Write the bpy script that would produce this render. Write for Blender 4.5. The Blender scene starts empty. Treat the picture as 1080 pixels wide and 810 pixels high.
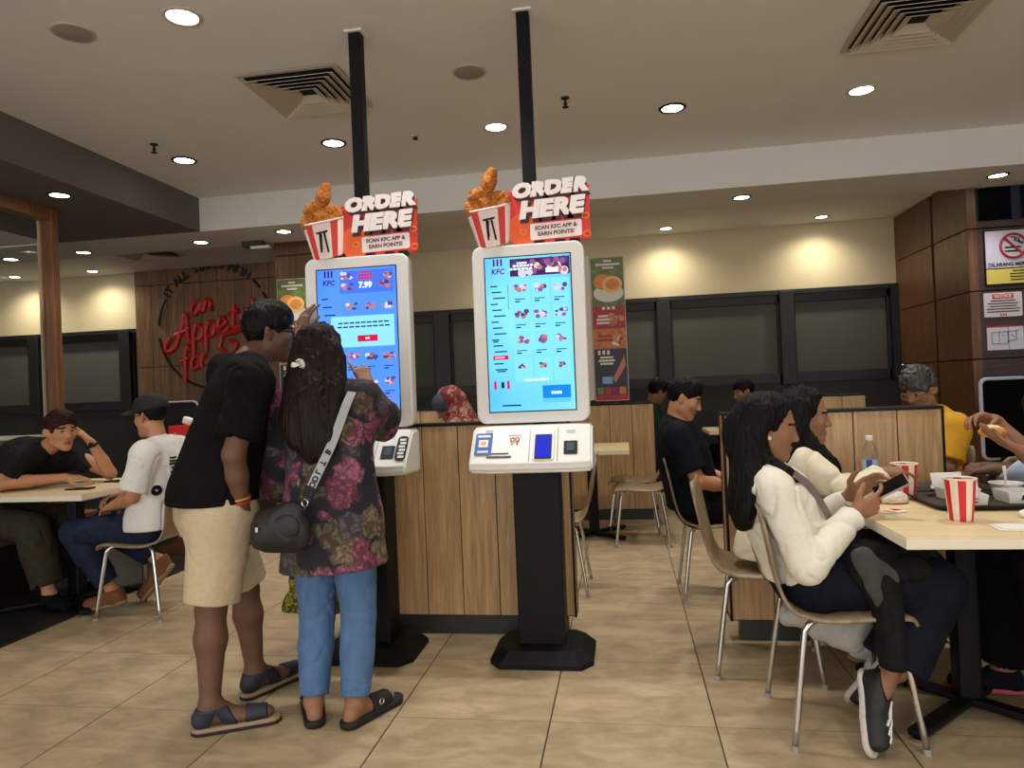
import bpy, bmesh, math, random
import numpy as np
from mathutils import Vector, Matrix

random.seed(7)
SC = bpy.context.scene
COL = SC.collection
PI = math.pi


# ------------------------------------------------------------------ materials
def lin(c):
    out = []
    for v in c[:3]:
        v = v / 255.0
        out.append(v / 12.92 if v <= 0.04045 else ((v + 0.055) / 1.055) ** 2.4)
    return (out[0], out[1], out[2], 1.0)


MATS = {}


def mat(name, rgb, rough=0.6, metal=0.0, var=0.0, scale=8.0, bump=0.0, spec=0.5, emit=0.0, stretch=(1, 1, 1),
        trans=0.0, sss=0.0, sheen=0.0):
    """Principled material with a procedural noise variation of its own colour."""
    if name in MATS:
        return MATS[name]
    m = bpy.data.materials.new(name)
    m.use_nodes = True
    nt = m.node_tree
    b = nt.nodes['Principled BSDF']
    c = lin(rgb)
    b.inputs['Base Color'].default_value = c
    b.inputs['Roughness'].default_value = rough
    b.inputs['Metallic'].default_value = metal
    b.inputs['Specular IOR Level'].default_value = spec
    if trans:
        b.inputs['Transmission Weight'].default_value = trans
    if sss:
        b.inputs['Subsurface Weight'].default_value = sss
        b.inputs['Subsurface Radius'].default_value = (0.012, 0.005, 0.003)
        b.inputs['Subsurface Scale'].default_value = 1.0
    if sheen:
        b.inputs['Sheen Weight'].default_value = sheen
    if emit:
        b.inputs['Emission Color'].default_value = c
        b.inputs['Emission Strength'].default_value = emit
    if var or bump:
        tc = nt.nodes.new('ShaderNodeTexCoord')
        mp = nt.nodes.new('ShaderNodeMapping')
        mp.inputs['Scale'].default_value = stretch
        nz = nt.nodes.new('ShaderNodeTexNoise')
        nz.inputs['Scale'].default_value = scale
        nz.inputs['Detail'].default_value = 6
        nt.links.new(tc.outputs['Object'], mp.inputs['Vector'])
        nt.links.new(mp.outputs['Vector'], nz.inputs['Vector'])
        if var:
            rp = nt.nodes.new('ShaderNodeValToRGB')
            rp.color_ramp.elements[0].position = 0.3
            rp.color_ramp.elements[1].position = 0.7
            rp.color_ramp.elements[0].color = tuple(max(0, v * (1 - var)) for v in c[:3]) + (1,)
            rp.color_ramp.elements[1].color = tuple(min(1, v * (1 + var)) for v in c[:3]) + (1,)
            nt.links.new(nz.outputs['Fac'], rp.inputs['Fac'])
            nt.links.new(rp.outputs['Color'], b.inputs['Base Color'])
        if bump:
            bp = nt.nodes.new('ShaderNodeBump')
            bp.inputs['Strength'].default_value = bump
            bp.inputs['Distance'].default_value = 0.01
            nt.links.new(nz.outputs['Fac'], bp.inputs['Height'])
            nt.links.new(bp.outputs['Normal'], b.inputs['Normal'])
    MATS[name] = m
    return m


def wood(name, c1, c2, rough=0.45, scale=3.0, axis='Z', c3=None):
    """Veneer: noise stretched along the grain axis."""
    if name in MATS:
        return MATS[name]
    m = bpy.data.materials.new(name)
    m.use_nodes = True
    nt = m.node_tree
    b = nt.nodes['Principled BSDF']
    b.inputs['Roughness'].default_value = rough
    tc = nt.nodes.new('ShaderNodeTexCoord')
    mp = nt.nodes.new('ShaderNodeMapping')
    s = {'X': (0.06, 1, 1), 'Y': (1, 0.06, 1), 'Z': (1, 1, 0.06)}[axis]
    mp.inputs['Scale'].default_value = tuple(v * 14 for v in s)
    nz = nt.nodes.new('ShaderNodeTexNoise')
    nz.inputs['Scale'].default_value = scale
    nz.inputs['Detail'].default_value = 8
    nz.inputs['Roughness'].default_value = 0.65
    nz.inputs['Distortion'].default_value = 0.6
    rp = nt.nodes.new('ShaderNodeValToRGB')
    e = rp.color_ramp.elements
    e[0].position = 0.3
    e[0].color = lin(c1)
    e[1].position = 0.7
    e[1].color = lin(c2)
    if c3:
        k = e.new(0.5)
        k.color = lin(c3)
    nt.links.new(tc.outputs['Object'], mp.inputs['Vector'])
    nt.links.new(mp.outputs['Vector'], nz.inputs['Vector'])
    nt.links.new(nz.outputs['Fac'], rp.inputs['Fac'])
    nt.links.new(rp.outputs['Color'], b.inputs['Base Color'])
    MATS[name] = m
    return m


def emis(name, rgb, strength):
    if name in MATS:
        return MATS[name]
    m = bpy.data.materials.new(name)
    m.use_nodes = True
    nt = m.node_tree
    nt.nodes.remove(nt.nodes['Principled BSDF'])
    e = nt.nodes.new('ShaderNodeEmission')
    e.inputs['Color'].default_value = lin(rgb)
    e.inputs['Strength'].default_value = strength
    nt.links.new(e.outputs[0], nt.nodes['Material Output'].inputs[0])
    MATS[name] = m
    return m


# ------------------------------------------------------------------ objects
def tag(o, label=None, cat=None, group=None, kind=None):
    if label:
        o['label'] = label
    if cat:
        o['category'] = cat
    if group:
        o['group'] = group
    if kind:
        o['kind'] = kind
    return o


def thing(name, label, cat, loc=(0, 0, 0), rz=0.0, group=None):
    o = bpy.data.objects.new(name, None)
    o.empty_display_size = 0.1
    COL.objects.link(o)
    o.location = loc
    o.rotation_euler = (0, 0, rz)
    return tag(o, label, cat, group)


def link(name, me, ms, parent=None, smooth=False):
    o = bpy.data.objects.new(name, me)
    COL.objects.link(o)
    if not isinstance(ms, (list, tuple)):
        ms = [ms]
    for m in ms:
        me.materials.append(m)
    if smooth:
        me.shade_smooth()
    if parent is not None:
        o.parent = parent
    return o


def obj(name, bm, ms, parent=None, smooth=False, loc=None, rot=None):
    me = bpy.data.meshes.new(name)
    bm.normal_update()
    bm.to_mesh(me)
    bm.free()
    o = link(name, me, ms, parent, smooth)
    if loc is not None:
        o.location = loc
    if rot is not None:
        o.rotation_euler = rot
    return o


def copy_tree(o, parent=None):
    c = o.copy()
    COL.objects.link(c)
    if parent is not None:
        c.parent = parent
    for ch in list(o.children):
        copy_tree(ch, c)
    return c


def BM():
    return bmesh.new()


def box(bm, c, s, bev=0.0, seg=2, rot=None, mi=0):
    """Box of size s centred at c, optionally bevelled and turned."""
    t = bmesh.new()
    bmesh.ops.create_cube(t, size=1.0)
    bmesh.ops.scale(t, vec=s, verts=t.verts)
    if bev > 0:
        bmesh.ops.bevel(t, geom=t.edges[:], offset=min(bev, 0.49 * min(s)), segments=seg, affect='EDGES', profile=0.5)
    if rot is not None:
        bmesh.ops.rotate(t, matrix=rot, verts=t.verts)
    bmesh.ops.translate(t, vec=c, verts=t.verts)
    merge(bm, t, mi)


def merge(bm, t, mi=0):
    for f in t.faces:
        f.material_index = mi
    me = bpy.data.meshes.new('tmp')
    t.to_mesh(me)
    t.free()
    n0 = len(bm.faces)
    bm.from_mesh(me)
    bm.faces.ensure_lookup_table()
    for f in bm.faces[n0:]:
        f.material_index = mi
    bpy.data.meshes.remove(me)


def lathe(bm, prof, c=(0, 0, 0), seg=24, mi=0, cap=True, mi_fn=None):
    """prof: list of (radius, z) from bottom to top."""
    rings = []
    for r, z in prof:
        rings.append([bm.verts.new((c[0] + r * math.cos(2 * PI * k / seg), c[1] + r * math.sin(2 * PI * k / seg), c[2] + z))
                      for k in range(seg)])
    for j in range(len(rings) - 1):
        for k in range(seg):
            f = bm.faces.new((rings[j][k], rings[j][(k + 1) % seg], rings[j + 1][(k + 1) % seg], rings[j + 1][k]))
            f.material_index = mi_fn(j, k) if mi_fn else mi
    if cap:
        f = bm.faces.new(list(reversed(rings[0])))
        f.material_index = mi
        f = bm.faces.new(rings[-1])
        f.material_index = mi


def spline(pts, n=8):
    P = [np.array(p, float) for p in pts]
    if len(P) < 3:
        return [P[0] + (P[-1] - P[0]) * t for t in np.linspace(0, 1, n + 1)]
    P = [2 * P[0] - P[1]] + P + [2 * P[-1] - P[-2]]
    out = []
    for i in range(1, len(P) - 2):
        p0, p1, p2, p3 = P[i - 1:i + 3]
        for t in np.arange(n) / n:
            out.append(0.5 * (2 * p1 + (p2 - p0) * t + (2 * p0 - 5 * p1 + 4 * p2 - p3) * t * t + (3 * p1 - p0 - 3 * p2 + p3) * t ** 3))
    out.append(P[-2])
    return out


def tube(bm, pts, r, seg=10, mi=0, flat=None, cap=True):
    """Sweep a round section along pts; r a number or list; flat=(sx,sy) section scale."""
    P = [Vector(p) for p in pts]
    n = len(P)
    rs = r if isinstance(r, (list, tuple, np.ndarray)) else [r] * n
    up = None
    rings = []
    for i in range(n):
        d = (P[min(i + 1, n - 1)] - P[max(i - 1, 0)])
        if d.length < 1e-9:
            d = Vector((0, 0, 1))
        d.normalize()
        if up is None:
            up = Vector((0, 0, 1)) if abs(d.z) < 0.9 else Vector((0, 1, 0))
        u = (up - d * up.dot(d)).normalized()
        up = u
        v = d.cross(u)
        sx, sy = flat or (1, 1)
        rings.append([bm.verts.new(P[i] + u * (rs[i] * sx * math.cos(2 * PI * k / seg)) + v * (rs[i] * sy * math.sin(2 * PI * k / seg)))
                      for k in range(seg)])
    for j in range(n - 1):
        for k in range(seg):
            f = bm.faces.new((rings[j][k], rings[j][(k + 1) % seg], rings[j + 1][(k + 1) % seg], rings[j + 1][k]))
            f.material_index = mi
    if cap:
        bm.faces.new(list(reversed(rings[0]))).material_index = mi
        bm.faces.new(rings[-1]).material_index = mi


def rrect(w, h, r, n=6):
    """Outline of a rounded rectangle centred on 0."""
    r = min(r, w / 2 - 1e-5, h / 2 - 1e-5)
    out = []
    for cx, cy, a0 in ((w / 2 - r, h / 2 - r, 0), (-w / 2 + r, h / 2 - r, 90), (-w / 2 + r, -h / 2 + r, 180), (w / 2 - r, -h / 2 + r, 270)):
        for k in range(n + 1):
            a = math.radians(a0 + 90 * k / n)
            out.append((cx + r * math.cos(a), cy + r * math.sin(a)))
    return out


def slab(bm, outline, depth, frame, bev=0.0, mi=0, mi_side=None):
    """Extrude a 2D outline; frame(u, v, w) -> 3D point, w runs 0..depth (front at 0)."""
    if bev > 0:
        cx = sum(p[0] for p in outline) / len(outline)
        cy = sum(p[1] for p in outline) / len(outline)
        w = max(p[0] for p in outline) - min(p[0] for p in outline)
        h = max(p[1] for p in outline) - min(p[1] for p in outline)
        def ins(k):
            return [(cx + (x - cx) * (1 - 2 * k / w), cy + (y - cy) * (1 - 2 * k / h)) for x, y in outline]
        lay = [(ins(bev), 0), (ins(bev * 0.3), bev * 0.3), (outline, bev), (outline, depth - bev), (ins(bev * 0.3), depth - bev * 0.3), (ins(bev), depth)]
    else:
        lay = [(outline, 0), (outline, depth)]
    rings = [[bm.verts.new(frame(x, y, w)) for x, y in o] for o, w in lay]
    n = len(outline)
    ms = mi if mi_side is None else mi_side
    for j in range(len(rings) - 1):
        for k in range(n):
            bm.faces.new((rings[j][k], rings[j + 1][k], rings[j + 1][(k + 1) % n], rings[j][(k + 1) % n])).material_index = ms
    bm.faces.new(rings[0]).material_index = mi
    bm.faces.new(list(reversed(rings[-1]))).material_index = ms


def text_bm(bm, s, size, frame, extrude=0.003, shear=0.0, bold=0.0, mi=0, align='CENTER', spacing=1.0, width=None):
    """Lettering: font outline turned into mesh and mapped through frame(u, v, w)."""
    cu = bpy.data.curves.new('t', 'FONT')
    cu.body = s
    cu.size = size
    cu.shear = shear
    cu.offset = bold
    cu.extrude = extrude / 2
    cu.align_x = align
    cu.align_y = 'CENTER'
    cu.space_character = spacing
    cu.resolution_u = 3
    ob = bpy.data.objects.new('t', cu)
    COL.objects.link(ob)
    dg = bpy.context.evaluated_depsgraph_get()
    me = bpy.data.meshes.new_from_object(ob.evaluated_get(dg))
    bpy.data.objects.remove(ob)
    bpy.data.curves.remove(cu)
    t = bmesh.new()
    t.from_mesh(me)
    bpy.data.meshes.remove(me)
    if width and t.verts:
        xs = [v.co.x for v in t.verts]
        k = width / (max(xs) - min(xs))
        for v in t.verts:
            v.co.x *= k
    for v in t.verts:
        v.co = Vector(frame(v.co.x, v.co.y, -v.co.z + extrude / 2))
    merge(bm, t, mi)


def wallframe(x, y, z, rz=0.0, lean=0.0):
    """Frame on an upright plane facing the camera side (-Y): u right, v up, w into the plane (+Y)."""
    c, s = math.cos(rz), math.sin(rz)
    cl, sl = math.cos(lean), math.sin(lean)
    def f(u, v, w):
        yy = w * cl + v * sl
        zz = v * cl - w * sl
        return (x + u * c - yy * s, y + u * s + yy * c, z + zz)
    return f


def rect(w, h, cx=0, cy=0):
    return [(cx - w / 2, cy - h / 2), (cx + w / 2, cy - h / 2), (cx + w / 2, cy + h / 2), (cx - w / 2, cy + h / 2)]


def disc(r, cx=0, cy=0, n=20, sx=1, sy=1):
    return [(cx + r * sx * math.cos(2 * PI * k / n), cy + r * sy * math.sin(2 * PI * k / n)) for k in range(n)]


# ------------------------------------------------------------------ implicit-surface modelling
def V(*a):
    return np.array(a if len(a) > 1 else a[0], float)


def nrm(v):
    v = np.asarray(v, float)
    return v / (np.linalg.norm(v) + 1e-12)


def cone(a, b, ra, rb, k=0.02, ax=None, fl=1.0, neg=False):
    return dict(t='c', a=V(a), b=V(b), ra=ra, rb=rb, k=k, ax=None if ax is None else nrm(ax), fl=fl, neg=neg)


def clip(p, pt, n):
    q = dict(p)
    q['clip'] = list(p.get('clip', ())) + [(V(pt), V(n))]
    return q


def ell(c, r, R=None, k=0.02, neg=False):
    return dict(t='e', c=V(c), r=V(r), R=np.eye(3) if R is None else np.asarray(R, float), k=k, neg=neg)


def grow(p, d):
    q = dict(p)
    if q['t'] == 'c':
        q['ra'] = p['ra'] + d
        q['rb'] = p['rb'] + d
        if p['ax'] is not None and p['fl'] < 1:
            q['fl'] = (p['fl'] * max(p['ra'], p['rb']) + d) / (max(p['ra'], p['rb']) + d)
    else:
        q['r'] = p['r'] + d
    return q


_lat = np.random.RandomState(5).rand(32, 32, 32).astype(np.float32) * 2 - 1


def vnoise(x, y, z):
    xi, yi, zi = np.floor(x).astype(int), np.floor(y).astype(int), np.floor(z).astype(int)
    fx, fy, fz = x - xi, y - yi, z - zi
    fx, fy, fz = [f * f * (3 - 2 * f) for f in (fx, fy, fz)]
    r = 0
    for dx in (0, 1):
        for dy in (0, 1):
            for dz in (0, 1):
                w = (fx if dx else 1 - fx) * (fy if dy else 1 - fy) * (fz if dz else 1 - fz)
                r = r + w * _lat[(xi + dx) & 31, (yi + dy) & 31, (zi + dz) & 31]
    return r


def folds(amp, scale=(14, 14, 8), seed=0.0, ridge=0.6):
    sx, sy, sz = scale
    def f(X, Y, Z):
        X, Y, Z = np.broadcast_arrays(X, Y, Z)
        w = vnoise(X * 5 + seed, Y * 5, Z * 5 + seed)
        n1 = vnoise(X * sx + w * 1.2 + seed, Y * sy + w * 1.2, Z * sz - w)
        n2 = vnoise(X * sx * 2.1 + seed + 7, Y * sy * 2.1, Z * sz * 2.1 + w)
        if ridge > 0.7:      # cloth: smooth swells broken by narrow creases
            n0 = vnoise(X * sx * 0.45 + seed, Y * sy * 0.45 + 3, Z * sz * 0.45)
            cr = np.exp(-(n1 / 0.11) ** 2) * np.clip(0.25 + 1.6 * n0, 0, 1.2)
            return amp * (0.95 * cr + 0.40 * np.exp(-(n2 / 0.12) ** 2) * np.clip(0.5 - n0, 0, 1) - 0.18 * n0 - 0.2)
        return amp * (ridge * (1 - 2 * np.abs(n1)) + (1 - ridge) * n1 + 0.35 * n2)
    return f


def sdf_mesh(prims, vox, cuts=(), disp=None, origin=(0, 0, 0), relax=1, zcut=None):
    """Blend the primitives into one field and extract its zero surface (surface nets). -> verts, quads"""
    lo = np.full(3, 1e9)
    hi = -lo
    bbs = []
    for p in prims:
        if p['t'] == 'c':
            r = max(p['ra'], p['rb'])
            l, h = np.minimum(p['a'], p['b']) - r, np.maximum(p['a'], p['b']) + r
        else:
            e = np.sqrt(((p['R'] * p['r'][None, :]) ** 2).sum(1))
            l, h = p['c'] - e, p['c'] + e
        m = p['k'] + 4 * vox + (0.02 if disp else 0)
        bbs.append((l - m, h + m))
        if not p['neg']:
            lo = np.minimum(lo, l - m)
            hi = np.maximum(hi, h + m)
    n = np.ceil((hi - lo) / vox).astype(int) + 1
    F = np.full(n, 1.0, np.float32)
    ax = [(lo[i] + np.arange(n[i]) * vox).astype(np.float32) for i in range(3)]
    for p, (l, h) in zip(prims, bbs):
        i0 = np.clip(np.floor((l - lo) / vox).astype(int), 0, n - 1)
        i1 = np.clip(np.ceil((h - lo) / vox).astype(int) + 1, 1, n)
        if (i1 <= i0).any():
            continue
        X = ax[0][i0[0]:i1[0], None, None]
        Y = ax[1][None, i0[1]:i1[1], None]
        Z = ax[2][None, None, i0[2]:i1[2]]
        if p['t'] == 'c':
            a, ab = p['a'], p['b'] - p['a']
            x, y, z = X - a[0], Y - a[1], Z - a[2]
            if p['ax'] is not None:
                q = p['ax']
                s = 1.0 / p['fl'] - 1.0
                dt = x * q[0] + y * q[1] + z * q[2]
                x, y, z = x + dt * (q[0] * s), y + dt * (q[1] * s), z + dt * (q[2] * s)
                ab = ab + q * (ab @ q) * s
            L = ab @ ab + 1e-12
            t = np.clip((x * ab[0] + y * ab[1] + z * ab[2]) / L, 0, 1)
            d = np.sqrt((x - t * ab[0]) ** 2 + (y - t * ab[1]) ** 2 + (z - t * ab[2]) ** 2) - (p['ra'] + (p['rb'] - p['ra']) * t)
            if p['ax'] is not None:
                d = d * (0.5 + 0.5 * p['fl'])
        else:
            x, y, z = X - p['c'][0], Y - p['c'][1], Z - p['c'][2]
            R, r = p['R'], p['r']
            u = (x * R[0, 0] + y * R[1, 0] + z * R[2, 0]) / r[0]
            v = (x * R[0, 1] + y * R[1, 1] + z * R[2, 1]) / r[1]
            w = (x * R[0, 2] + y * R[1, 2] + z * R[2, 2]) / r[2]
            k0 = np.sqrt(u * u + v * v + w * w)
            k1 = np.sqrt((u / r[0]) ** 2 + (v / r[1]) ** 2 + (w / r[2]) ** 2) + 1e-9
            d = k0 * (k0 - 1) / k1
        for pt, nn in p.get('clip', ()):
            nn = nrm(nn)
            d = np.maximum(d, ((X - pt[0]) * nn[0] + (Y - pt[1]) * nn[1] + (Z - pt[2]) * nn[2]))
        S = F[i0[0]:i1[0], i0[1]:i1[1], i0[2]:i1[2]]
        k = max(p['k'], 1e-5)
        if p['neg']:
            d = -d
            hh = np.maximum(k - np.abs(S - d), 0) / k
            S[...] = np.maximum(S, d) + hh * hh * k * 0.25
        else:
            hh = np.maximum(k - np.abs(S - d), 0) / k
            S[...] = np.minimum(S, d) - hh * hh * k * 0.25
    if disp is not None:
        idx = np.nonzero(np.abs(F) < 0.03)
        F[idx] += disp(ax[0][idx[0]], ax[1][idx[1]], ax[2][idx[2]]).astype(np.float32)
    for pt, nn in cuts:
        nn = nrm(nn)
        d = ((ax[0] - pt[0]) * nn[0])[:, None, None] + ((ax[1] - pt[1]) * nn[1])[None, :, None] + ((ax[2] - pt[2]) * nn[2])[None, None, :]
        np.maximum(F, d, out=F)
    F[0], F[-1], F[:, 0], F[:, -1], F[:, :, 0], F[:, :, -1] = 1, 1, 1, 1, 1, 1
    I = F < 0
    cnt = np.zeros(n - 1, np.int8)
    for dx in (0, 1):
        for dy in (0, 1):
            for dz in (0, 1):
                cnt += I[dx:n[0] - 1 + dx, dy:n[1] - 1 + dy, dz:n[2] - 1 + dz]
    act = (cnt > 0) & (cnt < 8)
    ci = np.stack(np.nonzero(act), 1)
    vid = np.full(n - 1, -1, np.int32)
    vid[act] = np.arange(len(ci))
    acc = np.zeros((len(ci), 3))
    num = np.zeros(len(ci))
    cs = [(a, b, c) for a in (0, 1) for b in (0, 1) for c in (0, 1)]
    val = {c: F[ci[:, 0] + c[0], ci[:, 1] + c[1], ci[:, 2] + c[2]] for c in cs}
    for c in cs:
        for a in range(3):
            if c[a] == 0:
                e = list(c)
                e[a] = 1
                v0, v1 = val[c], val[tuple(e)]
                m = (v0 < 0) != (v1 < 0)
                t = np.where(m, v0 / np.where(m, v0 - v1, 1), 0)
                pt = np.array(c, float)[None, :] + np.eye(3)[a][None, :] * t[:, None]
                acc += pt * m[:, None]
                num += m
    Vv = lo + (ci + acc / np.maximum(num, 1)[:, None]) * vox
    quads = []
    for a in range(3):
        b, c = (a + 1) % 3, (a + 2) % 3
        s0 = [slice(1, -1)] * 3
        s1 = [slice(1, -1)] * 3
        s0[a] = slice(0, n[a] - 1)
        s1[a] = slice(1, n[a])
        A, B = I[tuple(s0)], I[tuple(s1)]
        ch = np.stack(np.nonzero(A != B), 1)
        off = np.ones(3, int)
        off[a] = 0
        ch = ch + off
        inside = I[ch[:, 0], ch[:, 1], ch[:, 2]]
        eb, ec = np.eye(3, dtype=int)[b], np.eye(3, dtype=int)[c]
        q = [vid[tuple((ch - o).T)] for o in (0 * eb, eb, eb + ec, ec)]
        q = np.stack(q, 1)
        q[~inside] = q[~inside][:, ::-1]
        quads.append(q)
    Q = np.concatenate(quads)
    Q = Q[(Q >= 0).all(1)]
    for _ in range(relax):
        sm = np.zeros_like(Vv)
        nb = np.zeros(len(Vv))
        for i in range(4):
            a, b = Q[:, i], Q[:, (i + 1) % 4]
            np.add.at(sm, a, Vv[b])
            np.add.at(nb, a, 1)
            np.add.at(sm, b, Vv[a])
            np.add.at(nb, b, 1)
        Vv = 0.5 * Vv + 0.5 * sm / np.maximum(nb, 1)[:, None]
    return Vv - np.asarray(origin, float), Q


def np_mesh(name, Vv, Q, ms, parent=None, paint=None, smooth=True):
    me = bpy.data.meshes.new(name)
    me.vertices.add(len(Vv))
    me.vertices.foreach_set('co', Vv.astype(np.float32).ravel())
    me.loops.add(len(Q) * 4)
    me.loops.foreach_set('vertex_index', Q.astype(np.int32).ravel())
    me.polygons.add(len(Q))
    me.polygons.foreach_set('loop_start', np.arange(0, len(Q) * 4, 4, dtype=np.int32))
    me.polygons.foreach_set('loop_total', np.full(len(Q), 4, np.int32))
    if paint is not None:
        me.polygons.foreach_set('material_index', paint.astype(np.int32))
    me.update(calc_edges=True)
    me.validate()
    return link(name, me, ms, parent, smooth)


def sdf_obj(name, prims, m, parent=None, vox=0.006, cuts=(), disp=None, relax=1, origin=None):
    o = origin if origin is not None else (tuple(parent.location) if parent is not None else (0, 0, 0))
    p = parent
    Vv, Q = sdf_mesh(prims, vox, cuts, disp, o, relax)
    return np_mesh(name, Vv, Q, m, p)
# ------------------------------------------------------------------ palette
M_WALL = mat('cream_wall_paint', (205, 192, 160), 0.8, var=0.03, scale=3)
M_CEIL = mat('ceiling_paint', (226, 226, 226), 0.85, var=0.02, scale=2)
M_FASC = mat('fascia_paint', (212, 211, 208), 0.8, var=0.02, scale=2)
M_DARKB = mat('dark_grey_bulkhead_paint', (98, 94, 92), 0.8, var=0.03, scale=3)
M_BLKFRAME = mat('black_window_frame', (20, 21, 23), 0.5)
M_BLIND = mat('dark_grey_roller_blind', (84, 83, 78), 0.75, var=0.05, scale=4, stretch=(1, 1, 0.2))
M_LOWWALL = mat('dark_grey_dado', (38, 38, 38), 0.6, var=0.05, scale=4)
M_OAK = wood('oak_veneer', (146, 114, 76), (204, 168, 120), 0.42, c3=(178, 142, 98))
M_WALNUT = wood('walnut_veneer', (70, 46, 30), (118, 82, 54), 0.42, c3=(95, 64, 41))
M_SLATWOOD = wood('feature_wall_veneer', (92, 66, 45), (150, 112, 78), 0.5, c3=(118, 86, 59))
M_BLACK = mat('black_edging', (10, 10, 11), 0.5, spec=0.25)
M_BLKPOW = mat('black_powder_coat', (7, 7, 9), 0.55, var=0.1, scale=30, spec=0.22)
M_CHROME = mat('chrome', (200, 200, 200), 0.16, metal=1.0)
M_PLY = wood('bent_ply_veneer', (112, 95, 74), (160, 138, 110), 0.38, c3=(136, 116, 91))
M_TOP = wood('pale_maple_laminate', (204, 182, 138), (230, 212, 172), 0.4, axis='X', c3=(218, 197, 154))
M_TOPEDGE = mat('cream_table_edge', (222, 212, 190), 0.5)
M_WHITE = mat('white_plastic', (222, 220, 214), 0.35)
M_OFFW = mat('warm_white_plastic', (218, 217, 214), 0.4)
M_GREYP = mat('grey_plastic', (150, 148, 145), 0.5)
M_RED = mat('sign_red', (205, 30, 28), 0.45)
M_PAPW = mat('white_paper', (228, 226, 220), 0.8, var=0.03, scale=20)

# ------------------------------------------------------------------ floor
def floor_mat():
    m = bpy.data.materials.new('tan_stone_tile')
    m.use_nodes = True
    nt = m.node_tree
    N, Lk = nt.nodes, nt.links
    b = N['Principled BSDF']
    tc = N.new('ShaderNodeTexCoord')
    sx = N.new('ShaderNodeSeparateXYZ')
    Lk.new(tc.outputs['Object'], sx.inputs[0])
    def mth(op, a, bb=None, **k):
        n = N.new('ShaderNodeMath')
        n.operation = op
        for i, v in enumerate((a, bb)):
            if v is None:
                continue
            if isinstance(v, (int, float)):
                n.inputs[i].default_value = v
            else:
                Lk.new(v, n.inputs[i])
        return n.outputs[0]
    def cell(out, off, per):
        q = mth('DIVIDE', mth('ADD', out, 100 * per - off), per)
        return mth('FRACT', q), mth('FLOOR', q)
    fx, ix = cell(sx.outputs['X'], 0.294, 0.628)
    fy, iy = cell(sx.outputs['Y'], 3.346, 0.61)
    ex = mth('MINIMUM', fx, mth('SUBTRACT', 1.0, fx))
    ey = mth('MINIMUM', fy, mth('SUBTRACT', 1.0, fy))
    gx = mth('LESS_THAN', ex, 0.0048)
    gy = mth('LESS_THAN', ey, 0.0042)
    # tile-shifted cloudy stone pattern, brushed along X
    cx = N.new('ShaderNodeCombineXYZ')
    Lk.new(mth('ADD', sx.outputs['X'], mth('MULTIPLY', iy, 3.7)), cx.inputs[0])
    Lk.new(mth('ADD', sx.outputs['Y'], mth('MULTIPLY', ix, 5.3)), cx.inputs[1])
    mp = N.new('ShaderNodeMapping')
    mp.inputs['Scale'].default_value = (1.7, 3.6, 1)
    mp.inputs['Rotation'].default_value = (0, 0, 0.2)
    Lk.new(cx.outputs[0], mp.inputs[0])
    nz = N.new('ShaderNodeTexNoise')
    nz.inputs['Scale'].default_value = 3.0
    nz.inputs['Detail'].default_value = 9
    nz.inputs['Roughness'].default_value = 0.62
    nz.inputs['Distortion'].default_value = 0.8
    Lk.new(mp.outputs[0], nz.inputs['Vector'])
    rp = N.new('ShaderNodeValToRGB')
    e = rp.color_ramp.elements
    e[0].position, e[0].color = 0.3, lin((147, 128, 100))
    e[1].position, e[1].color = 0.72, lin((187, 167, 133))
    Lk.new(nz.outputs['Fac'], rp.inputs['Fac'])
    mx = N.new('ShaderNodeMixRGB')
    mx.inputs[2].default_value = lin((34, 28, 22))
    Lk.new(mth('MULTIPLY', mth('MAXIMUM', gx, mth('MULTIPLY', gy, 0.55)), 0.9), mx.inputs[0])
    Lk.new(rp.outputs[0], mx.inputs[1])
    Lk.new(mx.outputs[0], b.inputs['Base Color'])
    rr = N.new('ShaderNodeMapRange')
    rr.inputs[3].default_value = 0.28
    rr.inputs[4].default_value = 0.5
    Lk.new(nz.outputs['Fac'], rr.inputs[0])
    Lk.new(rr.outputs[0], b.inputs['Roughness'])
    return m


bm = BM()
box(bm, (0, 3.0, -0.05), (22, 13, 0.1))
tag(obj('floor', bm, floor_mat()), kind='structure')
bm = BM()
box(bm, (-6.9, 4.0, 0.004), (6.96, 9.4, 0.008))
tag(obj('floor_dark_strip', bm, mat('charcoal_floor_tile', (34, 32, 31), 0.35, var=0.15, scale=6)), kind='structure')

# ------------------------------------------------------------------ ceiling, bulkheads
bm = BM()
box(bm, (1.5, 1.6, 3.30), (10.9, 9.2, 0.1))
tag(obj('ceiling', bm, M_CEIL), kind='structure')
bm = BM()
box(bm, (-0.5, 7.8, 3.11), (19, 2.0, 0.1))
tag(obj('ceiling_rear', bm, M_CEIL), kind='structure')
bm = BM()
box(bm, (-0.5, 6.55, 3.14), (19, 0.70, 0.42))
tag(obj('trim_1', bm, M_FASC), kind='structure')           # long fascia under which the rear ceiling drops
bm = BM()
box(bm, (-4.72, 1.6, 3.14), (1.58, 9.2, 0.42))
tag(obj('trim_2', bm, M_DARKB), kind='structure')          # dark bulkhead along the left
bm = BM()
box(bm, (-7.75, 1.6, 3.0), (4.5, 9.2, 0.12))
tag(obj('ceiling_left', bm, M_CEIL), kind='structure')

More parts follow.
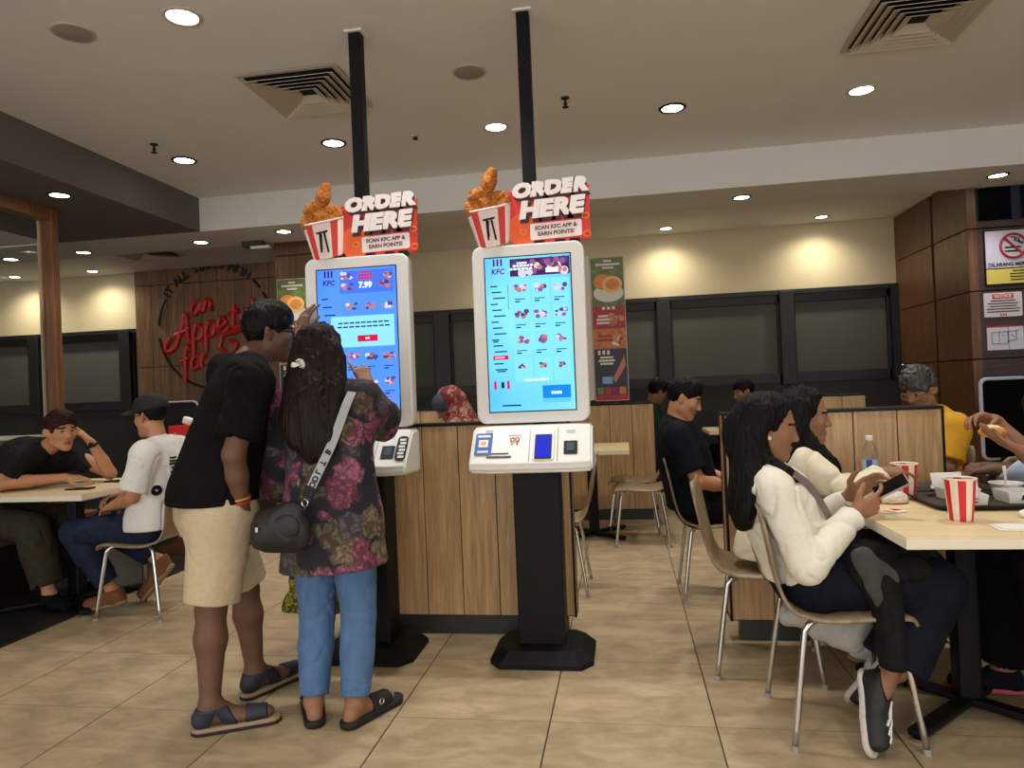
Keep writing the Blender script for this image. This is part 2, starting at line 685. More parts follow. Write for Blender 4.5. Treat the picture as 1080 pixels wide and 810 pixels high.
# ------------------------------------------------------------------ back wall
bm = BM()
box(bm, (-2.9, 8.65, 2.69), (14, 0.2, 0.81))
tag(obj('wall_back', bm, M_WALL), kind='structure')
bm = BM()
box(bm, (-2.9, 8.68, 0.63), (14, 0.2, 1.26))
tag(obj('wall_back_dado', bm, M_LOWWALL), kind='structure')
spans = [(-9.6, -8.0), (-7.86, -6.62), (-6.48, -4.3), (-4.16, -2.28), (-2.1, -0.95), (-0.79, 0.44), (0.58, 1.83), (1.97, 3.02)]
for i, (x0, x1) in enumerate(spans):
    w = thing('window_%d' % (i + 1), None, None, ((x0 + x1) / 2, 8.58, 1.24))
    tag(w, kind='structure')
    W = x1 - x0
    bm = BM()
    box(bm, (0, 0.03, 0.52), (W, 0.02, 1.0))
    obj('roller_blind', bm, M_BLIND, w)
    bm = BM()
    for c, s in (((0, 0, 0.06), (W, 0.05, 0.12)), ((0, 0, 0.99), (W, 0.05, 0.12)),
                 ((-W / 2 + 0.015, 0, 0.52), (0.03, 0.05, 1.04)), ((W / 2 - 0.015, 0, 0.52), (0.03, 0.05, 1.04))):
        box(bm, c, s, 0.004)
    obj('window_frame', bm, M_BLKFRAME, w)
for i in range(len(spans) - 1):
    a, b_ = spans[i][1], spans[i + 1][0]
    bm = BM()
    box(bm, ((a + b_) / 2, 8.55, 1.76), (b_ - a + 0.02, 0.12, 1.08), 0.006)
    tag(obj('trim_%d' % (i + 3), bm, M_BLKFRAME), kind='structure')
bm = BM()
box(bm, (3.06, 8.55, 1.76), (0.08, 0.12, 1.08))
box(bm, (-2.9, 8.56, 2.29), (14, 0.1, 0.05))
tag(obj('trim_20', bm, M_BLKFRAME), kind='structure')

# ------------------------------------------------------------------ feature wall with lettering (left rear)
FX0, FX1, FY = -6.34, -4.2, 8.46
bm = BM()
nx = 9
for r_, (z0, z1) in enumerate(((0.0, 0.95), (0.96, 1.78), (1.79, 2.86), (2.87, 3.055))):
    for i in range(nx):
        x0 = FX0 + (FX1 - FX0) * i / nx
        x1 = FX0 + (FX1 - FX0) * (i + 1) / nx
        box(bm, ((x0 + x1) / 2, FY + 0.03, (z0 + z1) / 2), (x1 - x0 - 0.006, 0.05, z1 - z0), 0.002)
tag(obj('wall_feature', bm, M_SLATWOOD), kind='structure')
bm = BM()
box(bm, ((FX0 + FX1) / 2, FY + 0.07, 1.53), (FX1 - FX0, 0.04, 3.05))
tag(obj('wall_feature_backing', bm, M_BLACK), kind='structure')

CXW, CZW, RW = -5.20, 2.27, 0.80
wf = wallframe(CXW, FY, CZW)
mural = thing('wall_lettering', 'red and black "an Appetite for" lettering in a black ring on the wood wall', 'wall lettering', (0, 0, 0))
M_LRED = mat('letter_red', (196, 22, 26), 0.4)
M_LBLK = mat('letter_black', (12, 11, 11), 0.4)
bm = BM()
def arc(a0, a1, n=24):
    return [wf(RW * math.cos(math.radians(a0 + (a1 - a0) * t / n)), RW * math.sin(math.radians(a0 + (a1 - a0) * t / n)), -0.008) for t in range(n + 1)]
for a0, a1 in ((150, 176), (188, 352), (8, 30), (36, 46)):
    tube(bm, arc(a0, a1), 0.016, 8, flat=(1, 1))
obj('ring', bm, M_LBLK, mural)
bm = BM()
s_ = 'IT ALL STARTS WITH'
for i, ch in enumerate(s_):
    if ch == ' ':
        continue
    a = math.radians(146 - 92 * i / (len(s_) - 1))
    ca, sa = math.cos(a - PI / 2), math.sin(a - PI / 2)
    fr = lambda u, v, w, a=a, ca=ca, sa=sa: wf(RW * math.cos(a) + u * ca - v * sa, RW * math.sin(a) + u * sa + v * ca, w - 0.014)
    text_bm(bm, ch, 0.145, fr, 0.012, 0, 0.004)
obj('arched_words', bm, M_LBLK, mural)
bm = BM()
box(bm, wf(0.02, RW + 0.11, -0.008), (0.17, 0.016, 0.06), 0.004)
for u in (-0.05, 0.0, 0.05):
    box(bm, wf(0.02 + u, RW + 0.16, -0.008), (0.03, 0.016, 0.07), 0.004)
obj('bucket_emblem', bm, M_LBLK, mural)
GL = {'a': [[(.9, .75), (.55, 1), (.12, .65), (.15, .1), (.5, .02), (.9, .6), (.92, .95), (.9, .2), (1.2, .08)]],
      'n': [[(0, .95), (.06, .05), (.15, .5), (.45, .98), (.72, .8), (.72, .2), (1.0, .05)]],
      'p': [[(0.1, 1.0), (0, -.95)], [(0.05, .5), (.35, 1), (.75, .75), (.62, .1), (.12, .1)]],
      'e': [[(.0, .35), (.6, .6), (.55, .95), (.25, 1), (.02, .55), (.2, .05), (.55, .02), (.95, .35)]],
      't': [[(.42, 1.75), (.3, .4), (.45, .03), (.8, .25)], [(.0, 1.1), (.8, 1.22)]],
      'i': [[(.12, .95), (.1, .2), (.3, .03), (.55, .25)], [(.2, 1.32), (.22, 1.38)]],
      'A': [[(-.1, .75), (-.55, .2), (-.35, -.25), (.2, .0), (.75, 1.1), (1.15, 2.0), (1.2, .9), (1.25, .0), (1.5, .1)], [(.2, .75), (1.45, .95)]],
      'f': [[(.75, 1.6), (.5, 1.95), (.25, 1.4), (.1, -.9)], [(-.15, .9), (.6, 1.05)]],
      'o': [[(.5, 1), (.1, .7), (.1, .2), (.45, .0), (.85, .35), (.8, .8), (.5, 1), (.9, .85)]],
      'r': [[(0, .98), (0, 0)], [(0, .5), (.3, .95), (.6, .9)]]}
ADV = {'a': 1.15, 'n': 1.05, 'p': .98, 'e': .92, 't': .85, 'i': .6, 'A': 1.6, 'f': .75, 'o': 1.0, 'r': .7}
def script(bm, word, u, v, s, ang, rad):
    for ch in word:
        for st in GL[ch]:
            pts = []
            for x, y in (spline(st, 7) if len(st) > 2 else spline(st, 4)):
                xx, yy = (x + y * 0.18) * s + 0, y * s
                pts.append(wf(u + xx * math.cos(ang) - yy * math.sin(ang), v + xx * math.sin(ang) + yy * math.cos(ang), -0.012))
            tube(bm, pts, rad, 8)
        u += ADV[ch] * s * math.cos(ang)
        v += ADV[ch] * s * math.sin(ang)
for nm, wd, u, v, s, ang, rad in (('word', 'an', -0.33, 0.17, 0.15, 0.16, 0.032), ('word', 'Appetite', -0.60, -0.24, 0.185, 0.21, 0.034), ('word', 'for', -0.46, -0.57, 0.15, 0.2, 0.032)):
    bm = BM()
    script(bm, wd, u, v, s, ang, rad)
    obj(nm, bm, M_LRED, mural)
bm = BM()
tube(bm, [wf(*p, -0.012) for p in spline([(0.06, -0.28), (0.12, -0.12), (0.3, -0.08), (0.5, 0.0), (0.75, 0.05), (0.9, 0.12)], 8)], 0.034, 8)
tube(bm, [wf(*p, -0.012) for p in spline([(0.06, -0.28), (0.2, -0.36), (0.3, -0.24), (0.2, -0.18)], 8)], 0.03, 8)
obj('flourish', bm, M_LRED, mural)

# wood column in front of the feature wall's right end
bm = BM()
for z0, z1 in ((0, 0.95), (0.96, 1.78), (1.79, 2.86), (2.87, 3.05)):
    box(bm, (-3.37, 7.6, (z0 + z1) / 2), (0.70, 0.7, z1 - z0), 0.003)
tag(obj('wall_column', bm, M_SLATWOOD), kind='structure')

# ------------------------------------------------------------------ right wood-clad wall
bm = BM()
zs = (0.0, 0.82, 1.395, 2.0, 2.56, 3.06)
for j in range(5):
    for y0, y1 in ((6.87, 7.56), (7.62, 8.6)):
        box(bm, (3.14, (y0 + y1) / 2, (zs[j] + zs[j + 1]) / 2), (0.08, y1 - y0, zs[j + 1] - zs[j] - 0.01), 0.003)
tag(obj('wall_right', bm, M_WALNUT), kind='structure')
bm = BM()
box(bm, (3.18, 7.75, 1.53), (0.06, 1.72, 3.06))
tag(obj('wall_right_backing', bm, M_BLACK), kind='structure')
M_PURP = wood('dark_counter_veneer', (44, 30, 30), (74, 52, 50), 0.45, axis='X', c3=(58, 40, 40))
bm = BM()
for j in range(5):
    z1 = zs[j + 1] if j < 4 else 2.63
    box(bm, (4.6, 6.91, (zs[j] + z1) / 2), (2.84, 0.08, z1 - zs[j] - 0.01), 0.003)
tag(obj('wall_counter', bm, M_PURP), kind='structure')
bm = BM()
box(bm, (4.6, 6.97, 1.31), (2.84, 0.04, 2.61))
tag(obj('wall_counter_backing', bm, M_BLACK), kind='structure')
bm = BM()
box(bm, (3.57, 7.42, 2.3), (0.1, 0.9, 1.5))
box(bm, (3.37, 7.84, 1.5), (0.42, 0.04, 2.86))
box(bm, (4.6, 7.3, 2.3), (2.0, 0.8, 1.5))
tag(obj('wall_kitchen', bm, mat('navy_panel', (20, 24, 44), 0.5)), kind='structure')

bm = BM()
box(bm, (-9.85, 2.6, 1.55), (0.1, 12, 3.1))
tag(obj('wall_left', bm, M_WALL), kind='structure')
bm = BM()
box(bm, (6.5, 2.6, 1.55), (0.1, 12, 3.1))
tag(obj('wall_far_right', bm, M_WALL), kind='structure')

# ------------------------------------------------------------------ glazed screen on the left
gs = thing('glazed_screen', 'wood-framed glass screen with a brown post behind the seated pair at left', 'glass screen', (-4.6, 5.1, 0))
M_POST = wood('brown_post_wood', (92, 58, 38), (140, 94, 64), 0.4, c3=(115, 76, 50))
bm = BM()
box(bm, (0.01, 0.03, 1.46), (0.10, 0.07, 2.93), 0.004)
obj('post', bm, M_POST, gs)
bm = BM()
box(bm, (-0.05, 0.0, 1.46), (0.018, 0.05, 2.93))
obj('edge_strip', bm, mat('pale_edge_strip', (190, 168, 138), 0.4), gs)
bm = BM()
box(bm, (0, -1.0, 2.88), (0.10, 2.0, 0.1), 0.004)
obj('top_rail', bm, M_POST, gs)
bm = BM()
box(bm, (0, -1.0, 0.95), (0.10, 2.0, 0.08), 0.004)
obj('bottom_rail', bm, M_POST, gs)
bm = BM()
box(bm, (0, -1.0, 1.9), (0.008, 1.96, 1.86))
g = bpy.data.materials.new('clear_glass')
g.use_nodes = True
nt = g.node_tree
nt.nodes.remove(nt.nodes['Principled BSDF'])
t_, gl, mxs = nt.nodes.new('ShaderNodeBsdfTransparent'), nt.nodes.new('ShaderNodeBsdfGlossy'), nt.nodes.new('ShaderNodeMixShader')
gl.inputs['Roughness'].default_value = 0.02
fr_ = nt.nodes.new('ShaderNodeFresnel')
fr_.inputs[0].default_value = 1.12
nt.links.new(fr_.outputs[0], mxs.inputs[0])
nt.links.new(t_.outputs[0], mxs.inputs[1])
nt.links.new(gl.outputs[0], mxs.inputs[2])
nt.links.new(mxs.outputs[0], nt.nodes['Material Output'].inputs[0])
M_GLASS = g
obj('glass_pane', bm, M_GLASS, gs)

# low wood partition with pale cap and the bench along the left
lw = thing('low_partition', 'low brown wood partition with a pale cap rail behind the black-shirted seated man', 'partition', (-5.2, 5.3, 0))
bm = BM()
box(bm, (-0.4, 0, 0.52), (1.6, 0.08, 1.04), 0.003)
obj('panel', bm, M_POST, lw)
bm = BM()
box(bm, (-0.4, 0, 1.06), (1.62, 0.1, 0.035), 0.005)
obj('cap_rail', bm, M_TOPEDGE, lw)

bn = thing('bench', 'brown wooden bench seat along the left, the man in black T-shirt sits on it', 'bench', (-4.42, 4.1, 0))
bm = BM()
box(bm, (0, -0.1, 0.44), (0.58, 2.0, 0.10), 0.012)
obj('seat', bm, wood('bench_wood', (88, 52, 32), (134, 84, 54), 0.4, axis='Y', c3=(108, 66, 42)), bn)
bm = BM()
box(bm, (-0.04, -0.1, 0.2), (0.46, 1.96, 0.38))
obj('base', bm, M_BLACK, bn)
bm = BM()
box(bm, (-0.32, -0.1, 0.72), (0.10, 2.0, 0.5), 0.03)
obj('backrest', bm, mat('grey_vinyl', (120, 118, 116), 0.5), bn)
# ------------------------------------------------------------------ recessed lights and ceiling fittings
M_LENS = emis('lamp_lens', (255, 250, 238), 14.0)
M_RING = mat('black_lamp_ring', (24, 22, 20), 0.4)
M_RINGW = mat('white_lamp_ring', (186, 180, 170), 0.5)
M_GRIL = mat('grey_speaker_grille', (150, 146, 140), 0.7, var=0.1, scale=120)
M_VENT = mat('vent_cream_metal', (192, 184, 168), 0.5)
M_VDARK = mat('vent_dark_inside', (16, 15, 14), 0.9)

def downlight(x, y, z, r, label, power, ring=None, group=None, spot=95, tint=(1.0, 0.95, 0.88)):
    t = thing('downlight', label, 'ceiling light', (x, y, z), 0, group)
    bm = BM()
    lathe(bm, [(r * 0.86, -0.001), (r * 0.9, -0.008), (r * 1.12, -0.006), (r * 1.16, 0.0), (r * 0.86, 0.0)], seg=32, cap=False)
    obj('trim_ring', bm, ring or M_RING, t, True)
    bm = BM()
    lathe(bm, [(0.002, -0.0045), (r * 0.6, -0.004), (r * 0.88, -0.0025)], seg=32, cap=False)
    obj('lens', bm, M_LENS, t, True)
    ld = bpy.data.lights.new('downlight_lamp', 'SPOT')
    ld.energy = power
    ld.color = tint
    ld.spot_size = math.radians(spot)
    ld.spot_blend = 0.75 if spot < 120 else 1.0
    ld.shadow_soft_size = r * 0.8
    lo = bpy.data.objects.new('lamp', ld)
    COL.objects.link(lo)
    lo.parent = t
    lo.location = (0, 0, -0.012)
    return t

P1 = 68
R1 = 0.085
downlight(-3.41, 5.2, 3.25, R1, 'recessed downlight in the main ceiling at far left, beside the dark bulkhead', P1)
downlight(-2.12, 5.15, 3.25, R1, 'recessed downlight just left of the left black ceiling pole, beyond the square vent', P1)
downlight(-0.85, 5.15, 3.25, R1, 'glaring downlight between the two black ceiling poles', P1, M_RINGW)
downlight(0.43, 5.13, 3.25, R1, 'recessed downlight with dark ring, alone right of the right ceiling pole', P1)
downlight(1.70, 5.15, 3.25, R1, 'glaring downlight below the square vent at upper right', P1, M_RINGW)
downlight(-2.118, 3.26, 3.25, R1, 'large bright downlight at the top left, nearest to the viewer', P1, M_RINGW)
P2 = 36
R2 = 0.075
downlight(-4.2, 4.8, 2.93, R2, 'downlight in the underside of the dark bulkhead at left', P2)
downlight(-5.56, 6.65, 2.93, R2, 'downlight right of the brown post, below the dark bulkhead', P2)
downlight(-4.19, 6.62, 2.93, R2, 'downlight in the rear ceiling strip above the red wall lettering', P2)
downlight(-6.48, 6.7, 2.93, R2, 'upper of the two downlights seen through the glass left of the brown post', P2)
downlight(-3.2, 6.45, 2.93, R2, 'downlight half hidden behind the bucket of the left order sign', P2)
downlight(1.12, 6.55, 2.93, R2, 'downlight in the rear ceiling strip right of the right order sign', P2)
downlight(3.19, 6.5, 2.93, R2, 'downlight in the rear ceiling strip at far right above the wood-clad corner', P2)
P3 = 46
R3 = 0.07
downlight(0.56, 8.22, 3.06, R3, 'wall-washing downlight over the left blind right of the kiosks', P3, M_RINGW, None, 150, (1.0, 0.90, 0.70))
downlight(2.24, 8.22, 3.06, R3, 'wall-washing downlight over the rightmost dark blind', P3, M_RING, None, 150, (1.0, 0.90, 0.70))
downlight(-1.12, 8.22, 3.06, R3, 'wall-washing downlight in the rear cove behind the gap between the kiosks', P3, M_RING, None, 150, (1.0, 0.90, 0.70))
downlight(-7.9, 8.22, 3.06, R3, 'lower of the two downlights seen through the glass left of the brown post', P3, M_RING, None, 150, (1.0, 0.90, 0.70))
downlight(-6.75, 8.22, 3.06, R3, 'wall-washing downlight over the cream wall left of the wood wall', P3, M_RING, None, 150, (1.0, 0.90, 0.70))
# the same rows of lamps continue towards and behind the viewer, above the view: bare lights
for x, y in ((-0.85, 3.26), (0.43, 3.26), (1.70, 3.26), (-2.12, 1.0), (-0.4, 1.0), (1.4, 1.0)):
    ld = bpy.data.lights.new('downlight_lamp', 'SPOT')
    ld.energy = P1
    ld.color = (1.0, 0.95, 0.88)
    ld.spot_size = math.radians(95)
    ld.spot_blend = 0.75
    ld.shadow_soft_size = R1 * 0.8
    lo = bpy.data.objects.new('lamp', ld)
    COL.objects.link(lo)
    lo.location = (x, y, 3.235)

def vent(x, y, z, s, label):
    t = thing('ceiling_vent', label, 'air vent', (x, y, z))
    bm = BM()
    box(bm, (0, 0, -0.003), (s * 0.9, s * 0.9, 0.004))
    obj('dark_opening', bm, M_VDARK, t)
    n = 6
    for k in range(n):
        if k == 0:
            o, i_, zo, zi = s / 2, s / 2 - 0.035, -0.012, -0.010
        else:
            o = s / 2 - 0.020 - 0.046 * (k - 1) - 0.012
            i_, zo, zi = max(0.004, o - 0.056), -0.040, -0.010
        bm = BM()
        q = []
        for rr, zz in ((o, zo), (i_, zi)):
            q.append([bm.verts.new((sx * rr, sy * rr, zz)) for sx, sy in ((-1, -1), (1, -1), (1, 1), (-1, 1))])
            q.append([bm.verts.new((sx * rr, sy * rr, zz + 0.003)) for sx, sy in ((-1, -1), (1, -1), (1, 1), (-1, 1))])
        for a in range(4):
            b2 = (a + 1) % 4
            bm.faces.new((q[0][a], q[2][a], q[2][b2], q[0][b2]))
            bm.faces.new((q[1][a], q[1][b2], q[3][b2], q[3][a]))
            bm.faces.new((q[0][a], q[0][b2], q[1][b2], q[1][a]))
            bm.faces.new((q[2][a], q[3][a], q[3][b2], q[2][b2]))
        obj('frame' if k == 0 else 'louvre_ring', bm, M_VENT, t)
    return t

vent(-1.9, 4.23, 3.25, 0.64, 'square louvred ceiling vent beside the left black ceiling pole')
vent(1.69, 4.18, 3.25, 0.64, 'square louvred ceiling vent at the upper right of the view')
vent(-5.4, 7.4, 3.06, 0.62, 'square louvred ceiling vent above the wood wall, far left')

def speaker(x, y, label):
    t = thing('ceiling_speaker', label, 'speaker', (x, y, 3.25))
    bm = BM()
    lathe(bm, [(0.088, -0.006), (0.1, -0.008), (0.106, 0.0)], seg=32, cap=False)
    obj('rim', bm, M_RINGW, t, True)
    bm = BM()
    lathe(bm, [(0.002, -0.012), (0.06, -0.010), (0.09, -0.005)], seg=32, cap=False)
    obj('grille', bm, M_GRIL, t, True)

speaker(-2.747, 3.27, 'round grey ceiling speaker at the top left corner')
speaker(-0.847, 4.22, 'round grey ceiling speaker between the two black poles')

def sprinkler(x, y, z, label, drop=0.05):
    t = thing('sprinkler', label, 'sprinkler', (x, y, z))
    bm = BM()
    lathe(bm, [(0.03, 0), (0.028, -0.008), (0.01, -0.012)][::-1], seg=16, cap=False)
    obj('escutcheon', bm, M_RINGW if drop < 0.03 else M_RING, t)
    bm = BM()
    lathe(bm, [(0.007, -drop), (0.007, 0)], seg=10)
    for s in (-1, 1):
        tube(bm, spline([(0, 0, -drop * 0.5), (s * 0.012, 0, -drop * 0.75), (0, 0, -drop - 0.012)], 5), 0.0025, 6)
    obj('nozzle', bm, M_BLACK, t)
    bm = BM()
    lathe(bm, [(0.022, -drop - 0.016), (0.022, -drop - 0.012)], seg=14)
    obj('deflector', bm, M_BLACK, t)

sprinkler(-0.303, 4.756, 3.25, 'sprinkler head on the ceiling right of the right black pole')
sprinkler(-3.40, 4.815, 3.25, 'dark sprinkler head on the ceiling at left, near the dark bulkhead')
sprinkler(-1.473, 5.166, 3.25, 'small flush sprinkler disc on the ceiling between the poles', 0.012)

t = thing('ceiling_emergency_light', 'small twin-head emergency light under the rear ceiling left of the left order sign', 'emergency light', (-3.70, 6.78, 2.93))
bm = BM()
box(bm, (0, 0, -0.03), (0.22, 0.1, 0.06), 0.008)
obj('housing', bm, mat('dark_brown_housing', (58, 50, 44), 0.5), t)
bm = BM()
box(bm, (0.1, -0.05, -0.075), (0.2, 0.06, 0.03), 0.006)
obj('lamp_bar', bm, M_WHITE, t)
# ------------------------------------------------------------------ wood-panelled booth dividers
def divider(name, label, x0, x1, y, h, depth, plank=0.2, start=None, from_right=False, plinth=0.10):
    t = thing(name, label, 'partition', ((x0 + x1) / 2, y, 0))
    W = x1 - x0
    xs = [W / 2]
    while xs[-1] - plank > -W / 2 + 0.01:
        xs.append(xs[-1] - plank)
    xs.append(-W / 2)
    if not from_right:
        xs = [-x for x in xs]
    xs = sorted(xs)
    bm = BM()
    for a, b in zip(xs[:-1], xs[1:]):
        for yy in (0.006, depth - 0.006):
            box(bm, ((a + b) / 2, yy, (plinth + h) / 2 - 0.002), (b - a - 0.005, 0.012, h - plinth - 0.02), 0.0015)
    obj('plank_facing', bm, M_OAK, t)
    bm = BM()
    box(bm, (0, depth / 2, (plinth + h) / 2), (W - 0.004, depth - 0.02, h - plinth - 0.004))
    box(bm, (0, depth / 2, h - 0.006), (W + 0.012, depth + 0.012, 0.016), 0.002)
    for s in (-1, 1):
        for yy in (0.006, depth - 0.006):
            box(bm, (s * (W / 2 + 0.003), yy, (plinth + h) / 2), (0.012, 0.018, h - plinth), 0.002)
        box(bm, (s * (W / 2 + 0.002), depth / 2, plinth + 0.006), (0.012, depth, 0.012))
    obj('black_edging', bm, M_BLACK, t)
    for s in (-1, 1):
        bm = BM()
        box(bm, (s * (W / 2 + 0.002), depth / 2, (plinth + h) / 2), (0.008, depth - 0.03, h - plinth - 0.03))
        obj('end_panel', bm, M_OAK, t)
    bm = BM()
    box(bm, (0, depth / 2, plinth / 2), (W - 0.08, depth - 0.05, plinth))
    obj('plinth', bm, mat('dark_grey_plinth', (44, 43, 42), 0.45), t)
    return t

divider('booth_divider', 'oak-panelled divider directly behind the two ordering kiosks', -1.62, -0.294, 3.68, 1.13, 0.12, 0.197, from_right=True)
divider('booth_divider', 'oak-panelled divider behind the dining table at right, a water bottle stands in front', 0.49, 1.495, 3.64, 1.135, 0.13, 0.2, from_right=True)
divider('booth_divider', 'oak-panelled divider right of the right kiosk, with two empty chairs before it', -0.75, 0.28, 6.85, 1.12, 0.12, 0.21, from_right=True)
divider('booth_divider', 'oak divider at the left rear, hidden by the couple, carrying the left food poster', -3.6, -2.75, 6.85, 1.12, 0.12, 0.21, from_right=True)
divider('booth_divider', 'small oak divider glimpsed between the two kiosks beside the patterned headscarf', -2.15, -1.40, 6.1, 1.15, 0.12, 0.2, from_right=True)
divider('booth_divider', 'rear oak divider peeping over the one behind the dining table at right', 1.40, 2.13, 6.7, 1.13, 0.12, 0.2, from_right=True)

# ------------------------------------------------------------------ tables
def table(label, x0, x1, y0, y1, z=0.77, th=0.034, rz=0.0):
    cx, cy_ = (x0 + x1) / 2, (y0 + y1) / 2
    t = thing('dining_table', label, 'table', (cx, cy_, 0), rz)
    W, D = x1 - x0, y1 - y0
    bm = BM()
    box(bm, (0, 0, z - 0.002), (W - 0.004, D - 0.004, 0.004))
    obj('laminate_top', bm, M_TOP, t)
    bm = BM()
    box(bm, (0, 0, z - 0.004 - th / 2), (W, D, th), 0.004)
    obj('edge_band', bm, M_TOPEDGE, t)
    bm = BM()
    box(bm, (0, 0, (z - 0.04) / 2 + 0.02), (0.085, 0.085, z - 0.08), 0.012)
    obj('column', bm, M_BLKPOW, t)
    bm = BM()
    box(bm, (0, 0, z - 0.05), (min(W, D) * 0.5, min(W, D) * 0.5, 0.02))
    obj('mounting_plate', bm, M_BLKPOW, t)
    for a in range(4):
        bm = BM()
        Rm = Matrix.Rotation(PI / 4 + a * PI / 2, 3, 'Z')
        L = min(W, D) * 0.55
        box(bm, Rm @ Vector((L / 2, 0, 0.03)), (L, 0.06, 0.03), 0.01, rot=Rm)
        f = obj('base_foot', bm, M_BLKPOW, t)
        bm = BM()
        q = Rm @ Vector((L - 0.02, 0, 0))
        lathe(bm, [(0.018, 0.001), (0.02, 0.012), (0.008, 0.018)], (q.x, q.y, 0), 12)
        obj('glide', bm, M_CHROME, f)
    return t

table('maple-topped dining table at right with trays, cups and a bottle on it', 0.875, 1.66, 2.43, 3.52)
table('maple-topped table at left where the two seated men face each other', -4.09, -3.25, 3.80, 4.66)
table('maple-topped table right of the right kiosk, in front of two empty chairs', -0.62, 0.03, 5.78, 6.55)
table('far maple-topped table by the rear wall with a small red cup on it', 0.83, 1.16, 7.25, 7.9, 0.80)

# ------------------------------------------------------------------ bent-ply chairs
def make_chair():
    t = thing('dining_chair', 'chair', 'chair', (0, 0, 0))
    # side profile (x forward, z up) from front lip to top of back, and half widths
    prof = spline([(0.215, 0.432), (0.19, 0.462), (0.10, 0.468), (-0.04, 0.456), (-0.14, 0.462), (-0.205, 0.505), (-0.238, 0.60), (-0.262, 0.72), (-0.29, 0.855)], 6)
    hw_k = spline([(0, 0.192), (0.08, 0.205), (0.25, 0.208), (0.42, 0.20), (0.55, 0.186), (0.65, 0.182), (0.76, 0.196), (0.90, 0.20), (0.97, 0.178), (1.0, 0.15)], 8)
    def hw(s):
        return float(np.interp(s, [q[0] for q in hw_k], [q[1] for q in hw_k]))
    n = len(prof)
    d = [0]
    for i in range(1, n):
        d.append(d[-1] + np.linalg.norm(prof[i] - prof[i - 1]))
    bm = BM()
    m = 8
    front, back = [], []
    for i in range(n):
        s = d[i] / d[-1]
        tg = prof[min(i + 1, n - 1)] - prof[max(i - 1, 0)]
        tg = tg / np.linalg.norm(tg)
        nv = np.array([-tg[1], tg[0]])
        w = hw(s)
        fr, bk = [], []
        for j in range(m + 1):
            v = -1 + 2 * j / m
            dish = (0.012 * v * v) if s > 0.5 else 0.006 * (v * v)
            p = prof[i] - nv * dish * (-1 if s > 0.5 else 1) * (1 if s > 0.5 else -1) * 1.0
            fr.append(bm.verts.new((p[0], w * v, p[1])))
            q = p + nv * 0.012
            bk.append(bm.verts.new((q[0], w * v, q[1])))
        front.append(fr)
        back.append(bk)
    for i in range(n - 1):
        for j in range(m):
            bm.faces.new((front[i][j], front[i + 1][j], front[i + 1][j + 1], front[i][j + 1]))
            bm.faces.new((back[i][j], back[i][j + 1], back[i + 1][j + 1], back[i + 1][j]))
        for j in (0, m):
            bm.faces.new((front[i][j], back[i][j], back[i + 1][j], front[i + 1][j]))
    for i in (0, n - 1):
        for j in range(m):
            bm.faces.new((front[i][j], front[i][j + 1], back[i][j + 1], back[i][j]))
    bmesh.ops.recalc_face_normals(bm, faces=bm.faces[:])
    obj('seat_shell', bm, M_PLY, t, True)
    for sx in (1, -1):
        for sy in (1, -1):
            bm = BM()
            pts = spline([(sx * 0.02 + 0.0, sy * 0.10, 0.440), (sx * 0.11, sy * 0.155, 0.440), (sx * 0.148 - 0.01, sy * 0.178, 0.420),
                          (sx * 0.165 - 0.01, sy * 0.185, 0.36), (sx * 0.215 - 0.01, sy * 0.215, 0.012)], 6)
            tube(bm, pts, 0.0115, 10)
            lg = obj('leg', bm, M_CHROME, t, True)
            bm = BM()
            lathe(bm, [(0.013, 0.0), (0.014, 0.02)], (sx * 0.215 - 0.01, sy * 0.215, 0), 10)
            obj('foot_cap', bm, M_GREYP, lg)
    bm = BM()
    box(bm, (0, 0, 0.446), (0.2, 0.24, 0.012), 0.003)
    obj('mounting_plate', bm, M_BLACK, t)
    return t

chairs = [
    ('bent-ply chair at right carrying the woman in the white sweatshirt', 0.76, 2.80, 0.02),
    ('bent-ply chair carrying the girl in cream, half behind the woman in white', 0.61, 3.35, -0.16),
    ('bent-ply chair under the man in the black T-shirt in mid room', 0.53, 4.46, 0.0),
    ('nearer of the two empty bent-ply chairs right of the right kiosk', 0.10, 5.90, PI),
    ('farther of the two empty bent-ply chairs right of the right kiosk', 0.06, 6.40, PI - 0.1),
    ('bent-ply chair mostly hidden behind the right kiosk stand', -0.49, 4.56, PI),
    ('bent-ply chair under the man in the white T-shirt and black cap', -3.0, 4.04, PI),
    ('bent-ply chair at the right edge under the person with dark trousers', 1.78, 2.86, PI),
    ('bent-ply chair whose back faces the viewer behind the held burger', 2.02, 4.25, PI / 2 + 0.15),
    ('bent-ply chair of the grey-haired woman in yellow', 1.73, 4.72, PI),
]
ch0 = make_chair()
for i, (lb, x, y, rz) in enumerate(chairs):
    c = ch0 if i == 0 else copy_tree(ch0)
    c.location = (x, y, 0)
    c.rotation_euler = (0, 0, rz)
    c['label'] = lb

# ------------------------------------------------------------------ tray return behind the cap man
tr = thing('tray_return', 'black tray return stand with a pale rounded frame behind the man in the cap', 'tray stand', (-4.0, 5.75, 0))
bm = BM()
box(bm, (0, 0, 0.45), (0.56, 0.4, 0.9), 0.01)
obj('cabinet', bm, wood('bench_wood', (88, 52, 32), (134, 84, 54)), tr)
bm = BM()
box(bm, (0, -0.2, 0.55), (0.48, 0.02, 0.6), 0.004)
obj('black_front', bm, M_BLACK, tr)
bm = BM()
slab(bm, rrect(0.5, 0.42, 0.06), 0.03, wallframe(0, 0.05, 1.1))
obj('back_panel', bm, M_BLACK, tr)
bm = BM()
tube(bm, [wallframe(0, 0.04, 1.1)(*p, 0) for p in rrect(0.5, 0.42, 0.06) + rrect(0.5, 0.42, 0.06)[:1]], 0.009, 8)
obj('rounded_frame', bm, M_GREYP, tr)
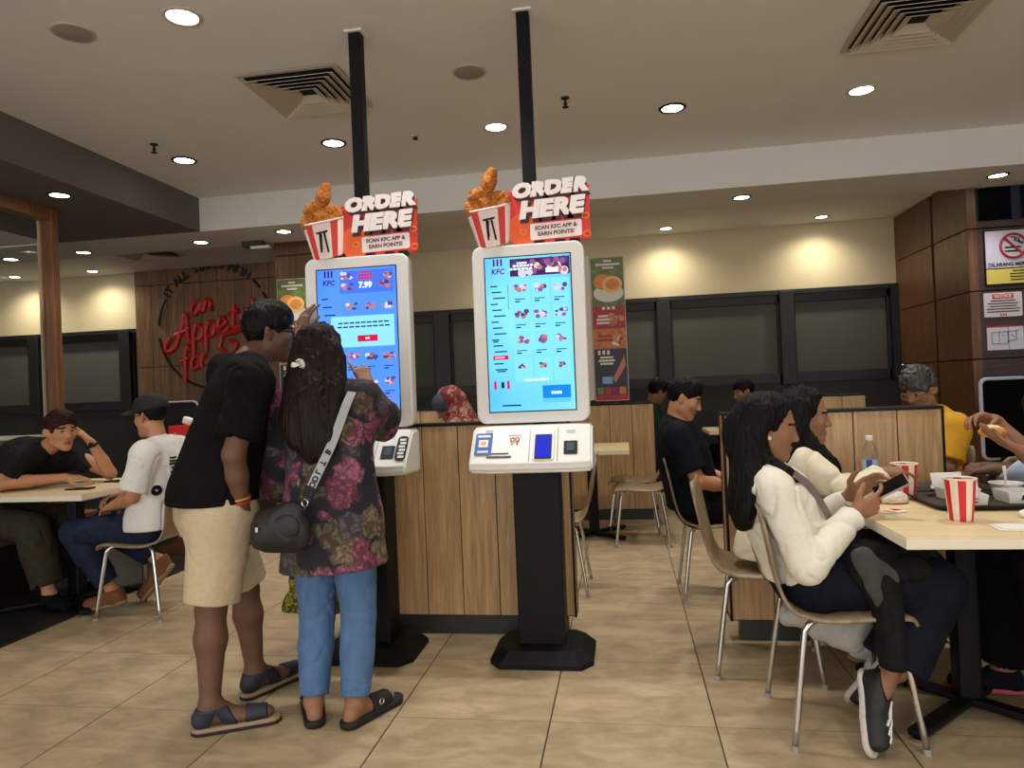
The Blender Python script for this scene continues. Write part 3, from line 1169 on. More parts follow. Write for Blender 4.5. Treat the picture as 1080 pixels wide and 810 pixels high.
bg_ = thing('paper_bag', 'red paper takeaway bag standing on the tray return behind the cap man', 'paper bag', (-3.8, 5.68, 0.902))
bm = BM()
box(bm, (0, 0, 0.10), (0.27, 0.12, 0.20), 0.004)
obj('bag_body', bm, M_RED, bg_)
for k in (-0.07, 0.05):
    bm = BM()
    slab(bm, disc(0.02, k, 0.09, 14, 0.8, 2.6), 0.002, wallframe(0, -0.063, 0.0))
    obj('printed_figure', bm, mat('bag_print', (212, 180, 120), 0.6), bg_)
bm = BM()
box(bm, (0.02, 0.0, 0.235), (0.10, 0.05, 0.07), 0.02, rot=Matrix.Rotation(0.3, 3, 'Y'))
obj('crumpled_napkin', bm, M_PAPW, bg_)

# ------------------------------------------------------------------ counter screens at the right edge
t = thing('counter_display', 'black back of an upright display with a pale rim beside the wood corner', 'display', (2.75, 5.6, -0.14))
bm = BM()
slab(bm, rrect(0.34, 0.56, 0.035), 0.05, wallframe(0.0, 0, 1.08, 0.25), 0.006)
obj('back_shell', bm, mat('matte_black', (9, 9, 10), 0.9, spec=0.05), t, False)
bm = BM()
tube(bm, [wallframe(0, 0.03, 1.08, 0.25)(*p, 0.02) for p in rrect(0.355, 0.575, 0.04) + rrect(0.355, 0.575, 0.04)[:1]], 0.016, 8)
obj('rim', bm, mat('pale_blue_rim', (176, 184, 200), 0.3), t, True)
bm = BM()
box(bm, (0, 0.04, 0.47), (0.12, 0.08, 0.66), 0.01)
box(bm, (0, 0.04, 0.15), (0.3, 0.24, 0.02), 0.004)
obj('stand', bm, M_BLACK, t)
t = thing('service_counter', 'pale blue-grey counter at the right edge below the wall notices', 'counter', (3.9, 6.2, 0))
bm = BM()
box(bm, (0, 0, 0.5), (1.5, 0.6, 1.0), 0.01)
obj('body', bm, mat('lavender_counter', (138, 142, 166), 0.5), t)
bm = BM()
box(bm, (0, 0, 1.015), (1.56, 0.66, 0.03), 0.006)
obj('countertop', bm, mat('dark_countertop', (40, 42, 52), 0.3), t)
t = thing('clear_box', 'clear acrylic box on the counter at the right edge', 'box', (3.42, 6.1, 1.031))
bm = BM()
box(bm, (0, 0, 0.09), (0.3, 0.22, 0.17), 0.008)
obj('acrylic_shell', bm, mat('frosted_acrylic', (170, 180, 200), 0.25, var=0.05), t)
bm = BM()
box(bm, (0, 0, 0.185), (0.32, 0.24, 0.02), 0.005)
obj('lid', bm, M_GREYP, t)
t = thing('glass_divider', 'upright clear glass panel on the wood corner left of the notices', 'glass panel', (3.12, 6.55, 0))
bm = BM()
box(bm, (0.06, 0, 0.85), (0.12, 0.012, 1.66), 0.002)
obj('pane', bm, M_GLASS, t)

# ------------------------------------------------------------------ wall notices
t = thing('wall_sign', 'no-smoking sign, topmost of the three notices at the right edge', 'sign', (3.46, 6.868, 2.285))
bm = BM()
slab(bm, rect(0.47, 0.50), 0.012, wallframe(0, -0.012, 0))
obj('board', bm, M_BLACK, t)
wfz = wallframe(0, -0.016, 0)
bm = BM()
slab(bm, rect(0.45, 0.33, 0, 0.075), 0.003, wfz)
obj('white_field', bm, mat('notice_white', (190, 188, 205), 0.5), t)
bm = BM()
slab(bm, rect(0.45, 0.13, 0, -0.165), 0.003, wfz)
obj('yellow_strip', bm, mat('notice_yellow', (206, 190, 92), 0.5), t)
wf2 = wallframe(0, -0.020, 0.10)
bm = BM()
tube(bm, [wf2(0.105 * math.cos(a), 0.105 * math.sin(a), 0) for a in np.linspace(0, 2 * PI, 33)], 0.011, 8)
tube(bm, [wf2(-0.074, 0.074, 0), wf2(0.074, -0.074, 0)], 0.010, 8)
obj('prohibition_ring', bm, mat('notice_crimson', (170, 24, 50), 0.5), t)
bm = BM()
slab(bm, rect(0.13, 0.014, -0.005, -0.012), 0.003, wf2)
slab(bm, rect(0.13, 0.014, -0.005, -0.045), 0.003, wf2)
for o in (0, 0.03):
    tube(bm, [wf2(*p, 0) for p in spline([(-0.02 + o, 0.075 - o * 0.4), (0.02 + o, 0.075 - o * 0.4), (0.01 + o, 0.045 - o * 0.4), (0.05 + o, 0.04 - o * 0.4), (0.055 + o * 0.3, 0.015)], 5)], 0.004, 6)
obj('cigarette_symbol', bm, M_BLACK, t)
bm = BM()
text_bm(bm, 'DILARANG MEROKOK', 0.045, wallframe(0.0, -0.020, -0.062), 0.002, 0, 0.001, width=0.42)
obj('caption', bm, M_LBLK, t)
bm = BM()
for k in range(4):
    slab(bm, rect(0.24 if k else 0.20, 0.009, 0.085, -0.12 - 0.026 * k), 0.002, wallframe(0, -0.019, 0))
obj('small_print', bm, M_LBLK, t)

t = thing('wall_sign', 'white notice with a red heading, middle of the three at the right edge', 'sign', (3.36, 6.868, 1.87))
bm = BM()
slab(bm, rrect(0.31, 0.215, 0.008), 0.008, wallframe(0, -0.008, 0))
obj('board', bm, mat('notice_white2', (206, 200, 208), 0.5), t)
bm = BM()
slab(bm, rect(0.17, 0.042, 0, 0.075), 0.003, wallframe(0, -0.011, 0))
obj('heading_bar', bm, mat('notice_red', (196, 34, 40), 0.5), t)
bm = BM()
text_bm(bm, 'NOTICE', 0.038, wallframe(0, -0.013, 0.075), 0.002, 0, 0.001)
obj('heading', bm, M_WHITE, t)
bm = BM()
for k, wd in enumerate((0.2, 0.25, 0.22, 0.27, 0.26)):
    slab(bm, rect(wd, 0.009, 0, 0.035 - 0.024 * k), 0.002, wallframe(0, -0.010, 0))
obj('small_print', bm, M_LBLK, t)
bm = BM()
for k in (-1, 0, 1):
    slab(bm, rect(0.012, 0.02, k * 0.02, -0.09), 0.002, wallframe(0, -0.010, 0))
obj('red_stripes', bm, mat('notice_red', (196, 34, 40)), t)

t = thing('wall_sign', 'white diagram notice with a crimson top line, lowest of the three notices at right', 'sign', (3.365, 6.868, 1.575))
bm = BM()
slab(bm, rrect(0.30, 0.215, 0.008), 0.008, wallframe(0, -0.008, 0))
obj('board', bm, mat('notice_crimson', (170, 24, 50), 0.5), t)
bm = BM()
slab(bm, rect(0.296, 0.20, 0, -0.006), 0.003, wallframe(0, -0.011, 0))
obj('paper', bm, mat('notice_white3', (205, 206, 222), 0.5), t)
bm = BM()
wq = wallframe(0, -0.013, 0)
for u0, v0, u1, v1 in ((-.11, .05, .11, .06), (-.11, .05, -.11, -.05), (-.05, .055, -.05, -.04), (.02, .056, .02, -.05), (.09, .058, .09, -.02), (-.11, -.05, .02, -.05), (.02, -.03, .09, -.02), (-.03, .02, .0, .02), (.05, .03, .08, .0)):
    tube(bm, [wq(u0, v0, 0), wq(u1, v1, 0)], 0.0022, 5)
obj('plan_drawing', bm, M_LBLK, t)
# ------------------------------------------------------------------ self-ordering kiosks
M_TXTB = emis('screen_dark_text', (22, 40, 70), 0.6)
M_SCR_W = emis('screen_white', (205, 235, 250), 1.15)
M_SCR_RED = emis('screen_red', (205, 20, 60), 1.0)
M_DISH = [emis('screen_dish_a', (196, 120, 110), 0.85), emis('screen_dish_b', (150, 84, 140), 0.85), emis('screen_dish_c', (206, 200, 222), 0.9), emis('screen_dish_d', (84, 70, 120), 0.8)]

def screen_mat(name, c1, c2, strength):
    m = bpy.data.materials.new(name)
    m.use_nodes = True
    nt = m.node_tree
    nt.nodes.remove(nt.nodes['Principled BSDF'])
    e = nt.nodes.new('ShaderNodeEmission')
    tc = nt.nodes.new('ShaderNodeTexCoord')
    nz = nt.nodes.new('ShaderNodeTexNoise')
    nz.inputs['Scale'].default_value = 2.2
    nz.inputs['Detail'].default_value = 1
    rp = nt.nodes.new('ShaderNodeValToRGB')
    rp.color_ramp.elements[0].position = 0.35
    rp.color_ramp.elements[1].position = 0.65
    rp.color_ramp.elements[0].color = lin(c1)
    rp.color_ramp.elements[1].color = lin(c2)
    nt.links.new(tc.outputs['Object'], nz.inputs['Vector'])
    nt.links.new(nz.outputs['Fac'], rp.inputs[0])
    nt.links.new(rp.outputs[0], e.inputs[0])
    e.inputs[1].default_value = strength
    nt.links.new(e.outputs[0], nt.nodes['Material Output'].inputs[0])
    return m

M_SCR1 = screen_mat('blue_screen', (72, 128, 250), (84, 146, 255), 0.95)
M_SCR2 = screen_mat('cyan_screen', (84, 178, 238), (128, 212, 246), 1.0)
M_PHONE_SCR = emis('terminal_blue_screen', (44, 56, 190), 0.9)

def dish(bm, f, u, v, s, seed):
    """A little picture of a meal: a heap of round pieces in several colours."""
    rr = random.Random(seed)
    for k in range(9):
        slab(bm, disc(s * rr.uniform(0.10, 0.2), u + s * rr.uniform(-0.34, 0.34), v + s * rr.uniform(-0.16, 0.24), 9, 1, rr.uniform(0.6, 1)), 0.001,
             lambda a, b, w, k=k: f(a, b, w - 0.0016 - 0.0003 * k), mi=rr.randrange(4))

def lines(bm, f, u, v, w, n=1, h=0.0045, gap=0.009, mi=0):
    for k in range(n):
        slab(bm, rect(w * (1 if k == 0 else 0.7), h, u, v - k * gap), 0.001, lambda a, b, q: f(a, b, q - 0.0012), mi=mi)

def kiosk(x, y, label, which):
    t = thing('ordering_kiosk', label, 'kiosk', (x, y, 0))
    # base plate: octagonal, sloping edge
    bm = BM()
    o = [(-0.19, 0.13), (-0.24, 0.07), (-0.24, -0.07), (-0.19, -0.13)]
    out = [(-0.19, -0.17), (0.19, -0.17), (0.245, -0.10), (0.245, 0.17), (0.19, 0.22), (-0.19, 0.22), (-0.245, 0.17), (-0.245, -0.10)]
    lay = [(1.0, 0.0), (1.0, 0.022), (0.80, 0.068), (0.78, 0.072)]
    rings = [[bm.verts.new((px * k, 0.03 + (py - 0.03) * k, z)) for px, py in out] for k, z in lay]
    for j in range(3):
        for k in range(8):
            bm.faces.new((rings[j][k], rings[j][(k + 1) % 8], rings[j + 1][(k + 1) % 8], rings[j + 1][k]))
    bm.faces.new(rings[-1])
    bm.faces.new(list(reversed(rings[0])))
    obj('base_plate', bm, M_BLKPOW, t)
    bm = BM()
    box(bm, (0, 0.04, 0.53), (0.225, 0.16, 0.92), 0.006)
    obj('pedestal', bm, M_BLKPOW, t)
    # screen housing
    H0 = wallframe(0, -0.03, 1.568, 0, math.radians(1.2))
    bm = BM()
    slab(bm, rrect(0.545, 0.865, 0.045), 0.075, H0, 0.008)
    obj('screen_housing', bm, M_OFFW, t, False)
    bm = BM()
    slab(bm, rrect(0.50, 0.80, 0.03), 0.05, wallframe(0, 0.046, 1.568, 0, math.radians(1.2)), 0.006)
    obj('rear_cover', bm, M_GREYP, t)
    W, Hh = 0.414, 0.745
    H1 = wallframe(0, -0.0305, 1.566, 0, math.radians(1.2))
    bm = BM()
    slab(bm, rect(W + 0.012, Hh + 0.012), 0.004, H1)
    obj('screen_bezel', bm, M_BLACK, t)
    H2 = wallframe(0, -0.0325, 1.566, 0, math.radians(1.2))
    bm = BM()
    slab(bm, rect(W, Hh), 0.002, H2)
    scr = obj('display', bm, M_SCR2 if which == 2 else M_SCR1, t)
    F0 = lambda u, v, w: H2(u, v, w - 0.0006)
    # logo block
    bm = BM()
    for k in (-1, 0, 1):
        slab(bm, rect(0.009, 0.034, -0.145 + 0.018 * k, 0.35), 0.001, F0)
    text_bm(bm, 'KFC', 0.036, lambda u, v, w: F0(u - 0.145, v + 0.305, w), 0.001, 0.15, 0.001)
    obj('logo', bm, emis('screen_logo', (110, 30, 70), 0.7) if which == 2 else emis('screen_logo_navy', (60, 30, 110), 0.7), scr)
    # banner
    bm = BM()
    if which == 2:
        slab(bm, rect(0.29, 0.085, 0.06, 0.32), 0.001, F0, mi=4)
        for k in range(34):
            rr = random.Random(k)
            slab(bm, disc(rr.uniform(0.008, 0.022), 0.06 + rr.uniform(-0.12, 0.13), 0.32 + rr.uniform(-0.03, 0.03), 9), 0.001, lambda a, b, w, k=k: F0(a, b, w - 0.001 - 0.0002 * k), mi=k % 4)
        for q, (uu, vv, ww) in enumerate(((-0.025, 0.34, 0.05), (-0.02, 0.327, 0.10), (-0.03, 0.312, 0.115))):
            for z in range(6):
                slab(bm, rrect(ww / 6 * 0.85, 0.010, 0.004), 0.001, lambda a, b, w, uu=uu, vv=vv, ww=ww, z=z: F0(a + uu - ww / 2 + ww * (z + 0.5) / 6, b + vv, w - 0.009), mi=5)
        slab(bm, rect(0.06, 0.022, 0.12, 0.298), 0.001, lambda a, b, w: F0(a, b, w - 0.009), mi=5)
    else:
        slab(bm, rect(0.28, 0.115, 0.055, 0.305), 0.001, F0, mi=6)
        for u, v, s in ((-0.05, 0.335, 0.07), (-0.045, 0.28, 0.07), (0.155, 0.33, 0.075), (0.145, 0.285, 0.07)):
            dish(bm, F0, u, v, s, int(u * 900))
        for vv, ww in ((0.35, 0.05), (0.335, 0.075), (0.32, 0.07)):
            for z in range(5):
                slab(bm, rrect(ww / 5 * 0.85, 0.011, 0.003), 0.001, lambda a, b, w, vv=vv, ww=ww, z=z: F0(a + 0.05 - ww / 2 + ww * (z + 0.5) / 5, b + vv, w - 0.004), mi=7)
        text_bm(bm, '7.99', 0.04, lambda u, v, w: F0(u + 0.05, v + 0.285, w - 0.004), 0.001, 0, 0.002, mi=5)
    obj('banner', bm, M_DISH + [emis('banner_purple', (84, 40, 96), 0.7), M_SCR_W, emis('banner_blue', (70, 112, 226), 0.9), M_SCR_RED], scr)
    # side list
    bm = BM()
    ys = np.linspace(0.235, -0.17, 15) if which == 2 else np.linspace(0.225, 0.02, 6)
    for k, v in enumerate(ys):
        if which == 2 and k == 12:
            slab(bm, rect(0.075, 0.02, -0.145, v), 0.001, F0, mi=1)
            lines(bm, F0, -0.15, v, 0.045, 1, mi=2)
        else:
            lines(bm, F0, -0.155 + 0.012 * (k % 3) - 0.012, v, 0.035 + 0.012 * (k % 3), 2 if k in (9, 14) else 1, 0.006)
    if which == 2:
        for s in (-1, 1):
            slab(bm, rect(0.012, 0.04, -0.145 + s * 0.032, -0.245), 0.001, F0, mi=1)
        slab(bm, rect(0.014, 0.03, -0.14, -0.245), 0.001, F0, mi=0)
        slab(bm, rect(0.002, 0.12, -0.098, 0.18), 0.001, F0, mi=0)
    obj('category_list', bm, [M_TXTB, M_SCR_RED, M_SCR_W], scr)
    # menu items
    rows = 4 if which == 2 else 3
    for r in range(rows):
        for c in range(3):
            u = (-0.035 + 0.095 * c) if which == 2 else (-0.025 + 0.095 * c)
            v = (0.215 - 0.125 * r) if which == 2 else (0.18, -0.075, -0.2)[r]
            bm = BM()
            slab(bm, rect(0.088, 0.118, u, v - 0.012), 0.0004, lambda a, b, w: F0(a, b, w - 0.0002), mi=5)
            dish(bm, F0, u, v, 0.07 if r < 3 else 0.052, r * 11 + c + which * 37 + 3)
            if not (which == 2 and r == 3):
                lines(bm, F0, u - 0.005, v - 0.048, 0.05, 1, 0.004, mi=4)
                lines(bm, F0, u - 0.018, v - 0.060, 0.024, 1, 0.006, mi=4)
            obj('menu_item', bm, M_DISH + [M_TXTB, emis('menu_card_cyan', (120, 206, 246), 1.0) if which == 2 else emis('menu_card_blue', (78, 138, 254), 0.95)], scr)
    bm = BM()
    if which == 2:
        slab(bm, rect(0.135, 0.062, 0.12, -0.285), 0.001, F0, mi=0)
        slab(bm, rect(0.135, 0.018, 0.12, -0.327), 0.001, F0, mi=2)
        for z in range(4):
            slab(bm, rrect(0.011, 0.014, 0.004), 0.001, lambda a, b, w, z=z: F0(a + 0.10 + 0.013 * z, b - 0.290, w - 0.003), mi=1)
        obj('pay_button', bm, [emis('pay_blue', (24, 130, 216), 0.9), M_SCR_W, emis('pay_pale', (90, 190, 240), 0.9), M_TXTB], scr)
        bm = BM()
        for z in range(11):
            slab(bm, rrect(0.008, 0.010 + 0.003 * (z % 3), 0.003), 0.001, lambda a, b, w, z=z: F0(a - 0.03 + 0.011 * z, b - 0.225, w - 0.003))
        obj('screen_heading', bm, [M_SCR_W, M_SCR_W], scr)
        bm = BM()
        lines(bm, F0, -0.1, -0.345, 0.09, 1, 0.007)
        obj('footer_note', bm, [M_TXTB], scr)
    else:
        slab(bm, rect(0.33, 0.155, 0.03, 0.055), 0.001, lambda a, b, w: F0(a, b, w - 0.006), mi=2)
        G = lambda u, v, w: F0(u, v, w - 0.0075)
        for k, wd in enumerate((0.27, 0.28)):
            for q in range(9):
                slab(bm, rect(wd / 9 * 0.8, 0.007, 0.035 - wd / 2 + wd * (q + 0.5) / 9, 0.098 - 0.02 * k), 0.001, G, mi=3)
        slab(bm, rect(0.105, 0.032, 0.055, 0.018), 0.001, G, mi=1)
        for z in (0, 1):
            slab(bm, rrect(0.009, 0.011, 0.003), 0.001, lambda a, b, w, z=z: G(a + 0.05 + 0.011 * z, b + 0.018, w - 0.002), mi=4)
        obj('popup_message', bm, [M_TXTB, M_SCR_RED, emis('popup_cyan', (132, 206, 246), 1.0), M_TXTB, M_SCR_W], scr)
        bm = BM()
        slab(bm, rect(0.10, 0.024, 0.145, -0.325), 0.001, F0)
        obj('checkout_button', bm, [M_SCR_RED], scr)
        bm = BM()
        lines(bm, F0, 0.14, -0.28, 0.06, 1, 0.006)
        obj('total_line', bm, [M_SCR_RED], scr)
    # sloping control panel
    lean = math.radians(42)
    cp = wallframe(0, -0.165, 1.035, 0, lean)
    bm = BM()
    prof = [(0.03, 1.125), (-0.075, 1.125), (-0.095, 1.115), (-0.235, 0.965), (-0.24, 0.95), (-0.235, 0.925), (-0.22, 0.915), (0.03, 0.905)]
    n = 9
    L = []
    for i, u in enumerate(np.linspace(-1, 1, 13)):
        k = 1 - 0.03 * (abs(u) > 0.99) - 0.015 * (abs(u) > 0.8)
        L.append([bm.verts.new((u * 0.283, -0.1 + (yy + 0.1) * k, 1.02 + (zz - 1.02) * k)) for yy, zz in prof])
    m = len(prof)
    for i in range(len(L) - 1):
        for k in range(m):
            bm.faces.new((L[i][k], L[i][(k + 1) % m], L[i + 1][(k + 1) % m], L[i + 1][k]))
    bm.faces.new(L[0][::-1])
    bm.faces.new(L[-1])
    bmesh.ops.recalc_face_normals(bm, faces=bm.faces[:])
    bmesh.ops.bevel(bm, geom=[e for e in bm.edges if e.calc_face_angle(0) > 0.5], offset=0.010, segments=3, affect='EDGES')
    obj('control_panel', bm, M_WHITE, t, False)
    K = lambda u, v, w: cp(u, v, w - 0.008)
    bm = BM()
    slab(bm, rrect(0.10, 0.175, 0.01), 0.02, lambda u, v, w: K(u + 0.06, v, w - 0.004), 0.002)
    term = obj('card_terminal', bm, M_OFFW, t)
    bm = BM()
    slab(bm, rrect(0.078, 0.140, 0.006), 0.004, lambda u, v, w: K(u + 0.06, v - 0.015, w - 0.006))
    obj('terminal_bezel', bm, M_BLACK, term)
    bm = BM()
    slab(bm, rect(0.068, 0.122), 0.002, lambda u, v, w: K(u + 0.06, v - 0.015, w - 0.0075))
    obj('terminal_screen', bm, M_PHONE_SCR, term)
    bm = BM()
    slab(bm, rrect(0.062, 0.072, 0.004), 0.01, lambda u, v, w: K(u + 0.185, v - 0.02, w - 0.002))
    sc_ = obj('barcode_scanner', bm, M_BLACK, t)
    bm = BM()
    slab(bm, rect(0.034, 0.045), 0.002, lambda u, v, w: K(u + 0.185, v - 0.018, w - 0.004))
    obj('scanner_window', bm, mat('scanner_glass', (70, 84, 96), 0.15), sc_)
    bm = BM()
    slab(bm, rect(0.002, 0.19, -0.005, 0.0), 0.003, lambda u, v, w: K(u, v, w - 0.0005))
    slab(bm, rect(0.002, 0.19, 0.125, 0.0), 0.003, lambda u, v, w: K(u, v, w - 0.0005))
    obj('panel_seam', bm, M_GREYP, t)
    bm = BM()
    slab(bm, rect(0.04, 0.005, 0.185, 0.075), 0.002, lambda u, v, w: K(u, v, w - 0.0012))
    slab(bm, rect(0.035, 0.006, -0.20, 0.088), 0.002, lambda u, v, w: K(u, v, w - 0.0012))
    obj('small_marking', bm, M_GREYP, t)
    if which == 2:
        bm = BM()
        slab(bm, rect(0.115, 0.008, -0.145, -0.065), 0.004, lambda u, v, w: K(u, v, w - 0.002))
        slab(bm, rect(0.09, 0.004, -0.145, -0.045), 0.004, lambda u, v, w: K(u, v, w - 0.001))
        obj('receipt_slot', bm, mat('slot_dark', (60, 58, 56), 0.5), t)
        bm = BM()
        slab(bm, rrect(0.078, 0.125, 0.004), 0.002, lambda u, v, w: K(u - 0.222, v + 0.01, w - 0.002), mi=0)
        slab(bm, rect(0.044, 0.042, -0.222, 0.012), 0.001, lambda u, v, w: K(u, v, w - 0.003), mi=1)
        slab(bm, rect(0.06, 0.012, -0.222, 0.055), 0.001, lambda u, v, w: K(u, v, w - 0.003), mi=1)
        slab(bm, rect(0.05, 0.010, -0.222, -0.035), 0.001, lambda u, v, w: K(u, v, w - 0.003), mi=1)
        slab(bm, rect(0.024, 0.022, -0.222, 0.012), 0.001, lambda u, v, w: K(u, v, w - 0.0036), mi=2)
        obj('payment_sticker', bm, [mat('sticker_blue', (30, 90, 165), 0.5), M_WHITE, mat('sticker_peach', (235, 150, 120), 0.5)], t)
        bm = BM()
        for s in (-1, 1):
            tube(bm, [K(-0.075 + s * 0.012 + 0.009 * math.cos(a), 0.03 + 0.011 * math.sin(a), -0.002) for a in np.linspace(0, 2 * PI, 13)], 0.0022, 5)
            tube(bm, [K(-0.075 + s * 0.012, 0.018, -0.002), K(-0.075 + s * 0.012, -0.0, -0.002)], 0.0022, 5)
        slab(bm, rect(0.055, 0.005, -0.075, 0.056), 0.001, lambda u, v, w: K(u, v, w - 0.002))
        obj('red_symbol', bm, mat('sticker_red', (176, 50, 46), 0.5), t)
    else:
        bm = BM()
        slab(bm, rrect(0.052, 0.145, 0.02), 0.002, lambda u, v, w: K(u + 0.25, v + 0.0, w - 0.002), mi=0)
        for k in range(6):
            slab(bm, rect(0.03, 0.012, 0.25 + 0.004 * (k % 2), 0.05 - 0.02 * k), 0.001, lambda u, v, w: K(u, v, w - 0.003), mi=1)
        obj('black_sticker', bm, [M_BLACK, M_WHITE], t)
    return t

kiosk(-0.432, 3.40, 'right ordering kiosk with a cyan menu screen, nobody in front of it', 2)
kiosk(-1.30, 3.40, 'left ordering kiosk with a blue pop-up screen, the couple stands before it', 1)

for x, lb in ((-0.432, 'square black pole rising to the ceiling behind the right kiosk'), (-1.34, 'square black pole rising to the ceiling behind the left kiosk')):
    t = thing('ceiling_pole', lb, 'pole', (x, 3.62, 0))
    bm = BM()
    box(bm, (0, 0, 1.63), (0.065, 0.065, 3.23), 0.003)
    obj('shaft', bm, M_BLKPOW, t)
    bm = BM()
    box(bm, (0, 0, 3.244), (0.1, 0.1, 0.01), 0.002)
    obj('ceiling_plate', bm, M_CEIL, t)

# ------------------------------------------------------------------ ORDER HERE signs
M_ORNG = mat('sign_orange', (232, 92, 30), 0.45)
M_SIGNRED = mat('sign_bright_red', (214, 40, 26), 0.45)
M_LETW = mat('letter_white', (238, 228, 226), 0.45)
M_MAROON = mat('letter_shadow_maroon', (60, 8, 14), 0.5)
M_BUCKW = mat('bucket_white', (226, 206, 200), 0.5)
M_BUCKR = mat('bucket_red', (198, 38, 34), 0.5)
M_CHK = mat('fried_chicken', (176, 108, 52), 0.85, var=0.55, scale=90, bump=0.9, spec=0.1)

def order_sign(x, y, z, label):
    t = thing('order_sign', label, 'sign', (x, y, z))
    f = wallframe(0, 0, 0)
    bm = BM()
    slab(bm, [(-0.10, -0.012), (0.275, -0.005), (0.28, 0.26), (0.20, 0.27), (-0.12, 0.25)], 0.012, f)
    brd = obj('board', bm, M_SIGNRED, t)
    bm = BM()
    slab(bm, disc(0.075, -0.05, 0.06, 20, 1, 1.1), 0.001, lambda u, v, w: f(u, v, w - 0.0012))
    obj('orange_blot', bm, M_ORNG, brd)
    for u, v in ((-0.045, 0.05), (0.258, 0.108), (0.262, 0.02)):
        bm = BM()
        tube(bm, [f(u + 0.016 * math.cos(a), v + 0.013 * math.sin(a), -0.002) for a in np.linspace(0.5, 6.8, 15)], 0.003, 6)
        obj('orange_swirl', bm, mat('swirl_yellow', (240, 130, 40), 0.45), brd)
    for bmword, s, u, v, sz, wd in ((1, 'ORDER', 0.085, 0.252, 0.086, 0.375), (2, 'HERE', 0.09, 0.155, 0.108, 0.325)):
        sk = lambda uu, vv, w, u=u, v=v: f(u + uu, v + vv + 0.035 * uu, w)
        bm = BM()
        text_bm(bm, s, sz, lambda a, b, w: sk(a + 0.004, b - 0.013, w - 0.004), 0.006, 0.14, 0.013, width=wd)
        obj('letter_shadow', bm, M_MAROON, brd)
        bm = BM()
        text_bm(bm, s, sz, lambda a, b, w: sk(a, b, w - 0.012), 0.012, 0.14, 0.0075, width=wd)
        obj('word', bm, M_LETW, brd)
    bm = BM()
    slab(bm, rrect(0.25, 0.078, 0.008), 0.004, lambda u, v, w: f(u + 0.112, v + 0.050 + u * 0.03, w - 0.004))
    cd = obj('caption_card', bm, M_LETW, brd)
    bm = BM()
    for k, s in enumerate(('SCAN KFC APP &', 'EARN POINTS!')):
        text_bm(bm, s, 0.026, lambda u, v, w, k=k: f(u + 0.112, v + 0.066 - 0.030 * k + u * 0.03, w - 0.006), 0.002, 0, 0.0008, width=(0.205, 0.175)[k])
    obj('caption', bm, mat('caption_maroon', (96, 14, 26), 0.5), cd)
    # bucket
    tl = 0.12
    def g(u, v, w):
        return f(-0.195 + u * math.cos(tl) - v * math.sin(tl), 0.0 + u * math.sin(tl) + v * math.cos(tl), w)
    def hwid(v):
        return 0.078 + (0.113 - 0.078) * (v / 0.185)
    bm = BM()
    nu, nv = 18, 6
    rows = []
    for j in range(nv + 1):
        v = 0.185 * j / nv
        row = []
        for i in range(nu + 1):
            a = -1 + 2 * i / nu
            row.append(bm.verts.new(g(a * hwid(v), v - 0.018 * math.sqrt(max(0, 1 - a * a)) * 0.9, -0.004 - 0.03 * math.sqrt(max(0, 1 - a * a)))))
        rows.append(row)
    for j in range(nv):
        for i in range(nu):
            fc = bm.faces.new((rows[j][i], rows[j][i + 1], rows[j + 1][i + 1], rows[j + 1][i]))
            fc.material_index = 1 if i in (2, 3, 4, 13, 14, 15) and j < nv else 0
    bk = [[bm.verts.new(g(s * hwid(v), v, 0.008)) for s in (-1, 1)] for v in (0, 0.185)]
    bm.faces.new((bk[0][0], bk[1][0], bk[1][1], bk[0][1]))
    bm.faces.new([bk[0][0]] + [bk[0][1]] + [rows[0][i] for i in range(nu, -1, -1)])
    bm.faces.new([bk[1][1]] + [bk[1][0]] + [rows[nv][i] for i in range(nu + 1)])
    bm.faces.new([bk[0][0]] + [rows[j][0] for j in range(nv + 1)] + [bk[1][0]])
    bm.faces.new([bk[1][1]] + [rows[j][nu] for j in range(nv, -1, -1)] + [bk[0][1]])
    bmesh.ops.recalc_face_normals(bm, faces=bm.faces[:])
    bkt = obj('bucket', bm, [M_BUCKW, M_BUCKR], t, False)
    bm = BM()
    pts = [g(a * 0.113, 0.186 - 0.018 * math.sqrt(max(0, 1 - a * a)) * 0.9, -0.004 - 0.032 * math.sqrt(max(0, 1 - a * a))) for a in np.linspace(-1, 1, 17)]
    tube(bm, pts, 0.006, 8)
    obj('rim', bm, M_BUCKW, bkt, True)
    bm = BM()
    for p in ([(-0.03, 0.135), (0.03, 0.137)], [(-0.012, 0.13), (-0.017, 0.035)], [(0.012, 0.13), (0.02, 0.03)]):
        tube(bm, [g(a, b - 0.016, -0.037) for a, b in p], 0.0048, 6)
    tube(bm, [g(a, b - 0.016, -0.037) for a, b in ((-0.004, 0.128), (-0.010, 0.09), (-0.012, 0.05))], 0.004, 6)
    obj('bow_tie_emblem', bm, M_BLACK, bkt)
    # chicken pieces
    rr = random.Random(4)
    pcs = [((-0.07, 0.20), (0.05, 0.04), 0.3), ((-0.05, 0.245), (0.045, 0.04), 0.9), ((0.0, 0.205), (0.05, 0.042), -0.3), ((0.06, 0.215), (0.055, 0.04), -0.5),
           ((0.04, 0.185), (0.05, 0.032), 0.1), ((-0.01, 0.26), (0.035, 0.03), 0.2), ((0.085, 0.20), (0.03, 0.03), 0.1), ((-0.085, 0.178), (0.03, 0.026), 0)]
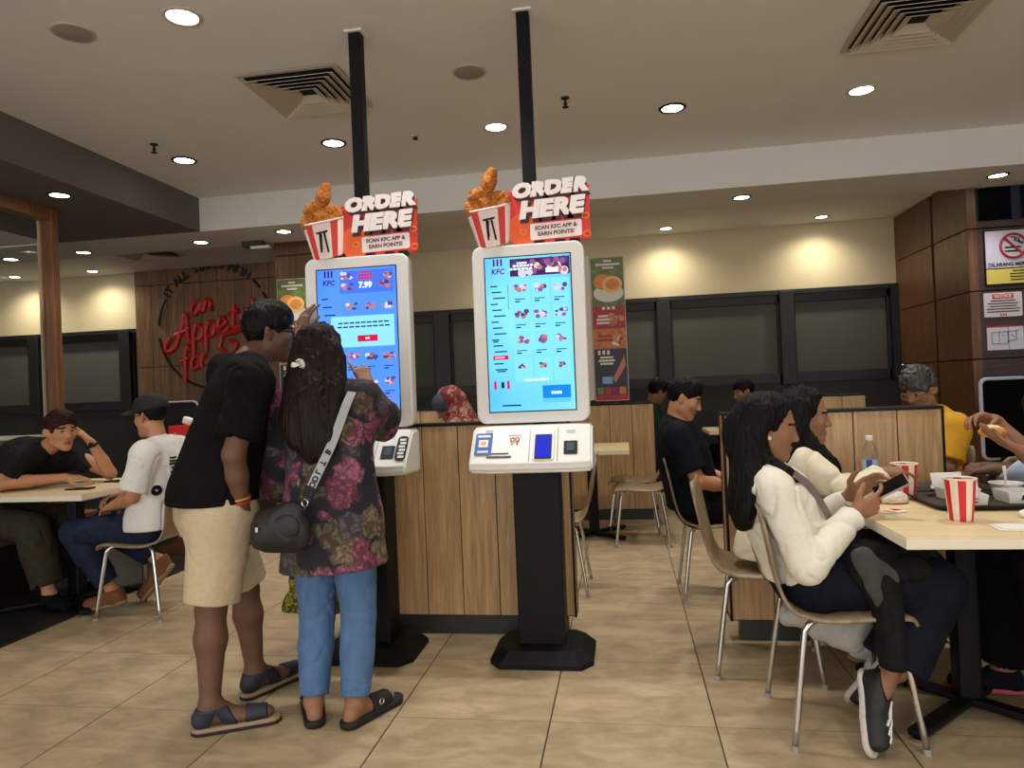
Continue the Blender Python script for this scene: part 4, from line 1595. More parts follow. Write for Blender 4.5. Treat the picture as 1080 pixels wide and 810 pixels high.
    for k, ((u, v), (a, b), an) in enumerate(pcs):
        e1 = nrm(V(g(math.cos(an), math.sin(an), 0)) - V(g(0, 0, 0)))
        e2 = nrm(V(g(-math.sin(an), math.cos(an), 0)) - V(g(0, 0, 0)))
        Rm = np.stack([e1, V(0, 1, 0), e2], 1)
        c = V(g(u, v, -0.006 - 0.004 * (k % 3))) 
        Vv, Q = sdf_mesh([ell(c, (a, 0.022, b), Rm)], 0.005, disp=folds(0.007, (60, 60, 60), k * 3.1, 0.3), relax=0)
        np_mesh('chicken_piece', Vv, Q, M_CHK, t)
    # drumstick standing up
    a0, a1 = V(g(0.0, 0.25, -0.008)), V(g(0.045, 0.345, -0.008))
    Vv, Q = sdf_mesh([cone(a0, a0 + (a1 - a0) * 0.5, 0.022, 0.034), cone(a0 + (a1 - a0) * 0.5, a1, 0.036, 0.03)], 0.005, disp=folds(0.006, (60, 60, 60), 9, 0.3), relax=0)
    np_mesh('drumstick', Vv, Q, M_CHK, t)
    bm = BM()
    for u in (0.03, 0.13, 0.2):
        box(bm, (u, 0.012, -0.006), (0.05, 0.03, 0.02))
    obj('mounting_clip', bm, M_BLACK, t)
    return t

order_sign(-0.40, 3.405, 2.012, '"ORDER HERE" bucket sign on top of the right kiosk')
order_sign(-1.258, 3.405, 2.012, '"ORDER HERE" bucket sign on top of the left kiosk')

# ------------------------------------------------------------------ poster standees
M_POSTG = mat('poster_green', (96, 112, 60), 0.4, var=0.4, scale=14)
M_POSTBR = mat('poster_brown', (150, 110, 70), 0.4, var=0.3, scale=20)
M_POSTR = mat('poster_red', (160, 24, 36), 0.4, var=0.25, scale=16)
M_POSTO = mat('poster_ochre', (186, 110, 44), 0.4, var=0.4, scale=26)
M_POSTN = mat('poster_night', (26, 24, 40), 0.4, var=0.4, scale=14)
M_BUN = mat('poster_bun', (206, 132, 62), 0.4, var=0.2, scale=30)
M_BUNL = mat('poster_bun_light', (232, 178, 112), 0.4)
M_PLATE = mat('poster_plate', (214, 208, 200), 0.4)
M_SKINP = mat('poster_hand', (190, 110, 84), 0.4)

def standee(x, y, z0, w, h, label, side=1):
    t = thing('poster_stand', label, 'poster', (x, y, 0))
    f = wallframe(0, 0, z0)
    bm = BM()
    slab(bm, rrect(w + 0.012, h + 0.012, 0.012), 0.012, lambda u, v, q: f(u, v + h / 2, q))
    obj('backing_board', bm, mat('poster_edge', (206, 196, 188), 0.5), t)
    def panel(nm, v0, v1, m):
        bm = BM()
        slab(bm, rect(w, v1 - v0, 0, (v0 + v1) / 2), 0.002, lambda u, v, q: f(u, v, q - 0.003))
        return obj(nm, bm, m, t)
    G = lambda d: (lambda u, v, q: f(u, v, q - d))
    # top: egg buns on a plate
    p = panel('bun_poster', h * 0.66, h, M_POSTG)
    bm = BM()
    slab(bm, disc(w * 0.46, w * 0.02, h * 0.75, 24, 1, 0.6), 0.002, G(0.005), mi=0)
    slab(bm, disc(w * 0.27, -w * 0.16, h * 0.83, 20, 1, 0.9), 0.002, G(0.007), mi=1)
    slab(bm, disc(w * 0.29, w * 0.14, h * 0.81, 20, 1.05, 0.9), 0.002, G(0.009), mi=2)
    slab(bm, disc(w * 0.2, w * 0.15, h * 0.81, 20, 1.05, 0.85), 0.002, G(0.011), mi=1)
    for k, wd in enumerate((0.25, 0.75, 0.35)):
        slab(bm, rect(w * wd, h * 0.014, w * 0.02, h * (0.975 - 0.024 * k)), 0.002, G(0.005), mi=0)
    obj('bun_picture', bm, [M_PLATE, M_BUN, M_BUNL], p)
    p = panel('red_poster', h * 0.50, h * 0.66, M_POSTR)
    bm = BM()
    for k in (-1, 0, 1):
        slab(bm, rect(w * 0.09, h * 0.02, k * w * 0.15, h * 0.645), 0.002, G(0.005), mi=0)
    for k, wd in enumerate((0.3, 0.4, 0.4)):
        slab(bm, rect(w * wd, h * 0.015, -w * 0.18, h * (0.59 - 0.024 * k)), 0.002, G(0.005), mi=0)
    rr = random.Random(int(x * 100))
    for k in range(14):
        slab(bm, disc(w * rr.uniform(0.04, 0.09), w * rr.uniform(0.05, 0.4), h * rr.uniform(0.52, 0.60), 9), 0.002, G(0.005 + 0.0004 * k), mi=1 + k % 2)
    obj('meal_picture', bm, [M_PLATE, M_BUN, M_POSTBR], p)
    p = panel('ochre_poster', h * 0.36, h * 0.50, M_POSTO)
    bm = BM()
    for k, wd in enumerate((0.42, 0.46)):
        slab(bm, rect(w * wd, h * 0.017, -w * 0.15, h * (0.45 - 0.028 * k)), 0.002, G(0.005), mi=0)
    for k in range(12):
        slab(bm, disc(w * rr.uniform(0.03, 0.08), w * rr.uniform(0.1, 0.42), h * rr.uniform(0.385, 0.475), 9), 0.002, G(0.005 + 0.0004 * k), mi=k % 3)
    obj('meal_picture', bm, [M_POSTR, M_PLATE, M_BUN], p)
    p = panel('night_poster', 0.0, h * 0.36, M_POSTN)
    bm = BM()
    for k in (-1, 0, 1):
        slab(bm, rect(w * 0.08, h * 0.03, -w * 0.2 + k * w * 0.14, h * 0.335), 0.002, G(0.005), mi=0)
    for k, wd in enumerate((0.4, 0.5, 0.4)):
        slab(bm, rect(w * wd, h * 0.014, -w * 0.12, h * (0.30 - 0.022 * k)), 0.002, G(0.005), mi=0)
    slab(bm, [(w * 0.05, h * 0.15), (w * 0.42, h * 0.31), (w * 0.46, h * 0.24), (w * 0.12, h * 0.12)], 0.002, G(0.005), mi=1)
    slab(bm, rect(w * 0.32, h * 0.05, -w * 0.12, h * 0.14), 0.002, G(0.007), mi=2)
    for k, mi in enumerate((3, 4, 5, 6)):
        slab(bm, rect(w * 0.2, h * 0.05, w * (-0.34 + 0.225 * k), h * 0.065), 0.002, G(0.005), mi=mi)
    slab(bm, rect(w, h * 0.035, 0, h * 0.018), 0.002, G(0.005), mi=4)
    obj('meal_picture', bm, [M_PLATE, M_SKINP, mat('poster_blue_glow', (110, 160, 220), 0.4), M_POSTG, M_POSTR, mat('poster_plum', (110, 30, 70), 0.4), M_POSTO], p)
    bm = BM()
    box(bm, (side * (w / 2 + 0.035), 0.02, z0 + h / 2 + 0.02), (0.05, 0.03, h + 0.03), 0.006)
    obj('pale_side_strip', bm, mat('poster_edge', (206, 196, 188), 0.5), t)
    bm = BM()
    for s in (-0.3, 0.3):
        box(bm, (s * w, 0.05, z0 + 0.05), (0.04, 0.07, 0.16), 0.004)
    obj('clamp', bm, M_BLACK, t)
    return t

standee(-0.105, 6.83, 1.155, 0.31, 1.37, 'tall food poster mounted on the divider right of the right kiosk screen', -1)
standee(-3.33, 6.83, 1.155, 0.31, 1.37, 'tall food poster left of the left kiosk, half hidden by the couple', 1)
# ------------------------------------------------------------------ people
SKIN_D = mat('skin_dark_brown', (100, 68, 50), 0.62, sss=0.05, var=0.05, scale=25)
SKIN_M = mat('skin_brown', (142, 99, 73), 0.62, sss=0.05, var=0.05, scale=25)
SKIN_L = mat('skin_tan', (184, 130, 94), 0.62, sss=0.05, var=0.05, scale=25)
M_EYE = mat('eye_white', (150, 138, 128), 0.5, spec=0.2)
M_IRIS = mat('eye_dark', (20, 13, 10), 0.3, spec=0.3)
M_LIP = mat('lip', (132, 72, 62), 0.45)
M_LIPD = mat('lip_dark', (98, 56, 46), 0.45)
M_NAIL = mat('nail', (190, 140, 118), 0.35)
M_HAIR = mat('black_hair', (10, 8, 7), 0.5, var=0.5, scale=90, stretch=(1, 1, 0.07), bump=0.9, spec=0.14)
M_HAIRB = mat('dark_brown_hair', (28, 17, 13), 0.5, var=0.6, scale=90, stretch=(1, 1, 0.07), bump=0.9, spec=0.16)
M_HAIRG = mat('grey_streaked_hair', (50, 46, 44), 0.5, var=0.7, scale=50, stretch=(1, 1, 0.2), bump=0.5)


def fr3(f, u):
    """Right-handed head/hand frame from a forward and an approximate up vector -> forward, right, up."""
    f = nrm(f)
    r = nrm(np.cross(f, u))
    return f, r, np.cross(r, f)


def hand_prims(w, d, n, thumb, s=1.0, curl=(0.5, 0.55, 0.6, 0.65), spread=0.10, th=(0.5, 0.3), thd=0.8):
    """Palm with five separate fingers. w wrist, d finger direction, n palm normal (fingers bend towards it), thumb = thumb-side vector."""
    d = nrm(d)
    n = nrm(V(n) - d * (V(n) @ d))
    t = nrm(np.cross(n, d))
    if t @ V(thumb) < 0:
        t = -t
    w = V(w)
    P = []
    L = 0.088 * s
    offs = (0.030, 0.011, -0.009, -0.027)
    klen = (1.0, 1.04, 0.99, 0.91)
    flen = ((0.044, 0.026, 0.021), (0.049, 0.029, 0.022), (0.045, 0.027, 0.021), (0.035, 0.021, 0.019))
    rad = (0.0093, 0.0095, 0.009, 0.008)
    P.append(cone(w - d * 0.012 * s, w + d * 0.02 * s, 0.027 * s, 0.028 * s, 0.015, n, 0.72))
    for i in range(4):
        kn = w + d * L * klen[i] + t * offs[i] * s
        P.append(cone(w + d * 0.012 * s + t * offs[i] * 0.6 * s, kn, 0.0155 * s, 0.0112 * s, 0.012))
        a = 0.0
        p = kn
        for j in range(3):
            a += curl[i] * (0.9, 1.1, 0.8)[j]
            dd = nrm((d + t * (spread * (1.2 - 0.8 * i))) * math.cos(a) + n * math.sin(a))
            q = p + dd * flen[i][j] * s
            P.append(cone(p, q, rad[i] * s * (1 - 0.08 * j), rad[i] * s * (0.93 - 0.09 * j), 0.003))
            p = q
    b = w + d * 0.022 * s + t * 0.022 * s + n * 0.006 * s
    m = b + (d * 0.55 + t * thd + n * th[0] * 0.5) * 0.042 * s
    P.append(cone(b, m, 0.0175 * s, 0.0125 * s, 0.012))
    e = m + nrm(d * 0.85 + t * (thd - 0.45) + n * th[0]) * 0.036 * s
    P.append(cone(m, e, 0.0118 * s, 0.0105 * s, 0.004))
    P.append(cone(e, e + nrm(d * 0.95 + t * (thd - 0.7) + n * (th[0] + th[1])) * 0.027 * s, 0.0103 * s, 0.008 * s, 0.003))
    return P


class Person:
    def __init__(self, name_label, J, skin, S=1.0, vox=0.0055, hs=1.0, lip=None, female=False, hands=None, face=True):
        J = {k: V(v) for k, v in J.items()}
        self.J, self.S, self.hs = J, S, hs
        base = (J['pel'][0], J['pel'][1], 0.0)
        self.t = thing('person', name_label, 'person', base)
        pel, chest, neck, head = J['pel'], J['chest'], J['neck'], J['head']
        side = nrm(J['shR'] - J['shL'])
        up = nrm(chest - pel)
        fwd = nrm(np.cross(up, side))
        self.fwd, self.side, self.up = fwd, side, up
        hside = nrm(J['hipR'] - J['hipL'])
        w = 0.9 if female else 1.0
        waist = pel * 0.5 + chest * 0.5
        self.waist = waist
        T = []
        hc = (J['hipL'] + J['hipR']) / 2
        hfw = nrm(np.cross(nrm(waist - hc + V(0, 0, 0.02)), hside))
        T.append(cone(J['hipL'] * 0.75 + hc * 0.25, J['hipR'] * 0.75 + hc * 0.25, 0.118 * S, 0.118 * S, 0.05, None))
        T.append(cone(hc + up * 0.05, waist, 0.155 * S * w, 0.14 * S * w, 0.06, fwd, 0.72))
        T.append(cone(waist, chest, 0.14 * S * w, 0.165 * S * w, 0.06, fwd, 0.70))
        T.append(cone(chest, neck * 0.6 + chest * 0.4, 0.165 * S * w, 0.10 * S, 0.05, fwd, 0.68))
        for s in ('L', 'R'):
            sh = J['sh' + s]
            T.append(cone(neck * 0.65 + sh * 0.35 - up * 0.02, sh, 0.055 * S, 0.056 * S, 0.04))
            T.append(cone(chest, sh - up * 0.05, 0.085 * S, 0.065 * S, 0.05, fwd, 0.8))
        if female:
            for s in ('L', 'R'):
                c = chest * 0.75 + waist * 0.25 + (J['sh' + s] - (J['shL'] + J['shR']) / 2) * 0.5 + fwd * 0.075 * S
                T.append(ell(c, (0.07 * S, 0.07 * S, 0.075 * S), None, 0.05))
        self.torso = T
        hf = nrm(J['hf'])
        hu = J.get('hu', V(0, 0, 1))
        f, r, u = fr3(hf, hu)
        self.hfr = (f, r, u)
        hb = head - u * 0.06 * hs - f * 0.02 * hs
        N = [cone(neck, hb, 0.056 * S * w, 0.052 * S * w, 0.03)]
        arms = {}
        for s in ('L', 'R'):
            sh, el, wr = J['sh' + s], J['el' + s], J['wr' + s]
            arms[s] = [cone(sh, el, 0.051 * S * w, 0.041 * S * w, 0.02), cone(el, el * 0.6 + wr * 0.4, 0.041 * S * w, 0.040 * S * w, 0.015),
                       cone(el * 0.6 + wr * 0.4, wr, 0.040 * S * w, 0.027 * S * w, 0.015)]
        self.arms = arms
        legs = {}
        for s in ('L', 'R'):
            hp, kn, an = J['hip' + s], J['kn' + s], J['an' + s]
            cal = kn * 0.68 + an * 0.32
            bk = nrm(V(an - kn)) 
            legs[s] = [cone(hp, kn, 0.088 * S, 0.056 * S, 0.03), cone(kn, cal, 0.054 * S, 0.056 * S, 0.02), cone(cal, an, 0.056 * S, 0.034 * S, 0.03)]
        self.legs = legs
        feet = {}
        for s in ('L', 'R'):
            an, toe = J['an' + s], J['toe' + s]
            fd = nrm(toe - an)
            heel = J.get('heel' + s, an - V(0, 0, 0.045) - nrm(V(fd[0], fd[1], 0)) * 0.03)
            feet[s] = (heel, toe)
        self.feet = feet
        FT = []
        for s in ('L', 'R'):
            h, t_ = feet[s]
            an = J['an' + s]
            FT += [cone(an, h, 0.035 * S, 0.027 * S, 0.02), cone(an, h * 0.45 + t_ * 0.55, 0.034 * S, 0.028 * S, 0.03), cone(h, t_, 0.027 * S, 0.021 * S, 0.02),
                   cone(h * 0.35 + t_ * 0.65, t_, 0.036 * S, 0.026 * S, 0.02, V(0, 0, 1), 0.6)]
        self.footp = FT
        H = self.head_prims(head, f, r, u, hs, face)
        HP = []
        hands = hands or {}
        for s in ('L', 'R'):
            h = dict(hands.get(s, {}))
            wr, el = J['wr' + s], J['el' + s]
            d = h.pop('d', nrm(wr - el))
            n = h.pop('n', V(0, 0, -1))
            tb = h.pop('t', V(0, 0, 1))
            HP += hand_prims(wr, d, n, tb, h.pop('s', 1.0), **h)
        body = []
        body += [grow(p, -0.012) for p in T] + N + H + arms['L'] + arms['R'] + legs['L'] + legs['R'] + FT + HP
        Vv, Q = sdf_mesh(body, vox, relax=1)
        C = Vv[Q].mean(1)
        paint = np.zeros(len(Q), int)
        if face:
            loc = np.stack([(C - head) @ f, (C - head) @ r, (C - head) @ u], 1) / hs
            ff = loc[:, 0] > 0.03
            for sg in (-1, 1):
                e = loc - V(0.074, sg * 0.032, 0.003)
                inn = (np.abs(e[:, 1]) / 0.0175) ** 2 + (np.abs(e[:, 2] + 0.001) / 0.006) ** 2 < 1
                paint[inn & ff] = 1
                inn = (e[:, 1] ** 2 + e[:, 2] ** 2) < 0.0064 ** 2
                paint[inn & ff] = 2
                br = ((loc[:, 1] - sg * 0.034) / 0.022) ** 2 + ((loc[:, 2] - 0.027 + 0.25 * (np.abs(loc[:, 1]) - 0.034)) / 0.0055) ** 2 < 1
                paint[br & ff] = 3
            lp = (loc[:, 1] / 0.025) ** 2 + ((loc[:, 2] + 0.070) / 0.0115) ** 2 < 1
            paint[lp & (loc[:, 0] > 0.075)] = 4
        V0 = Vv - np.array(base)
        self.body = np_mesh('body', V0, Q, [skin, M_EYE, M_IRIS, M_HAIR, lip or M_LIP], self.t, paint)

    def head_prims(self, head, f, r, u, hs, face):
        R = np.stack([f, r, u], 1)
        P = lambda a, b, c: head + (f * a + r * b + u * c) * hs
        k = hs
        H = [ell(P(-0.012, 0, 0.030), V(0.096, 0.076, 0.088) * k, R, 0.02),
             ell(P(0.026, 0, -0.035), V(0.066, 0.060, 0.078) * k, R, 0.035),
             cone(P(0.0, -0.048, -0.062), P(0.066, -0.014, -0.103), 0.021 * k, 0.018 * k, 0.03),
             cone(P(0.0, 0.048, -0.062), P(0.066, 0.014, -0.103), 0.021 * k, 0.018 * k, 0.03),
             ell(P(0.072, 0, -0.100), V(0.020, 0.022, 0.017) * k, R, 0.02)]
        if face:
            H += [cone(P(0.076, -0.034, 0.024), P(0.076, 0.034, 0.024), 0.011 * k, 0.011 * k, 0.02)]
            for s in (-1, 1):
                H.append(ell(P(0.052, s * 0.043, -0.026), V(0.026, 0.020, 0.020) * k, R, 0.025))
                H.append(dict(ell(P(0.098, s * 0.032, 0.003), V(0.018, 0.019, 0.012) * k, R, 0.012), neg=True))
                H.append(ell(P(0.069, s * 0.032, 0.003), V(0.0135, 0.0155, 0.0125) * k, R, 0.003))
            H += [cone(P(0.086, 0, 0.012), P(0.108, 0, -0.030), 0.0085 * k, 0.0115 * k, 0.012)]
            for s in (-1, 1):
                H.append(ell(P(0.095, s * 0.0125, -0.036), V(0.011, 0.008, 0.008) * k, R, 0.006))
            H += [cone(P(0.088, -0.020, -0.068), P(0.088, 0.020, -0.068), 0.006 * k, 0.006 * k, 0.008), ell(P(0.093, 0, -0.064), V(0.008, 0.014, 0.0055) * k, R, 0.006),
                  ell(P(0.091, 0, -0.077), V(0.008, 0.016, 0.006) * k, R, 0.006)]
        for s in (-1, 1):
            e1 = nrm(f * 0.6 + r * s * -0.55)
            eu = nrm(u - f * 0.2)
            e2 = nrm(np.cross(eu, e1))
            H.append(ell(P(-0.012, s * 0.078, -0.008), V(0.019, 0.008, 0.033) * k, np.stack([nrm(f - u * (f @ eu)), e2, eu], 1), 0.006))
            H.append(dict(ell(P(-0.008, s * 0.088, -0.004), V(0.009, 0.007, 0.016) * k, R, 0.004), neg=True))
        return H

    def hp(self, a, b, c):
        f, r, u = self.hfr
        return self.J['head'] + (f * a + r * b + u * c) * self.hs

    # ---- clothing
    def garment(self, name, prims, m, vox=0.007, cuts=(), disp=None, relax=1):
        return sdf_obj(name, prims, m, self.t, vox, cuts, disp, relax)

    def top(self, name, m, sleeve=0.6, infl=0.014, hem=None, fold=0.006, extra=(), arm_infl=0.016, vox=0.007, neckcut=0.03, seed=0, cuffs=True, fscale=(13, 13, 9)):
        J = self.J
        P = [grow(p, infl) for p in self.torso]
        sl = sleeve if isinstance(sleeve, dict) else dict(L=sleeve, R=sleeve)
        a = arm_infl
        for s in ('L', 'R'):
            sh, el, wr = J['sh' + s], J['el' + s], J['wr' + s]
            q = sl[s]
            if q <= 1:
                e, d = sh + (el - sh) * q, nrm(el - sh)
                P.append(clip(cone(sh, e + d * 0.05, 0.054 * self.S + a, 0.050 * self.S + a * 1.25, 0.016), e, d))
            else:
                e, d = el + (wr - el) * (q - 1), nrm(wr - el)
                P.append(cone(sh, el, 0.055 * self.S + a, 0.048 * self.S + a, 0.014))
                P.append(clip(cone(el, e + d * 0.02, 0.048 * self.S + a, 0.032 * self.S + a * 0.75, 0.02), e, d))
                if q > 1.9 and cuffs:
                    P.append(clip(clip(cone(e - d * 0.05, e + d * 0.02, 0.036 * self.S + a * 0.7, 0.036 * self.S + a * 0.7, 0.004), e, d), e - d * 0.035, -d))
        P += list(extra)
        nd = nrm(J['head'] - J['neck'])
        cuts = [(J['neck'] + nd * neckcut, nd)]
        if hem is not None:
            cuts += hem if isinstance(hem, list) else [hem]
        return self.garment(name, P, m, vox, cuts, folds(fold * 1.45, fscale, seed, 0.75), 1)

    def trousers(self, name, m, leg=1.9, infl=0.016, width=0.0, fold=0.006, top_cut=None, vox=0.008, seed=3, flare=0.0, extra=(), fscale=(12, 12, 15)):
        J = self.J
        hc = (J['hipL'] + J['hipR']) / 2
        P = [grow(self.torso[0], infl), cone(hc + self.up * 0.02, hc + self.up * 0.10, 0.15 * self.S + infl, 0.145 * self.S + infl, 0.05, self.fwd, 0.75)]
        cuts = [(hc + self.up * 0.13, self.up)] if top_cut is None else [top_cut]
        for s in ('L', 'R'):
            hp, kn, an = J['hip' + s], J['kn' + s], J['an' + s]
            if leg <= 1:
                e = hp + (kn - hp) * leg
                d = nrm(kn - hp)
                P.append(clip(cone(hp, e + d * 0.06, 0.095 * self.S + infl, (0.095 - 0.033 * leg) * self.S + infl + width, 0.04), e, d))
            else:
                P.append(cone(hp, kn, 0.092 * self.S + infl, 0.060 * self.S + infl + width, 0.018))
                e = kn + (an - kn) * (leg - 1)
                d = nrm(an - kn)
                P.append(cone(kn, kn * 0.6 + e * 0.4, 0.058 * self.S + infl + width, 0.060 * self.S + infl + width, 0.010))
                P.append(clip(cone(kn * 0.6 + e * 0.4, e + d * 0.03, 0.060 * self.S + infl + width, 0.042 * self.S + infl + width + flare, 0.010), e, d))
        P += list(extra)
        return self.garment(name, P, m, vox, cuts, folds(fold * 1.5, fscale, seed, 0.8), 1)

    def shoes(self, m, name='shoe', infl=0.012, sole=None, vox=0.005):
        for s in ('L', 'R'):
            h, t_ = self.feet[s]
            an = self.J['an' + s]
            fd = nrm(t_ - h)
            P = [cone(an, h, 0.036 + infl, 0.030 + infl, 0.02), cone(an, h * 0.45 + t_ * 0.55, 0.034 + infl, 0.028 + infl, 0.03),
                 cone(h, t_, 0.030 + infl, 0.024 + infl, 0.02), cone(h * 0.35 + t_ * 0.65, t_, 0.038 + infl, 0.028 + infl, 0.02, V(0, 0, 1), 0.65)]
            nd = nrm(an - (h * 0.7 + t_ * 0.3))
            up = nrm(nd - fd * (nd @ fd))
            sd = np.cross(fd, up)
            o = self.garment(name, P, m, vox, [(an + up * 0.012, up), (h - up * 0.028, -up)])
            if sole:
                P = [cone(h - up * 0.02 - fd * 0.01, t_ - up * 0.018 + fd * 0.012, 0.044, 0.042, 0.01), cone(h * 0.35 + t_ * 0.65 - up * 0.02, t_ - up * 0.018, 0.05, 0.042, 0.02)]
                so = self.garment('sole', P, sole, vox, [(h - up * 0.012, up), (h - up * 0.034, -up)])
                so.parent = o

    # ---- hair
    def hair_short(self, m, puff=0.014, line=0.045, back=-0.075, fold=0.005, side=0.0, fade=True, seed=1, front=0.02):
        f, r, u = self.hfr
        R = np.stack([f, r, u], 1)
        k = self.hs
        P = [ell(self.hp(-0.016, 0, 0.036), V(0.100 + puff * 0.5, 0.078 + puff * 0.5, 0.090 + puff) * k, R, 0.02),
             ell(self.hp(0.02, 0, 0.075), V(0.066, 0.060, 0.042 + puff) * k, R, 0.03)]
        # face, ears and nape stay clear
        P.append(dict(ell(self.hp(0.105, 0, -0.045), V(0.09, 0.13, line + 0.05) * k, R, 0.012), neg=True))
        P.append(dict(ell(self.hp(-0.004, 0.098, -0.03), V(0.036, 0.05, 0.045) * k, R, 0.01), neg=True))
        P.append(dict(ell(self.hp(-0.004, -0.098, -0.03), V(0.036, 0.05, 0.045) * k, R, 0.01), neg=True))
        cut = [(self.hp(-0.05, 0, back), -(u + f * 0.15))]
        return self.garment('hair', P, m, 0.005, cut, folds(fold, (45, 45, 30), seed, 0.5), 1)

    def hair_long(self, m, strands, puff=0.012, seed=2, fold=0.006, line=0.035, cap=True):
        f, r, u = self.hfr
        R = np.stack([f, r, u], 1)
        k = self.hs
        P = [ell(self.hp(-0.018, 0, 0.036), V(0.104, 0.084, 0.094 + puff) * k, R, 0.02),
             ell(self.hp(0.004, 0, 0.066), V(0.074, 0.070, 0.052 + puff) * k, R, 0.03),
             dict(ell(self.hp(0.122, 0, 0.0), V(0.100, 0.115, line + 0.080) * k, R, 0.014), neg=True)]
        for pts, r0, r1, fl in strands:
            q = spline(pts, 5) if len(pts) > 2 else [V(p) for p in pts]
            n = len(q) - 1
            for i in range(n):
                ra, rb = r0 + (r1 - r0) * i / n, r0 + (r1 - r0) * (i + 1) / n
                P.append(cone(q[i], q[i + 1], ra, rb, 0.025, fl[0] if fl else None, fl[1] if fl else 1.0))
        return self.garment('hair', P, m, 0.005, (), folds(fold, (60, 60, 6), seed, 0.6), 1)

    def glasses(self, m, rim=True):
        bm = BM()
        o = V(tuple(self.t.location))
        g = lambda a, b, c: tuple(self.hp(a, b, c) - o)
        for s in (-1, 1):
            tube(bm, [g(0.098 - 0.006 * abs(math.cos(a)), s * (0.034 + 0.025 * math.cos(a)), 0.0 + 0.018 * math.sin(a)) for a in np.linspace(0, 2 * PI, 21)], 0.0022, 6)
            tube(bm, [g(0.094, s * 0.058, 0.006), g(0.05, s * 0.078, 0.008), g(-0.01, s * 0.084, 0.010)], 0.0025, 6)
        tube(bm, [g(0.100, -0.01, 0.004), g(0.104, 0, 0.006), g(0.100, 0.01, 0.004)], 0.0022, 6)
        return obj('glasses', bm, m, self.t)
# ------------------------------------------------------------------ fabrics
C_BLACK = mat('black_cotton', (13, 13, 14), 0.85, var=0.2, scale=40, spec=0.12, bump=0.15)
C_BLACKF = mat('faded_black_cotton', (30, 29, 29), 0.85, var=0.2, scale=40, spec=0.12, bump=0.15)
C_NAVYB = mat('navy_black_cotton', (16, 18, 26), 0.85, var=0.2, scale=40, spec=0.12, bump=0.15)
C_BEIGE = mat('beige_chino', (186, 170, 140), 0.85, var=0.05, scale=50)
C_WHITE = mat('white_cotton', (222, 220, 216), 0.85, var=0.03, scale=30)
C_CREAM = mat('cream_sweatshirt', (214, 206, 182), 0.9, var=0.04, scale=60)
C_WSWEAT = mat('white_sweatshirt', (218, 214, 200), 0.9, var=0.04, scale=60)
C_DENIM = mat('blue_denim', (72, 104, 146), 0.8, var=0.16, scale=30, stretch=(1, 1, 0.4))
C_DNAVY = mat('dark_navy_denim', (17, 20, 31), 0.8, var=0.2, scale=30, spec=0.12, bump=0.15)
C_DBLUE = mat('dark_blue_denim', (32, 40, 60), 0.8, var=0.25, scale=20, spec=0.12, bump=0.15)
C_KHAKI = mat('dark_olive_cotton', (58, 52, 42), 0.85, var=0.15, scale=25, spec=0.12, bump=0.15)
C_GREEN = mat('dark_green_cotton', (24, 50, 38), 0.85, var=0.15, scale=30, spec=0.12, bump=0.15)
C_YELLOW = mat('mustard_yellow_cotton', (212, 158, 30), 0.85, var=0.06, scale=30)
C_LBLUE = mat('pale_blue_cotton', (168, 182, 204), 0.85, var=0.06, scale=30)
C_SANDAL = mat('navy_sandal_strap', (34, 38, 52), 0.6, var=0.2, scale=60)
C_SOLE = mat('tan_sole', (150, 128, 100), 0.7)
C_BSOLE = mat('black_rubber', (16, 16, 16), 0.7)

